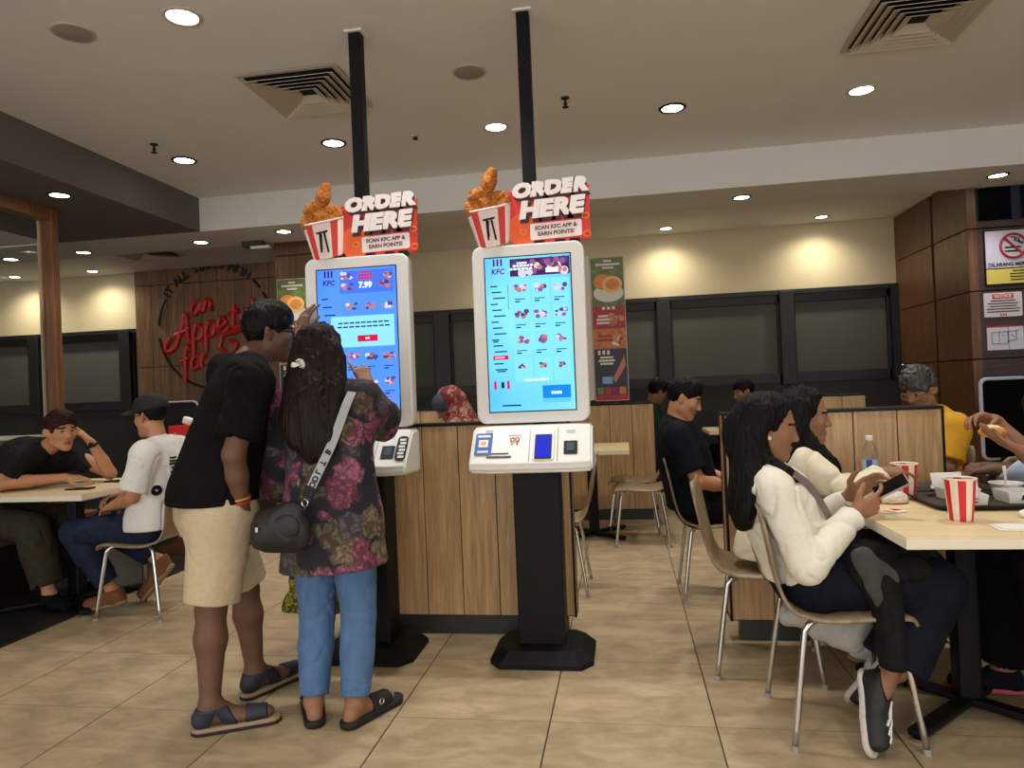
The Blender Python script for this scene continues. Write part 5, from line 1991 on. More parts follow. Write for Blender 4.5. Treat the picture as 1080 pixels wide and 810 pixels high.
def floral_mat(name, base, cols, sc):
    m = bpy.data.materials.new(name)
    m.use_nodes = True
    nt = m.node_tree
    N, Lk = nt.nodes, nt.links
    b = N['Principled BSDF']
    b.inputs['Roughness'].default_value = 0.85
    tc = N.new('ShaderNodeTexCoord')
    nz = N.new('ShaderNodeTexNoise')
    nz.inputs['Scale'].default_value = sc * 1.6
    nz.inputs['Detail'].default_value = 3
    mxv = N.new('ShaderNodeMixRGB')
    mxv.inputs[0].default_value = 0.09
    Lk.new(tc.outputs['Object'], mxv.inputs[1])
    Lk.new(tc.outputs['Object'], nz.inputs['Vector'])
    Lk.new(nz.outputs['Color'], mxv.inputs[2])
    vo = N.new('ShaderNodeTexVoronoi')
    vo.inputs['Scale'].default_value = sc
    Lk.new(mxv.outputs[0], vo.inputs['Vector'])
    v2 = N.new('ShaderNodeTexVoronoi')
    v2.inputs['Scale'].default_value = sc * 4.2
    Lk.new(mxv.outputs[0], v2.inputs['Vector'])
    sep = N.new('ShaderNodeSeparateColor')
    Lk.new(vo.outputs['Color'], sep.inputs[0])
    pick = N.new('ShaderNodeValToRGB')
    pick.color_ramp.interpolation = 'CONSTANT'
    e = pick.color_ramp.elements
    e[0].position, e[0].color = 0, lin(cols[0])
    e[1].position, e[1].color = 1.0 / len(cols), lin(cols[1])
    for i, c in enumerate(cols[2:]):
        k = e.new((i + 2) / len(cols))
        k.color = lin(c)
    Lk.new(sep.outputs[0], pick.inputs[0])
    pet = N.new('ShaderNodeMixRGB')
    pet.blend_type = 'MULTIPLY'
    rp = N.new('ShaderNodeValToRGB')
    rp.color_ramp.elements[0].position, rp.color_ramp.elements[0].color = 0.05, (1.5, 1.5, 1.5, 1)
    rp.color_ramp.elements[1].position, rp.color_ramp.elements[1].color = 0.62, (0.42, 0.38, 0.42, 1)
    Lk.new(v2.outputs['Distance'], rp.inputs[0])
    pet.inputs[0].default_value = 1.0
    Lk.new(pick.outputs[0], pet.inputs[1])
    Lk.new(rp.outputs[0], pet.inputs[2])
    msk = N.new('ShaderNodeValToRGB')
    msk.color_ramp.elements[0].position, msk.color_ramp.elements[0].color = 0.74, (0, 0, 0, 1)
    msk.color_ramp.elements[1].position, msk.color_ramp.elements[1].color = 0.86, (1, 1, 1, 1)
    n3 = N.new('ShaderNodeMath')
    n3.operation = 'MULTIPLY_ADD'
    n3.inputs[1].default_value = 0.35
    Lk.new(nz.outputs['Fac'], n3.inputs[0])
    Lk.new(vo.outputs['Distance'], n3.inputs[2])
    Lk.new(n3.outputs[0], msk.inputs[0])
    out = N.new('ShaderNodeMixRGB')
    Lk.new(msk.outputs[0], out.inputs[0])
    Lk.new(pet.outputs[0], out.inputs[1])
    out.inputs[2].default_value = lin(base)
    Lk.new(out.outputs[0], b.inputs['Base Color'])
    return m

C_FLORAL = floral_mat('floral_print', (24, 18, 30), [(132, 68, 90), (92, 82, 60), (118, 58, 80), (112, 98, 74), (140, 84, 104), (80, 74, 80)], 11)
C_SCARF = floral_mat('maroon_scarf_print', (110, 36, 46), [(176, 120, 96), (150, 50, 58), (190, 150, 120)], 22)
C_LIME = floral_mat('lime_print', (70, 70, 20), [(168, 164, 48), (190, 186, 70), (140, 140, 40)], 24)

# ================================================================== man in black at the kiosk
J = dict(pel=(-1.70, 2.72, 0.90), chest=(-1.625, 2.80, 1.28), neck=(-1.60, 2.83, 1.465), head=(-1.535, 2.93, 1.595), hf=(0.83, 0.52, -0.12), hu=(0.18, 0.1, 1),
         shR=(-1.475, 2.655, 1.375), elR=(-1.515, 2.56, 1.09), wrR=(-1.53, 2.63, 0.875), shL=(-1.77, 2.97, 1.44), elL=(-1.76, 3.20, 1.50), wrL=(-1.575, 3.31, 1.615),
         hipR=(-1.635, 2.655, 0.84), hipL=(-1.775, 2.80, 0.84), knR=(-1.675, 2.62, 0.47), knL=(-1.705, 2.93, 0.46), anR=(-1.66, 2.565, 0.10), anL=(-1.655, 2.90, 0.105),
         toeR=(-1.475, 2.66, 0.045), toeL=(-1.56, 3.11, 0.045))
p = Person('man in black T-shirt and beige shorts leaning in towards the left kiosk', J, SKIN_D, 1.06, 0.005, 1.02, M_LIPD,
           hands=dict(L=dict(d=(0.12, 0.25, 1), n=(0.35, 0.95, -0.2), t=(1, -0.2, 0.1), curl=(0.25, 0.3, 0.35, 0.4), spread=0.26, th=(0.2, 0.2)),
                      R=dict(d=(0.0, 0.05, -1), n=(-0.8, 0.5, 0), t=(0.4, 0.8, 0), curl=(0.25, 0.3, 0.3, 0.3))))
man = p
p.top('t_shirt', C_BLACK, 0.80, 0.020, hem=(V(-1.70, 2.72, 0.885), V(0, 0, -1)), fold=0.008, arm_infl=0.026, seed=1,
      extra=[cone((-1.72, 2.70, 0.92), (-1.66, 2.76, 1.12), 0.192, 0.19, 0.06, p.fwd, 0.82)])
p.trousers('shorts', C_BEIGE, 0.93, 0.022, 0.014, 0.006, seed=5)
p.hair_short(M_HAIR, 0.022, 0.04, -0.075, 0.006)
p.glasses(M_BLACK)
for s in ('L', 'R'):
    h, tt = p.feet[s]
    fd = nrm(V(tt[0] - h[0], tt[1] - h[1], 0))
    sd = V(-fd[1], fd[0], 0)
    up = V(0, 0, 1)
    z0 = V(0, 0, -h[2])
    so = p.garment('sandal', [cone(h + z0 + V(0, 0, 0.015), tt + z0 + V(0, 0, 0.015) + fd * 0.012, 0.042, 0.046, 0.02)], C_SOLE, 0.005, [(h + z0 + V(0, 0, 0.028), up), (h + z0 + V(0, 0, 0.012), -up)])
    bl = p.garment('rubber_sole', [cone(h + z0 + V(0, 0, 0.008), tt + z0 + V(0, 0, 0.008) + fd * 0.012, 0.044, 0.048, 0.02)], C_BSOLE, 0.005, [(h + z0 + V(0, 0, 0.0135), up), (h + z0 + V(0, 0, 0.001), -up)])
    bl.parent = so
    foot = [q for q in p.footp if True]
    i0 = 0 if s == 'L' else 4
    fp = [grow(q, 0.008) for q in p.footp[i0:i0 + 4]]
    mid = h * 0.5 + tt * 0.5
    L_ = np.linalg.norm(tt - h)
    for nm, a, b, tilt in (('toe_strap', 0.68, 1.02, 0.0), ('instep_strap', 0.28, 0.50, 0.5), ('heel_strap', -0.3, 0.16, -0.5)):
        n1 = nrm(fd + up * tilt)
        st = p.garment(nm, fp, C_SANDAL, 0.005, [(h + fd * L_ * b, n1), (h + fd * L_ * a, -n1), (h + z0 + V(0, 0, 0.022), -up), (p.J['an' + s] + V(0, 0, 0.0), up)])
        st.parent = so
bm = BM()
o = V(tuple(p.t.location))
for k in range(3):
    c = V(-1.528, 2.622, 0.895 + 0.011 * k) - o
    tube(bm, [tuple(c + V(0.034 * math.cos(a), 0.034 * math.sin(a), 0.006 * math.sin(a + k))) for a in np.linspace(0, 2 * PI, 19)], 0.005, 6, mi=k % 2)
obj('wrist_threads', bm, [mat('red_thread', (170, 40, 30), 0.7), mat('gold_thread', (196, 150, 60), 0.6)], p.t)

# ================================================================== woman in floral tunic
J = dict(pel=(-1.205, 2.76, 0.86), chest=(-1.215, 2.78, 1.17), neck=(-1.225, 2.79, 1.335), head=(-1.258, 2.84, 1.478), hf=(0.10, 1, -0.05), hu=(-0.05, 0, 1),
         shR=(-1.065, 2.79, 1.285), elR=(-1.055, 2.99, 1.20), wrR=(-1.16, 3.10, 1.35), shL=(-1.385, 2.78, 1.275), elL=(-1.47, 2.82, 1.03), wrL=(-1.38, 3.02, 1.02),
         hipR=(-1.122, 2.76, 0.80), hipL=(-1.288, 2.76, 0.80), knR=(-1.108, 2.76, 0.40), knL=(-1.288, 2.76, 0.40), anR=(-1.10, 2.67, 0.085), anL=(-1.275, 2.67, 0.085),
         toeR=(-1.025, 2.84, 0.04), toeL=(-1.355, 2.82, 0.04))
p = Person('woman in dark floral tunic and blue jeans with back to the viewer', J, SKIN_M, 0.94, 0.0055, 0.98, female=True,
           hands=dict(R=dict(d=(-0.45, 0.4, 0.8), n=(0, 0.8, -0.6), t=(-1, 0, 0), curl=(0.15, 0.7, 0.8, 0.8)), L=dict(d=(0.6, 0.8, 0), n=(0.5, -0.2, -0.5), t=(0, 0, 1))))
wom = p
ex = [cone((-1.205, 2.76, 0.98), (-1.205, 2.76, 0.56), 0.175, 0.232, 0.06, V(0, 1, 0), 0.72),
      cone((-1.44, 2.82, 1.08), (-1.48, 2.84, 0.93), 0.055, 0.075, 0.05), cone((-1.05, 2.97, 1.20), (-1.055, 2.98, 1.15), 0.055, 0.055, 0.05)]
p.top('tunic', C_FLORAL, dict(L=1.55, R=1.35), 0.022, hem=[(V(-1.205, 2.76, 0.60), V(0.06, 0.0, -1))], fold=0.010, extra=ex, arm_infl=0.028, seed=4, fscale=(12, 12, 5))
p.trousers('jeans', C_DENIM, 1.93, 0.014, 0.0, 0.006, vox=0.006, seed=8, fscale=(7, 7, 26))
hp_ = p.hp
st = [([hp_(-0.07, 0.0, 0.05), hp_(-0.105, 0.0, -0.06), (-1.245, 2.655, 1.28), (-1.225, 2.635, 1.17), (-1.215, 2.64, 1.09)], 0.075, 0.055, (V(0, 1, 0), 0.55)),
      ([hp_(-0.04, -0.06, 0.02), hp_(-0.06, -0.08, -0.08), (-1.34, 2.70, 1.26), (-1.335, 2.665, 1.17)], 0.05, 0.032, None),
      ([hp_(-0.04, 0.06, 0.02), hp_(-0.06, 0.08, -0.08), (-1.15, 2.70, 1.27), (-1.155, 2.655, 1.16), (-1.165, 2.65, 1.10)], 0.05, 0.03, None),
      ([hp_(-0.09, -0.03, -0.05), (-1.30, 2.66, 1.25), (-1.29, 2.635, 1.12)], 0.045, 0.03, None)]
p.hair_long(M_HAIRB, st, 0.012, 3, 0.007)
bm = BM()
o = V(tuple(p.t.location))
cc = V(-1.305, 2.688, 1.432) - o
box(bm, tuple(cc), (0.035, 0.02, 0.022), 0.006, rot=Matrix.Rotation(0.3, 3, 'Y'))
for k in range(5):
    a = cc + V(0.006 + 0.005 * k, -0.006, 0.018 - 0.009 * k)
    tube(bm, spline([tuple(a), tuple(a + V(0.018, -0.012, 0.004)), tuple(a + V(0.028, 0.002, 0.0))], 4), 0.0038, 6)
obj('hair_claw', bm, mat('pearl_plastic', (226, 222, 210), 0.3), p.t)
for s in ('L', 'R'):
    h, tt = p.feet[s]
    fd = nrm(V(tt[0] - h[0], tt[1] - h[1], 0))
    up = V(0, 0, 1)
    z0 = V(0, 0, -h[2])
    so = p.garment('slipper', [cone(h + z0 + V(0, 0, 0.02), tt + z0 + V(0, 0, 0.02) + fd * 0.02, 0.043, 0.050, 0.02)], C_BSOLE, 0.005, [(h + z0 + V(0, 0, 0.03), up), (h + z0 + V(0, 0, 0.001), -up)])
    i0 = 0 if s == 'L' else 4
    fp = [grow(q, 0.012) for q in p.footp[i0:i0 + 4]]
    L_ = np.linalg.norm(tt - h)
    stp = p.garment('strap', fp, C_BSOLE, 0.005, [(h + fd * L_ * 0.95, fd), (h + fd * L_ * 0.45, -fd), (h + z0 + V(0, 0, 0.02), -up)])
    stp.parent = so
    bm = BM()
    c = h * 0.4 + tt * 0.6 - o
    q = np.cross(fd, up) * (0.046 if s == 'R' else -0.046)
    tube(bm, [tuple(c + q + V(0, 0, 0.02) + fd * 0.012 * math.cos(a) + up * 0.012 * math.sin(a)) for a in np.linspace(0, 2 * PI, 13)], 0.003, 6)
    b_ = obj('buckle', bm, M_CHROME, stp)
# shoulder bag and strap
bg = thing('shoulder_bag', "small black bag hanging at the floral-tunic woman's left hip", 'bag', (-1.335, 2.545, 0.70))
P = [ell((-1.315, 2.53, 0.80), (0.110, 0.05, 0.08), None, 0.03), cone((-1.375, 2.535, 0.775), (-1.26, 2.535, 0.775), 0.066, 0.062, 0.03, V(0, 1, 0), 0.6), cone((-1.365, 2.535, 0.84), (-1.27, 2.53, 0.86), 0.045, 0.05, 0.03, V(0, 1, 0), 0.7)]
sdf_obj('bag_body', P, mat('black_nylon', (18, 18, 20), 0.55, var=0.15, scale=60), bg, 0.006, (), folds(0.004, (20, 20, 20), 2))
P = [cone((-1.375, 2.50, 0.785), (-1.27, 2.495, 0.815), 0.05, 0.05, 0.02, V(0, 1, 0), 0.35)]
sdf_obj('front_pocket', P, mat('black_nylon', (18, 18, 20)), bg, 0.006)
bm = BM()
for du in (0.0,):
    box(bm, (-0.05, -0.068, 0.11), (0.014, 0.006, 0.022), 0.003)
obj('zip_pull', bm, M_CHROME, bg)
bm = BM()
sp = spline([(-1.075, 2.70, 1.315), (-1.085, 2.655, 1.26), (-1.125, 2.615, 1.13), (-1.175, 2.59, 1.02), (-1.205, 2.575, 0.955)], 8)
def ribbon(bm, pts, w, th, nrmv, mi=0, off=(0, 0, 0)):
    pts = [V(q) - V(off) for q in pts]
    prev = None
    for i, q in enumerate(pts):
        d = nrm(pts[min(i + 1, len(pts) - 1)] - pts[max(i - 1, 0)])
        sdv = nrm(np.cross(d, nrmv))
        nn = nrm(np.cross(sdv, d))
        ring = [bm.verts.new(tuple(q + sdv * a * w / 2 + nn * b * th / 2)) for a, b in ((-1, -1), (1, -1), (1, 1), (-1, 1))]
        if prev:
            for k in range(4):
                bm.faces.new((prev[k], prev[(k + 1) % 4], ring[(k + 1) % 4], ring[k])).material_index = mi
        else:
            bm.faces.new(ring[::-1]).material_index = mi
        prev = ring
    bm.faces.new(prev).material_index = mi
ribbon(bm, sp, 0.036, 0.004, V(0, 1, 0), off=tuple(bg.location))
stp = obj('strap', bm, mat('silver_grey_webbing', (160, 162, 168), 0.6), bg)
bm = BM()
for ch, tpos in zip('BTLDO', np.linspace(0.60, 0.97, 5)):
    i = int(tpos * (len(sp) - 1))
    q = V(sp[i]) - V(tuple(bg.location)) + V(0, -0.0045, 0)
    d = nrm(V(sp[min(i + 1, len(sp) - 1)]) - V(sp[i - 1]))
    sd = nrm(np.cross(d, V(0, 1, 0)))
    text_bm(bm, ch, 0.032, lambda u, v, w, q=q, d=d, sd=sd: tuple(q - d * u + (sd if sd[0] > 0 else -sd) * v * 1 + V(0, w, 0)), 0.002, 0, 0.001)
obj('strap_letters', bm, M_BLACK, stp)
bm = BM()
ribbon(bm, [(-1.205, 2.572, 0.955), (-1.222, 2.565, 0.915)], 0.042, 0.008, V(0, 1, 0), off=tuple(bg.location))
obj('strap_end', bm, M_BLACK, bg)
bm = BM()
cc = V(-1.228, 2.56, 0.895) - V(tuple(bg.location))
tube(bm, [tuple(cc + V(0.012 * math.cos(a), 0, 0.014 * math.sin(a))) for a in np.linspace(0, 2 * PI, 15)], 0.0035, 6)
tube(bm, spline([tuple(cc + V(0, 0, -0.014)), tuple(cc + V(-0.012, 0, -0.035)), tuple(cc + V(-0.022, 0.0, -0.05)), tuple(cc + V(-0.03, 0, -0.035))], 5), 0.0035, 6)
obj('snap_hook', bm, M_CHROME, bg)
# patterned cloth bag hanging in front of her
cb = thing('cloth_bag', "yellow-green patterned cloth bag hanging in front of the jeans woman's legs", 'bag', (-1.30, 3.02, 0.32))
sdf_obj('bag_body', [cone((-1.51, 3.02, 0.64), (-1.25, 3.02, 0.64), 0.05, 0.05, 0.05), cone((-1.52, 3.02, 0.36), (-1.22, 3.02, 0.36), 0.055, 0.055, 0.05), cone((-1.38, 3.02, 0.37), (-1.38, 3.02, 0.62), 0.16, 0.16, 0.04, V(0, 1, 0), 0.4)],
        C_LIME, cb, 0.007, [(V(0, 0, 0.335), V(0, 0, -1))], folds(0.01, (16, 16, 4), 6))
bm = BM()
tube(bm, [tuple(V(q) - V(tuple(cb.location))) for q in spline([(-1.38, 3.02, 0.64), (-1.39, 3.04, 0.85), (-1.345, 3.07, 1.0), (-1.31, 3.04, 0.85), (-1.24, 3.02, 0.64)], 6)], 0.009, 8)
obj('handle', bm, C_LIME, cb)

# ================================================================== seated man with cap, white T-shirt
J = dict(pel=(-2.92, 4.04, 0.585), chest=(-2.89, 4.05, 0.90), neck=(-2.905, 4.05, 1.06), head=(-2.955, 4.05, 1.225), hf=(-1, 0.12, -0.1),
         shL=(-2.86, 3.86, 1.00), shR=(-2.90, 4.24, 1.00), elL=(-2.93, 3.82, 0.75), wrL=(-3.14, 3.92, 0.68), elR=(-3.02, 4.26, 0.80), wrR=(-3.22, 4.12, 0.74),
         hipL=(-2.95, 3.96, 0.54), hipR=(-2.95, 4.13, 0.54), knL=(-3.42, 3.93, 0.52), knR=(-3.42, 4.18, 0.52), anL=(-3.22, 4.0, 0.13), anR=(-3.06, 4.24, 0.26),
         toeL=(-3.38, 4.0, 0.05), toeR=(-3.17, 4.22, 0.055))
p = Person('seated man in white T-shirt and black cap with his back towards the standing couple', J, SKIN_L, 1.0, 0.006, 1.0)
p.top('t_shirt', C_WHITE, 0.85, 0.022, hem=(V(-2.92, 4.04, 0.53), V(0.0, 0, -1)), fold=0.011, arm_infl=0.030, seed=7, fscale=(9, 9, 7),
      extra=[cone((-2.92, 4.04, 0.56), (-2.90, 4.05, 0.8), 0.19, 0.18, 0.06, V(1, 0, 0), 0.8)])
p.trousers('jeans', C_DBLUE, 1.85, 0.016, 0.008, 0.007, seed=2)
p.shoes(mat('brown_suede', (118, 72, 42), 0.8, var=0.15, scale=40), 'boot', 0.016, C_SOLE, 0.006)
p.hair_short(M_HAIR, 0.004, 0.03, -0.06, 0.003)
f, r, u = p.hfr
R = np.stack([f, r, u], 1)
cap = p.garment('cap', [ell(p.hp(-0.010, 0, 0.050), V(0.116, 0.096, 0.098), R, 0.02)], mat('black_cap', (20, 21, 22), 0.8, var=0.2, scale=40), 0.005, [(p.hp(0, 0, 0.030), -u - f * 0.1)])
vis = p.garment('visor', [cone(p.hp(0.08, 0, 0.045), p.hp(0.15, 0, 0.035), 0.078, 0.06, 0.02, u, 0.09)], mat('grey_visor', (70, 70, 72), 0.7), 0.004)
vis.parent = cap
p.glasses(M_BLACK)
o = V(tuple(p.t.location))
tee = next(c for c in p.t.children if c.name.startswith('t_shirt'))
def on_cloth(pt):
    ok, loc, nn, _ = tee.closest_point_on_mesh(Vector(tuple(V(pt) - o)))
    return V(tuple(loc)) + V(tuple(nn)) * 0.003, V(tuple(nn))
bm = BM()
for k in range(10):
    c, nn = on_cloth((-2.70, 3.96, 0.99 - 0.028 * k))
    tdir = nrm(np.cross(nn, V(0, 0, 1)))
    wd = 0.022 + 0.008 * (k % 3)
    tube(bm, [tuple(c - tdir * wd), tuple(c + tdir * wd)], 0.006, 6)
obj('back_print', bm, M_BLACK, p.t)
bm = BM()
c, nn = on_cloth((-2.79, 3.86, 0.775))
t1 = nrm(np.cross(nn, V(0, 0, 1)))
t2 = np.cross(t1, nn)
for rad in (0.026, 0.014):
    tube(bm, [tuple(c + t1 * rad * math.cos(q) + t2 * rad * math.sin(q)) for q in np.linspace(0, 2 * PI, 19)], 0.0065, 6)
obj('round_emblem', bm, M_BLACK, p.t)


# ================================================================== seated man, black T-shirt, hand to brow
J = dict(pel=(-4.33, 4.28, 0.60), chest=(-4.11, 4.29, 0.93), neck=(-3.90, 4.27, 1.03), head=(-3.775, 4.25, 1.145), hf=(0.93, -0.36, -0.10), hu=(0.14, -0.05, 1),
         shR=(-3.97, 4.09, 0.965), shL=(-3.87, 4.47, 0.965), elR=(-4.00, 4.00, 0.825), wrR=(-3.73, 4.22, 0.83), elL=(-3.60, 4.48, 0.825), wrL=(-3.645, 4.37, 1.05),
         hipR=(-4.33, 4.19, 0.55), hipL=(-4.33, 4.37, 0.55), knR=(-3.86, 4.08, 0.52), knL=(-3.86, 4.38, 0.52), anR=(-3.72, 4.05, 0.09), anL=(-3.72, 4.36, 0.09),
         toeR=(-3.56, 4.0, 0.04), toeL=(-3.56, 4.36, 0.04))
p = Person('seated man in black T-shirt at left resting a hand on his brow', J, SKIN_L, 1.04, 0.0055, 1.04,
           hands=dict(R=dict(d=(0.8, 0.5, -0.05), n=(0.2, 0.3, -0.9), t=(0.2, -0.6, 0.5), curl=(0.3, 0.35, 0.4, 0.4)),
                      L=dict(d=(-0.50, -0.35, 0.75), n=(-0.8, -0.3, -0.2), t=(-0.4, 0.7, 0), curl=(0.25, 0.3, 0.45, 0.5), spread=0.2)))
p.top('t_shirt', C_BLACKF, 0.72, 0.020, fold=0.007, arm_infl=0.026, seed=11, hem=(V(-4.33, 4.28, 0.56), V(0.5, 0, -1)), extra=[cone((-4.34, 4.28, 0.58), (-4.23, 4.28, 0.78), 0.19, 0.19, 0.06, p.fwd, 0.8)])
p.trousers('cargo_trousers', C_KHAKI, 1.85, 0.022, 0.020, 0.010, seed=6, top_cut=(V(-4.33, 4.28, 0.72), V(0, 0, 1)))
p.shoes(C_BLACK, 'shoe', 0.01)
p.hair_short(mat('brown_tinted_hair', (44, 25, 18), 0.6, var=0.5, scale=60, bump=0.5, spec=0.12), 0.02, 0.045, -0.05, 0.008, seed=9)
bm = BM()
o = V(tuple(p.t.location))
ax = nrm(V(p.J['wrL']) - V(p.J['elL']))
e1 = nrm(np.cross(ax, V(1, 0, 0)))
e2 = np.cross(ax, e1)
c = V(p.J['wrL']) - ax * 0.015 - o
tube(bm, [tuple(c + (e1 * math.cos(a) + e2 * math.sin(a)) * 0.034) for a in np.linspace(0, 2 * PI, 21)], 0.009, 8, flat=(1, 1))
w_ = obj('watch', bm, M_BLACK, p.t)
bm = BM()
Rw = Matrix(((e1[0], ax[0], e2[0]), (e1[1], ax[1], e2[1]), (e1[2], ax[2], e2[2])))
lathe(bm, [(0.001, 0), (0.018, 0.0), (0.018, 0.008), (0.001, 0.008)], (0, 0, 0), 16, cap=False)
bmesh.ops.rotate(bm, matrix=Matrix.Rotation(PI / 2, 3, 'X'), verts=bm.verts)
bmesh.ops.translate(bm, vec=tuple(c + V(0.02, -0.035, 0.0)), verts=bm.verts)
obj('watch_face', bm, M_BLACK, w_)

# ================================================================== woman in white sweatshirt with phone
J = dict(pel=(0.645, 2.82, 0.60), chest=(0.535, 2.84, 0.86), neck=(0.51, 2.84, 0.985), head=(0.548, 2.835, 1.115), hf=(1, -0.05, -0.22), hu=(0.2, 0, 1),
         shR=(0.52, 2.665, 0.90), shL=(0.56, 3.0, 0.905), elR=(0.605, 2.575, 0.645), wrR=(0.815, 2.73, 0.795), elL=(0.72, 3.02, 0.68), wrL=(0.86, 2.93, 0.83),
         hipR=(0.66, 2.73, 0.555), hipL=(0.66, 2.91, 0.555), knR=(1.08, 2.74, 0.53), knL=(1.10, 2.93, 0.53), anR=(0.86, 2.66, 0.21), anL=(0.99, 2.90, 0.16),
         toeR=(0.80, 2.56, 0.055), toeL=(0.86, 2.92, 0.05), heelR=(0.83, 2.68, 0.20), heelL=(0.955, 2.92, 0.15))
p = Person('woman in white sweatshirt looking at a phone at the dining table', J, SKIN_M, 0.93, 0.0045, 0.98, female=True,
           hands=dict(R=dict(d=(0.82, 0.25, 0.30), n=(0.0, 0.95, 0.25), t=(-0.1, 0.1, 1), curl=(0.35, 0.55, 0.65, 0.7), th=(0.45, 0.3), s=0.98),
                      L=dict(d=(0.55, -0.30, 0.45), n=(0.45, -0.75, 0.1), t=(-0.4, 0, 1), curl=(0.35, 0.4, 0.45, 0.5), th=(0.1, 0.1), thd=1.0, s=0.98)))
wf_ = p
p.top('sweatshirt', C_WSWEAT, 1.93, 0.016, fold=0.009, arm_infl=0.016, vox=0.006, seed=13, hem=(V(0.645, 2.82, 0.56), V(0.12, 0, -1)), neckcut=0.012,
      extra=[cone((0.64, 2.82, 0.60), (0.57, 2.835, 0.78), 0.165, 0.16, 0.06, p.fwd, 0.85)], fscale=(9, 9, 8))
p.trousers('navy_jeans', C_DNAVY, 1.80, 0.022, 0.022, 0.007, vox=0.007, seed=14, flare=0.03)
p.shoes(mat('black_trainer', (20, 20, 22), 0.6), 'trainer', 0.010, mat('worn_white_sole', (196, 188, 182), 0.7, var=0.15, scale=20), 0.005)
hp_ = p.hp
st = [([hp_(-0.06, 0.02, 0.05), hp_(-0.10, 0.0, -0.05), (0.455, 2.80, 0.99), (0.425, 2.76, 0.86), (0.425, 2.74, 0.77)], 0.072, 0.036, None),
      ([hp_(-0.03, 0.060, 0.05), hp_(-0.055, 0.070, -0.05), (0.48, 2.735, 0.99), (0.45, 2.695, 0.90), (0.43, 2.69, 0.80)], 0.036, 0.026, None),
      ([hp_(-0.045, 0.065, -0.05), (0.52, 2.735, 0.99), (0.56, 2.70, 0.965), (0.61, 2.69, 0.93)], 0.022, 0.012, None),
      ([hp_(-0.02, -0.07, 0.03), hp_(-0.03, -0.085, -0.07), (0.54, 2.95, 0.98), (0.53, 2.99, 0.90)], 0.045, 0.025, None),
      ([hp_(-0.08, 0.05, -0.02), (0.44, 2.735, 0.96), (0.41, 2.72, 0.82)], 0.05, 0.028, None)]
p.hair_long(M_HAIR, st, 0.008, 5, 0.005)
o = V(tuple(p.t.location))
bm = BM()
tube(bm, [tuple(p.hp(-0.004, 0.081, -0.038) - o), tuple(p.hp(-0.003, 0.089, -0.042) - o)], 0.0065, 8)
obj('earring', bm, mat('pearl_plastic', (226, 222, 210), 0.3), p.t)
bm = BM()
ribbon(bm, spline([(0.595, 2.665, 0.955), (0.655, 2.685, 0.90), (0.715, 2.72, 0.80), (0.745, 2.75, 0.72), (0.745, 2.76, 0.66)], 7), 0.028, 0.004, V(0.5, -1, 0.3), off=tuple(p.t.location))
obj('bag_strap', bm, mat('taupe_strap', (110, 98, 96), 0.6), p.t)
trn = [c for c in p.t.children if c.name.startswith('trainer')][1]
def on_shoe(pt):
    ok, loc, nn, _ = trn.closest_point_on_mesh(Vector(tuple(V(pt) - o)))
    return tuple(V(tuple(loc)) + V(tuple(nn)) * 0.001)
for k in range(3):
    bm = BM()
    tube(bm, [on_shoe(V(0.92, 2.62, 0.155 - 0.032 * k) * (1 - q) + V(0.86, 2.52, 0.125 - 0.032 * k) * q) for q in np.linspace(0, 1, 6)], 0.005, 6)
    st_ = obj('white_stripe', bm, C_WHITE, trn)
ph = thing('smartphone', 'dark smartphone held up by the woman in the white sweatshirt', 'phone', (0.955, 2.775, 0.885))
Rm = Matrix.Rotation(math.radians(-20), 3, 'Z') @ Matrix.Rotation(math.radians(-30), 3, 'Y') @ Matrix.Rotation(math.radians(38), 3, 'X')
bm = BM()
box(bm, (0, 0, 0), (0.125, 0.062, 0.009), 0.004, rot=Rm)
obj('phone_case', bm, mat('phone_silver', (150, 140, 138), 0.3), ph)
bm = BM()
box(bm, tuple(Rm @ Vector((0, 0, 0.0048))), (0.119, 0.056, 0.002), 0.0008, rot=Rm)
obj('phone_screen', bm, mat('phone_glass', (10, 10, 12), 0.1), ph)
# black denim jacket over her lap
jk = thing('jacket', 'black denim jacket draped over the lap of the woman in white, a sleeve hanging down', 'jacket', (0.86, 2.66, 0.3))
C_JKT = mat('black_denim', (24, 24, 25), 0.85, var=0.25, scale=30, spec=0.12, bump=0.15)
sdf_obj('jacket_body', [cone((0.78, 2.70, 0.66), (1.06, 2.78, 0.635), 0.055, 0.05, 0.05), cone((0.80, 2.645, 0.60), (1.0, 2.68, 0.60), 0.05, 0.05, 0.05), cone((0.86, 2.90, 0.65), (1.05, 2.92, 0.64), 0.06, 0.06, 0.05),
                        cone((0.80, 2.64, 0.66), (0.85, 2.62, 0.50), 0.045, 0.035, 0.03, V(0, 1, 0), 0.6)], C_JKT, jk, 0.006, (), folds(0.010, (16, 16, 16), 4))
sdf_obj('jacket_sleeve', [cone((0.87, 2.62, 0.56), (0.88, 2.60, 0.31), 0.056, 0.05, 0.03), dict(cone((0.882, 2.598, 0.22), (0.884, 2.598, 0.20), 0.07, 0.07, 0.003), neg=True)], C_JKT, jk, 0.006, (), folds(0.008, (16, 16, 10), 8))
sdf_obj('collar_lining', [cone((0.79, 2.60, 0.665), (0.845, 2.585, 0.52), 0.035, 0.03, 0.02, V(0.3, 1, 0), 0.4), cone((0.80, 2.61, 0.67), (0.88, 2.60, 0.60), 0.03, 0.03, 0.03, V(0.3, 1, 0), 0.45)], mat('grey_lining', (58, 58, 56), 0.9, var=0.15, scale=40), jk, 0.005, (), folds(0.005, (20, 20, 20), 9))
tb = thing('cloth_tote', 'pale grey cloth tote hanging under the seat of the woman in white', 'bag', (0.74, 2.84, 0.25))
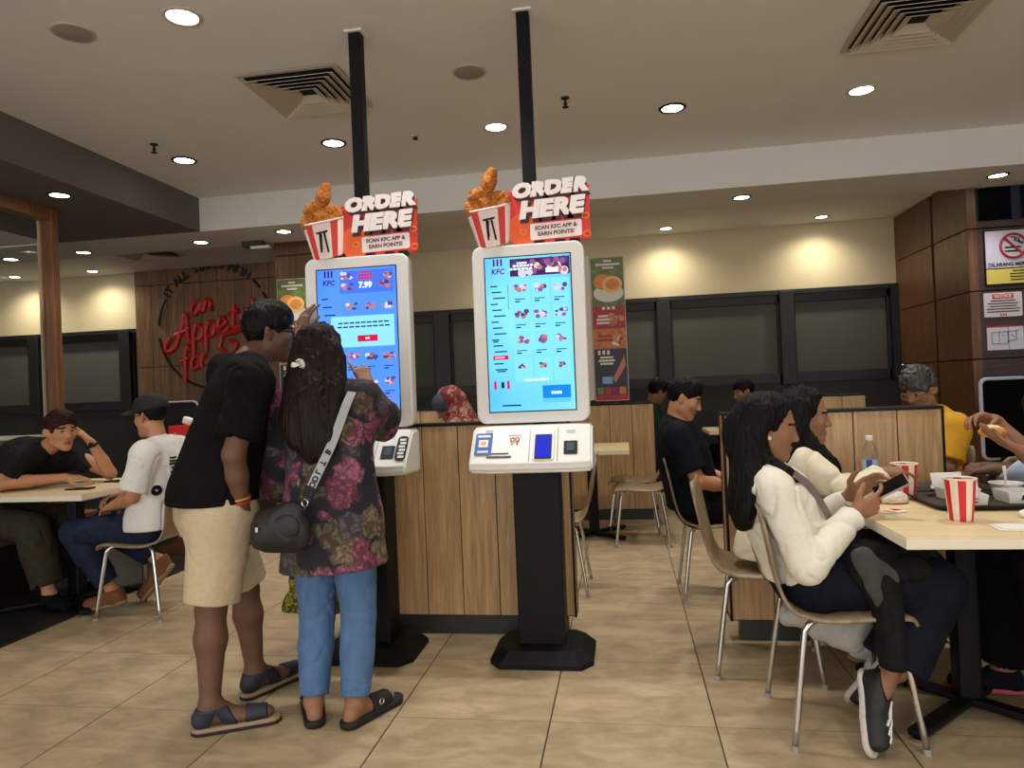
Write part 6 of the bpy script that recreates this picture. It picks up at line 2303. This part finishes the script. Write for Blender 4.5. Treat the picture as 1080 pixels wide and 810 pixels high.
sdf_obj('bag_body', [cone((0.60, 2.86, 0.385), (0.84, 2.80, 0.375), 0.045, 0.045, 0.05), cone((0.70, 2.85, 0.34), (0.80, 2.80, 0.31), 0.05, 0.05, 0.06)], mat('pale_grey_cloth', (164, 162, 158), 0.85, var=0.08, scale=30), tb, 0.007, (), folds(0.012, (14, 14, 14), 3))

# ================================================================== girl in cream
J = dict(pel=(0.66, 3.33, 0.60), chest=(0.73, 3.34, 0.85), neck=(0.76, 3.34, 0.99), head=(0.80, 3.33, 1.125), hf=(1, -0.08, -0.12), hu=(0.1, 0, 1),
         shR=(0.755, 3.185, 0.93), shL=(0.74, 3.48, 0.93), elR=(0.90, 3.10, 0.80), wrR=(1.06, 3.17, 0.885), elL=(0.88, 3.50, 0.77), wrL=(1.05, 3.38, 0.82),
         hipR=(0.67, 3.25, 0.555), hipL=(0.67, 3.42, 0.555), knR=(1.06, 3.22, 0.53), knL=(1.06, 3.40, 0.53), anR=(1.04, 3.2, 0.09), anL=(1.04, 3.40, 0.09),
         toeR=(1.18, 3.2, 0.04), toeL=(1.18, 3.40, 0.04))
p = Person('girl in cream sweatshirt reaching across the table beside the water bottle', J, SKIN_M, 0.88, 0.005, 0.97, female=True,
           hands=dict(R=dict(d=(0.9, 0.2, 0.1), n=(0.1, 0.3, -0.9), t=(0.2, 0.8, 0.2), curl=(0.2, 0.25, 0.3, 0.35), s=0.9)))
p.top('sweatshirt', C_CREAM, 1.95, 0.016, fold=0.009, arm_infl=0.019, fscale=(9, 9, 8), vox=0.0065, seed=17, hem=(V(0.66, 3.33, 0.50), V(0, 0, -1)), neckcut=0.02,
      extra=[cone((0.64, 3.33, 0.56), (0.70, 3.335, 0.78), 0.165, 0.15, 0.06, p.fwd, 0.85), cone((0.56, 3.33, 0.52), (0.62, 3.3, 0.7), 0.09, 0.1, 0.06)])
p.trousers('jeans', C_DNAVY, 1.9, 0.016, 0.008, 0.005, seed=15)
p.shoes(C_WHITE, 'shoe', 0.012, C_SOLE, 0.006)
hp_ = p.hp
st = [([hp_(-0.06, 0.02, 0.04), hp_(-0.095, 0.0, -0.05), (0.70, 3.30, 1.0), (0.66, 3.28, 0.90)], 0.075, 0.05, None),
      ([hp_(-0.02, 0.066, 0.04), hp_(-0.03, 0.078, -0.05), (0.80, 3.225, 1.00), (0.85, 3.20, 0.94), (0.88, 3.20, 0.89)], 0.034, 0.022, None),
      ([hp_(-0.05, 0.06, 0.0), (0.72, 3.225, 1.0), (0.73, 3.19, 0.93)], 0.05, 0.035, None),
      ([hp_(-0.01, -0.07, 0.03), hp_(-0.02, -0.085, -0.06), (0.80, 3.44, 0.99), (0.84, 3.45, 0.9)], 0.04, 0.025, None)]
p.hair_long(M_HAIR, st, 0.010, 6, 0.010)

# ================================================================== man in black T-shirt in mid room
J = dict(pel=(0.40, 4.46, 0.60), chest=(0.33, 4.46, 0.91), neck=(0.31, 4.46, 1.06), head=(0.37, 4.45, 1.20), hf=(0.93, -0.1, -0.42), hu=(0.4, 0, 1),
         shR=(0.30, 4.26, 0.98), shL=(0.32, 4.66, 0.98), elR=(0.41, 4.20, 0.72), wrR=(0.63, 4.34, 0.665), elL=(0.44, 4.70, 0.73), wrL=(0.65, 4.58, 0.67),
         hipR=(0.42, 4.37, 0.555), hipL=(0.42, 4.55, 0.555), knR=(0.88, 4.36, 0.54), knL=(0.88, 4.56, 0.54), anR=(0.86, 4.36, 0.09), anL=(0.86, 4.56, 0.09),
         toeR=(1.02, 4.34, 0.04), toeL=(1.02, 4.58, 0.04))
p = Person('seated man in black T-shirt with bowed head, left of the divider behind the bottle', J, SKIN_L, 1.03, 0.006, 1.0,
           hands=dict(R=dict(curl=(0.5, 0.5, 0.6, 0.6)), L=dict(curl=(0.5, 0.5, 0.6, 0.6))))
p.top('t_shirt', C_NAVYB, 0.78, 0.02, fold=0.007, arm_infl=0.026, seed=19, hem=(V(0.40, 4.46, 0.53), V(0, 0, -1)), extra=[cone((0.40, 4.46, 0.57), (0.36, 4.46, 0.8), 0.19, 0.185, 0.06, V(1, 0, 0), 0.85)])
p.trousers('trousers', C_BLACK, 1.9, 0.016, 0.01, 0.005, seed=21)
p.shoes(C_BLACK, 'shoe', 0.012)
p.hair_short(M_HAIR, 0.010, 0.04, -0.07, 0.004, seed=12)

# ================================================================== people further back
def sitter(label, x, y, ang, skin, topmat, legmat, zh=1.2, hf=None, hair=True, S=1.0, vox=0.009, hairm=None, sleeve=0.75, arms=None, face=True):
    c, s = math.cos(ang), math.sin(ang)
    def q(a, b, z):
        return (x + a * c - b * s, y + a * s + b * c, z)
    dz = zh - 1.2
    J = dict(pel=q(0, 0, 0.60), chest=q(-0.03, 0, 0.91 + dz * 0.6), neck=q(-0.01, 0, 1.06 + dz), head=q(0.05, 0, 1.20 + dz), hf=hf or (c, s, -0.3), hu=(c * 0.3, s * 0.3, 1),
             shR=q(-0.02, -0.19, 0.99 + dz), shL=q(-0.02, 0.19, 0.99 + dz), elR=q(0.08, -0.24, 0.75), wrR=q(0.30, -0.12, 0.80), elL=q(0.08, 0.24, 0.75), wrL=q(0.30, 0.12, 0.80),
             hipR=q(0.02, -0.09, 0.555), hipL=q(0.02, 0.09, 0.555), knR=q(0.46, -0.1, 0.54), knL=q(0.46, 0.1, 0.54), anR=q(0.44, -0.1, 0.09), anL=q(0.44, 0.1, 0.09),
             toeR=q(0.6, -0.1, 0.04), toeL=q(0.6, 0.1, 0.04))
    if arms:
        J.update(arms)
    p = Person(label, J, skin, S, vox, 1.0, face=face)
    p.top('shirt', topmat, sleeve, 0.018, fold=0.006, arm_infl=0.022, seed=x, vox=0.009, hem=(V(q(0, 0, 0.53)), V(0, 0, -1)))
    p.trousers('trousers', legmat, 1.9, 0.016, 0.01, 0.005, seed=y, vox=0.010)
    p.shoes(C_BLACK, 'shoe', 0.012, None, 0.009)
    if hair:
        p.hair_short(hairm or M_HAIR, 0.012, 0.04, -0.07, 0.005, seed=x + y)
    return p

sitter('far man in dark green shirt seated beyond the rear divider, head bowed', 0.30, 7.40, -0.1, SKIN_M, C_GREEN, C_BLACK, 1.22, (0.75, 0.45, -0.4))
sitter('far diner at the rear wall of whom only the dark-haired head shows', 1.40, 7.66, PI, SKIN_M, C_BLACK, C_BLACK, 1.18, (-0.95, -0.2, -0.3), arms=dict(head=(1.24, 7.63, 1.175), neck=(1.31, 7.65, 1.04), chest=(1.37, 7.66, 0.90)))
p = sitter('grey-haired woman in mustard yellow top with glasses at the right', 1.82, 4.62, PI + 0.3, SKIN_M, C_YELLOW, C_BLACK, 1.19, (-0.80, -0.55, -0.35), hair=False, vox=0.007, sleeve=0.85, S=1.02)
p.hair_short(M_HAIRG, 0.036, 0.03, -0.12, 0.012, seed=3)
p.glasses(M_GREYP)
p = sitter('diner in a maroon patterned headscarf seen between the two kiosks', -1.30, 5.35, PI, SKIN_M, C_SCARF, C_BLACK, 1.19, (-0.8, -0.3, -0.6), hair=False, vox=0.009, sleeve=1.9)
f, r, u = p.hfr
R = np.stack([f, r, u], 1)
p.garment('under_cap', [ell(p.hp(0.012, 0, 0.03), V(0.098, 0.088, 0.098), R, 0.02), dict(ell(p.hp(0.115, 0, -0.05), V(0.09, 0.06, 0.085), R, 0.01), neg=True)], mat('slate_blue_cloth', (62, 66, 82), 0.85), 0.007)
p.garment('headscarf', [ell(p.hp(-0.045, 0, 0.04), V(0.105, 0.098, 0.105), R, 0.03), cone(p.hp(-0.06, 0, -0.02), V(-1.24, 5.35, 1.02), 0.10, 0.15, 0.05), cone((-1.27, 5.18, 1.0), (-1.27, 5.52, 1.0), 0.09, 0.09, 0.05),
                        dict(ell(p.hp(0.13, 0, -0.03), V(0.10, 0.075, 0.10), R, 0.01), neg=True)], C_SCARF, 0.008, (), folds(0.010, (18, 18, 18), 2))

# ================================================================== diner at the right edge holding a burger
J = dict(pel=(1.93, 2.93, 0.60), chest=(1.95, 2.94, 0.92), neck=(1.93, 2.94, 1.08), head=(1.90, 2.94, 1.24), hf=(-1, 0.1, -0.25), hu=(-0.2, 0, 1),
         shL=(1.90, 2.74, 1.0), shR=(1.92, 3.14, 1.0), elL=(1.78, 2.84, 0.84), wrL=(1.56, 3.06, 0.965), elR=(1.74, 3.22, 0.84), wrR=(1.56, 3.30, 1.08),
         hipL=(1.92, 2.84, 0.555), hipR=(1.92, 3.02, 0.555), knL=(1.45, 2.74, 0.60), knR=(1.45, 3.06, 0.58), anL=(1.55, 2.72, 0.10), anR=(1.46, 3.10, 0.09),
         toeL=(1.40, 2.70, 0.04), toeR=(1.30, 3.12, 0.04))
p = Person('diner at the right edge in black whose two hands hold a bitten burger', J, SKIN_M, 1.02, 0.005, 1.0,
           hands=dict(L=dict(d=(-0.75, 0.15, 0.42), n=(0.25, 0.1, 0.9), t=(-0.2, 0.9, 0.3), curl=(0.22, 0.2, 0.2, 0.22), spread=0.1, th=(0.5, 0.3)),
                      R=dict(d=(-0.80, -0.30, 0.25), n=(-0.1, -0.35, -0.95), t=(0.3, -0.9, 0.1), curl=(0.55, 0.6, 0.6, 0.6), th=(0.6, 0.3))))
p.top('t_shirt', C_BLACK, 0.9, 0.02, fold=0.007, arm_infl=0.026, seed=23, hem=(V(1.93, 2.93, 0.53), V(0, 0, -1)))
p.trousers('track_trousers', C_BLACK, 1.9, 0.026, 0.022, 0.008, seed=24)
p.shoes(C_DNAVY, 'shoe', 0.012, mat('pink_sole', (190, 90, 100), 0.6), 0.006)
p.hair_short(M_HAIR, 0.012, 0.04, -0.07, 0.004, seed=2)

J = dict(pel=(2.12, 3.66, 0.60), chest=(2.10, 3.68, 0.88), neck=(2.06, 3.70, 1.0), head=(2.00, 3.74, 1.07), hf=(-0.9, -0.35, -0.2), hu=(-0.2, 0, 1),
         shL=(2.06, 3.50, 0.93), shR=(2.08, 3.86, 0.93), elL=(1.92, 3.50, 0.80), wrL=(1.685, 3.60, 0.835), elR=(1.95, 3.90, 0.78), wrR=(1.76, 3.80, 0.82),
         hipL=(2.10, 3.57, 0.555), hipR=(2.10, 3.75, 0.555), knL=(1.68, 3.55, 0.54), knR=(1.68, 3.75, 0.54), anL=(1.70, 3.55, 0.09), anR=(1.70, 3.75, 0.09),
         toeL=(1.55, 3.55, 0.04), toeR=(1.55, 3.75, 0.04))
p = Person('diner in pale blue sleeves mostly behind the burger holder at the right edge', J, SKIN_D, 0.94, 0.006, 0.97,
           hands=dict(L=dict(d=(-0.85, 0.2, -0.1), n=(-0.2, 0.1, -0.9), t=(-0.1, 0.9, 0.2), curl=(0.5, 0.55, 0.6, 0.6))))
p.top('shirt', C_LBLUE, 1.9, 0.018, fold=0.007, arm_infl=0.026, seed=29, hem=(V(2.12, 3.66, 0.53), V(0, 0, -1)))
p.trousers('trousers', C_BLACK, 1.9, 0.016, 0.01, 0.005, seed=31)
p.shoes(C_BLACK, 'shoe', 0.012)
p.hair_short(M_HAIR, 0.014, 0.04, -0.08, 0.005, seed=31)
# ------------------------------------------------------------------ things on the tables
TZ = 0.7705
M_CUPW = mat('cup_cream', (226, 214, 196), 0.5)
M_CUPR = mat('cup_red', (206, 24, 30), 0.45)
def cup(x, y, z, label, h=0.145, r0=0.036, r1=0.051, cola=True, seg=36):
    t = thing('paper_cup', label, 'cup', (x, y, z))
    bm = BM()
    lathe(bm, [(r0, 0.0), (r0 + 0.002, 0.006), (r1, h)], seg=seg, cap=True, mi_fn=lambda j, k: 1 if (k % 6) in (0, 1, 2) else 0)
    bm.faces.ensure_lookup_table()
    for f in [f for f in bm.faces if len(f.verts) > 4 and f.calc_center_median().z > h / 2]:
        bm.faces.remove(f)
    obj('striped_wall', bm, [M_CUPW, M_CUPR], t, False)
    bm = BM()
    lathe(bm, [(r1 - 0.001, h - 0.004), (r1 + 0.003, h - 0.002), (r1 + 0.003, h + 0.002), (r1 - 0.001, h + 0.003), (r1 - 0.003, h - 0.003)], seg=seg, cap=False)
    obj('rolled_rim', bm, M_CUPW, t, True)
    bm = BM()
    lathe(bm, [(0.001, h - 0.014), (r1 - 0.003, h - 0.014)], seg=seg, cap=False)
    obj('drink', bm, mat('cola', (30, 14, 10), 0.1) if cola else M_CUPW, t)
    return t

cup(1.165, 2.72, TZ, 'red-and-white striped cup nearest the table edge', 0.148)
cup(1.165, 3.22, TZ, 'red-and-white striped cup behind the held phone, a hand above it')
cup(1.33, 7.5, 0.80, 'small red cup on the far table by the rear wall', 0.10, 0.03, 0.04, False)

t = thing('water_bottle', 'clear plastic water bottle with blue-white label before the divider', 'bottle', (1.10, 3.44, TZ))
pet = bpy.data.materials.new('clear_pet')
pet.use_nodes = True
nt = pet.node_tree
nt.nodes.remove(nt.nodes['Principled BSDF'])
a_, b_, m_ = nt.nodes.new('ShaderNodeBsdfTransparent'), nt.nodes.new('ShaderNodeBsdfGlossy'), nt.nodes.new('ShaderNodeMixShader')
a_.inputs[0].default_value = (0.93, 0.95, 0.96, 1)
b_.inputs['Roughness'].default_value = 0.08
lw_ = nt.nodes.new('ShaderNodeLayerWeight')
lw_.inputs[0].default_value = 0.25
nt.links.new(lw_.outputs['Facing'], m_.inputs[0])
nt.links.new(a_.outputs[0], m_.inputs[1])
nt.links.new(b_.outputs[0], m_.inputs[2])
nt.links.new(m_.outputs[0], nt.nodes['Material Output'].inputs[0])
prof = [(0.028, 0.0), (0.033, 0.008), (0.033, 0.03), (0.030, 0.036), (0.033, 0.042), (0.033, 0.075), (0.031, 0.08), (0.031, 0.145), (0.034, 0.15), (0.033, 0.17), (0.026, 0.20), (0.014, 0.222), (0.0135, 0.232)]
bm = BM()
lathe(bm, prof, seg=24)
obj('bottle_body', bm, pet, t, True)
bm = BM()
lathe(bm, [(0.0325, 0.084), (0.0325, 0.142)], seg=24, cap=False, mi_fn=lambda j, k: 1 if k % 24 in (15, 16, 17) else 0)
obj('label_band', bm, [mat('label_pale_blue', (190, 204, 230), 0.5), mat('label_blue', (50, 86, 170), 0.5)], t, True)
bm = BM()
lathe(bm, [(0.016, 0.228), (0.0165, 0.232), (0.0165, 0.248), (0.015, 0.25)], seg=20)
obj('screw_cap', bm, M_WHITE, t)

M_TRAY = mat('dark_brown_tray', (38, 30, 27), 0.4)
def tray(x, y, w, d, label, rz=0.0):
    t = thing('serving_tray', label, 'tray', (x, y, TZ), rz)
    bm = BM()
    for j, (k, z) in enumerate(((0.0, 0.001), (0.018, 0.018))):
        pass
    o1, o2, o3 = rrect(w - 0.04, d - 0.04, 0.03), rrect(w, d, 0.045), rrect(w - 0.012, d - 0.012, 0.04)
    rings = [[bm.verts.new((px, py, z)) for px, py in o] for o, z in ((o1, 0.001), (o2, 0.020), (o2, 0.023), (o3, 0.022), (o1, 0.006))]
    n = len(o1)
    for j in range(4):
        for k in range(n):
            bm.faces.new((rings[j][k], rings[j][(k + 1) % n], rings[j + 1][(k + 1) % n], rings[j + 1][k]))
    bm.faces.new(list(reversed(rings[0])))
    obj('moulded_rim', bm, M_TRAY, t)
    bm = BM()
    bm.faces.new([bm.verts.new((px, py, 0.006)) for px, py in o1])
    obj('tray_bed', bm, mat('tray_bed', (52, 40, 34), 0.5), t)
    return t

tray(1.385, 3.05, 0.45, 0.34, 'dark tray holding boxes and a food tub in mid table')
tray(1.36, 3.385, 0.40, 0.25, 'rear dark tray near the divider')

def food_box(x, y, z, w, d, h, label, rz=0.0, text=True, lid=True):
    t = thing('food_box', label, 'food box', (x, y, z), rz)
    bm = BM()
    r0 = [(-w / 2 * .9, -d / 2 * .9), (w / 2 * .9, -d / 2 * .9), (w / 2 * .9, d / 2 * .9), (-w / 2 * .9, d / 2 * .9)]
    r1 = [(a / .9, b / .9) for a, b in r0]
    A = [bm.verts.new((a, b, 0.001)) for a, b in r0]
    B = [bm.verts.new((a, b, h)) for a, b in r1]
    C = [bm.verts.new((a * 0.96, b * 0.96, h)) for a, b in r1]
    D = [bm.verts.new((a * 0.98, b * 0.98, 0.006)) for a, b in r0]
    for k in range(4):
        q = (k + 1) % 4
        bm.faces.new((A[k], A[q], B[q], B[k]))
        bm.faces.new((B[k], B[q], C[q], C[k]))
        bm.faces.new((C[k], C[q], D[q], D[k]))
    bm.faces.new(A[::-1])
    bm.faces.new(D)
    obj('carton', bm, M_PAPW, t)
    bm = BM()
    ff = lambda u, v, ww: (u, -d / 2 * 0.955 - 0.001 + ww, h * 0.5 + v)
    if text:
        text_bm(bm, 'KFC', h * 0.55, lambda u, v, ww: ff(u, v, ww - 0.001), 0.002, 0.2, 0.001, width=w * 0.4)
        obj('printed_letters', bm, M_BLACK if text == 'k' else M_CUPR, t)
    else:
        for u in (-0.3, 0.3):
            slab(bm, rect(w * 0.1, h * 0.8, u * w, 0), 0.002, ff)
        obj('red_stripes', bm, M_CUPR, t)
    if lid:
        bm = BM()
        box(bm, (0, d / 2 + 0.02, h + d * 0.26), (w, 0.004, d * 0.55), 0.002, rot=Matrix.Rotation(-0.25, 3, 'X'))
        obj('open_lid', bm, M_PAPW, t)
    return t

TZT = TZ + 0.0065
food_box(1.31, 3.0, TZT, 0.12, 0.09, 0.042, 'small white food box with red KFC letters on the mid-table tray', -0.1)
food_box(1.335, 3.14, TZT, 0.13, 0.10, 0.045, 'white food box with red stripes behind the small lettered one', 0.15, False)
food_box(1.525, 3.05, TZT, 0.15, 0.12, 0.045, 'white food box with black KFC letters beside the near striped cup', 0.03, 'k', False)
t = thing('food_tub', 'white tub with pale scraps and a plastic spoon handle standing in it on the tray', 'tub', (1.53, 3.165, TZT))
bm = BM()
lathe(bm, [(0.045, 0.0), (0.058, 0.055), (0.062, 0.056), (0.062, 0.059), (0.055, 0.059), (0.044, 0.008)], seg=28, cap=False)
obj('tub_wall', bm, M_PAPW, t, True)
bm = BM()
lathe(bm, [(0.001, 0.045), (0.053, 0.042)], seg=28, cap=False)
obj('leftovers', bm, mat('leftover_food', (196, 140, 96), 0.8, var=0.3, scale=60), t)
sp_ = thing('plastic_spoon', 'white plastic spoon standing in the tub', 'spoon', (1.53, 3.165, TZT + 0.04))
bm = BM()
tube(bm, [(0, 0, 0.003), (0, 0.004, 0.05), (0.0, 0.01, 0.085)], [0.004, 0.005, 0.007], 8, flat=(1, 1))
obj('handle', bm, M_WHITE, sp_, True)

def crumple(label, x, y, z, rx, ry, rz_, seed, m=None, cat='napkin', name='paper_napkin'):
    t = thing(name, label, cat, (x, y, z))
    sdf_obj('crumpled_sheet', [ell((x, y, z + rz_ * 0.4), (rx, ry, rz_), None, 0.01)], m or M_PAPW, t, 0.0045, [(V(x, y, z), V(0, 0, -1))], folds(0.012, (45, 45, 45), seed, 0.9), 0)
    return t

crumple('crumpled white napkin at the right end of the table', 1.43, 2.75, TZ + 0.001, 0.06, 0.045, 0.022, 3)
crumple('crumpled white wrapper behind the phone near the striped cup', 1.07, 3.10, TZ + 0.001, 0.06, 0.05, 0.035, 8, mat('wrapper_print', (214, 196, 188), 0.7, var=0.12, scale=40), 'wrapper', 'food_wrapper')
crumple('crumpled napkin on the rear tray near the divider', 1.40, 3.38, TZ + 0.0065, 0.07, 0.05, 0.02, 14)
t = thing('paper_napkin', 'flat folded white napkin lying near the table edge', 'napkin', (1.30, 2.56, TZ))
bm = BM()
box(bm, (0, 0, 0.0025), (0.20, 0.09, 0.004), 0.001, rot=Matrix.Rotation(-0.12, 3, 'Z'))
obj('lower_fold', bm, M_PAPW, t)
bm = BM()
box(bm, (0.005, 0.004, 0.0065), (0.19, 0.08, 0.003), 0.001, rot=Matrix.Rotation(-0.06, 3, 'Z'))
obj('upper_fold', bm, M_PAPW, t)
t = thing('ketchup_sachet', 'small red-and-white sachet below the phone on the table edge', 'sachet', (1.01, 2.90, TZ))
bm = BM()
box(bm, (0, 0, 0.004), (0.05, 0.07, 0.006), 0.003, rot=Matrix.Rotation(0.4, 3, 'Z'))
obj('foil', bm, M_PAPW, t)
bm = BM()
box(bm, (0, 0, 0.0078), (0.03, 0.04, 0.001), 0.0004, rot=Matrix.Rotation(0.4, 3, 'Z'))
obj('print', bm, M_CUPR, t)

# burger held at the right edge
t = thing('burger', 'bitten burger held in two hands at the right edge', 'burger', (1.477, 3.14, 1.05))
M_BUNX = mat('toasted_bun', (206, 140, 66), 0.6, var=0.2, scale=40)
sdf_obj('bun', [ell((1.477, 3.14, 1.045), (0.05, 0.045, 0.026), None, 0.01), dict(ell((1.435, 3.09, 1.085), (0.042, 0.06, 0.03), None, 0.01), neg=True)], M_BUNX, t, 0.004, (), folds(0.003, (60, 60, 60), 2))
sdf_obj('filling', [ell((1.465, 3.13, 1.062), (0.036, 0.034, 0.013), None, 0.01)], mat('burger_filling', (228, 190, 140), 0.7, var=0.35, scale=90), t, 0.004, (), folds(0.008, (70, 70, 70), 5, 0.8), 0)
sdf_obj('chicken_patty', [ell((1.452, 3.12, 1.052), (0.024, 0.026, 0.012), None, 0.01)], mat('patty_brown', (120, 56, 36), 0.7, var=0.3, scale=90), t, 0.004, (), folds(0.006, (70, 70, 70), 7, 0.8), 0)

# phones on the left table
for lb, x, y, a in (('black phone lying at the near edge of the left table', -3.48, 4.06, 0.1), ('black phone lying at the far side of the left table', -3.50, 4.42, -0.1)):
    t = thing('smartphone', lb, 'phone', (x, y, TZ))
    Rm = Matrix.Rotation(a, 3, 'Z')
    bm = BM()
    box(bm, (0, 0, 0.005), (0.16, 0.078, 0.009), 0.004, rot=Rm)
    obj('phone_case', bm, M_BLACK, t)
    bm = BM()
    box(bm, (0, 0, 0.0098), (0.15, 0.07, 0.001), 0.0004, rot=Rm)
    obj('phone_screen', bm, mat('phone_glass', (10, 10, 12), 0.1), t)
# ------------------------------------------------------------------ camera, world, view
cam = bpy.data.cameras.new('camera')
co = bpy.data.objects.new('camera', cam)
COL.objects.link(co)
yaw, pitch, roll = 0.155653, 0.0073046, -0.0413823
cy, sy = math.cos(yaw), math.sin(yaw)
F_ = Vector((-sy * math.cos(pitch), cy * math.cos(pitch), math.sin(pitch)))
r0 = Vector((cy, sy, 0))
u0 = r0.cross(F_)
r_ = math.cos(roll) * r0 + math.sin(roll) * u0
u_ = -math.sin(roll) * r0 + math.cos(roll) * u0
co.matrix_world = Matrix(((r_.x, u_.x, -F_.x, 0), (r_.y, u_.y, -F_.y, 0), (r_.z, u_.z, -F_.z, 1.3), (0, 0, 0, 1)))
cam.sensor_fit = 'HORIZONTAL'
cam.sensor_width = 36.0
cam.lens = 744.05 / 1080 * 36.0
cam.clip_start = 0.05
SC.camera = co

w = bpy.data.worlds.new('World')
SC.world = w
w.use_nodes = True
bg = w.node_tree.nodes['Background']
bg.inputs[0].default_value = (1.0, 0.965, 0.92, 1)
bg.inputs[1].default_value = 1.65

SC.view_settings.view_transform = 'Standard'
SC.view_settings.look = 'None'
SC.view_settings.exposure = 0.55
SC.view_settings.gamma = 1.0
SC.view_settings.use_curve_mapping = False
SC.cycles.use_denoising = True
SC.cycles.max_bounces = 8
SC.cycles.diffuse_bounces = 4
SC.cycles.sample_clamp_indirect = 4.0
SC.cycles.caustics_reflective = False
SC.cycles.caustics_refractive = False
cnt = {}
for o in COL.objects:
    if o.parent is None and o.get('label') and o.get('category') != 'person':
        cnt.setdefault(o.name.split('.')[0], []).append(o)
GN = {'downlight': 'recessed downlights', 'dining_chair': 'bent-ply dining chairs', 'booth_divider': 'oak booth dividers', 'dining_table': 'maple dining tables',
      'ordering_kiosk': 'self-ordering kiosks', 'order_sign': 'bucket signs on the kiosks', 'ceiling_pole': 'black ceiling poles', 'poster_stand': 'food poster stands',
      'wall_sign': 'notices on the wall', 'ceiling_vent': 'square ceiling vents', 'ceiling_speaker': 'round ceiling speakers', 'sprinkler': 'ceiling sprinklers',
      'paper_cup': 'striped paper cups', 'serving_tray': 'dark serving trays', 'food_box': 'white food boxes', 'paper_napkin': 'napkins on the table', 'smartphone': 'phones'}
for k, l in cnt.items():
    if len(l) > 1 and k in GN:
        for o in l:
            o['group'] = GN[k]
bpy.context.view_layer.update()
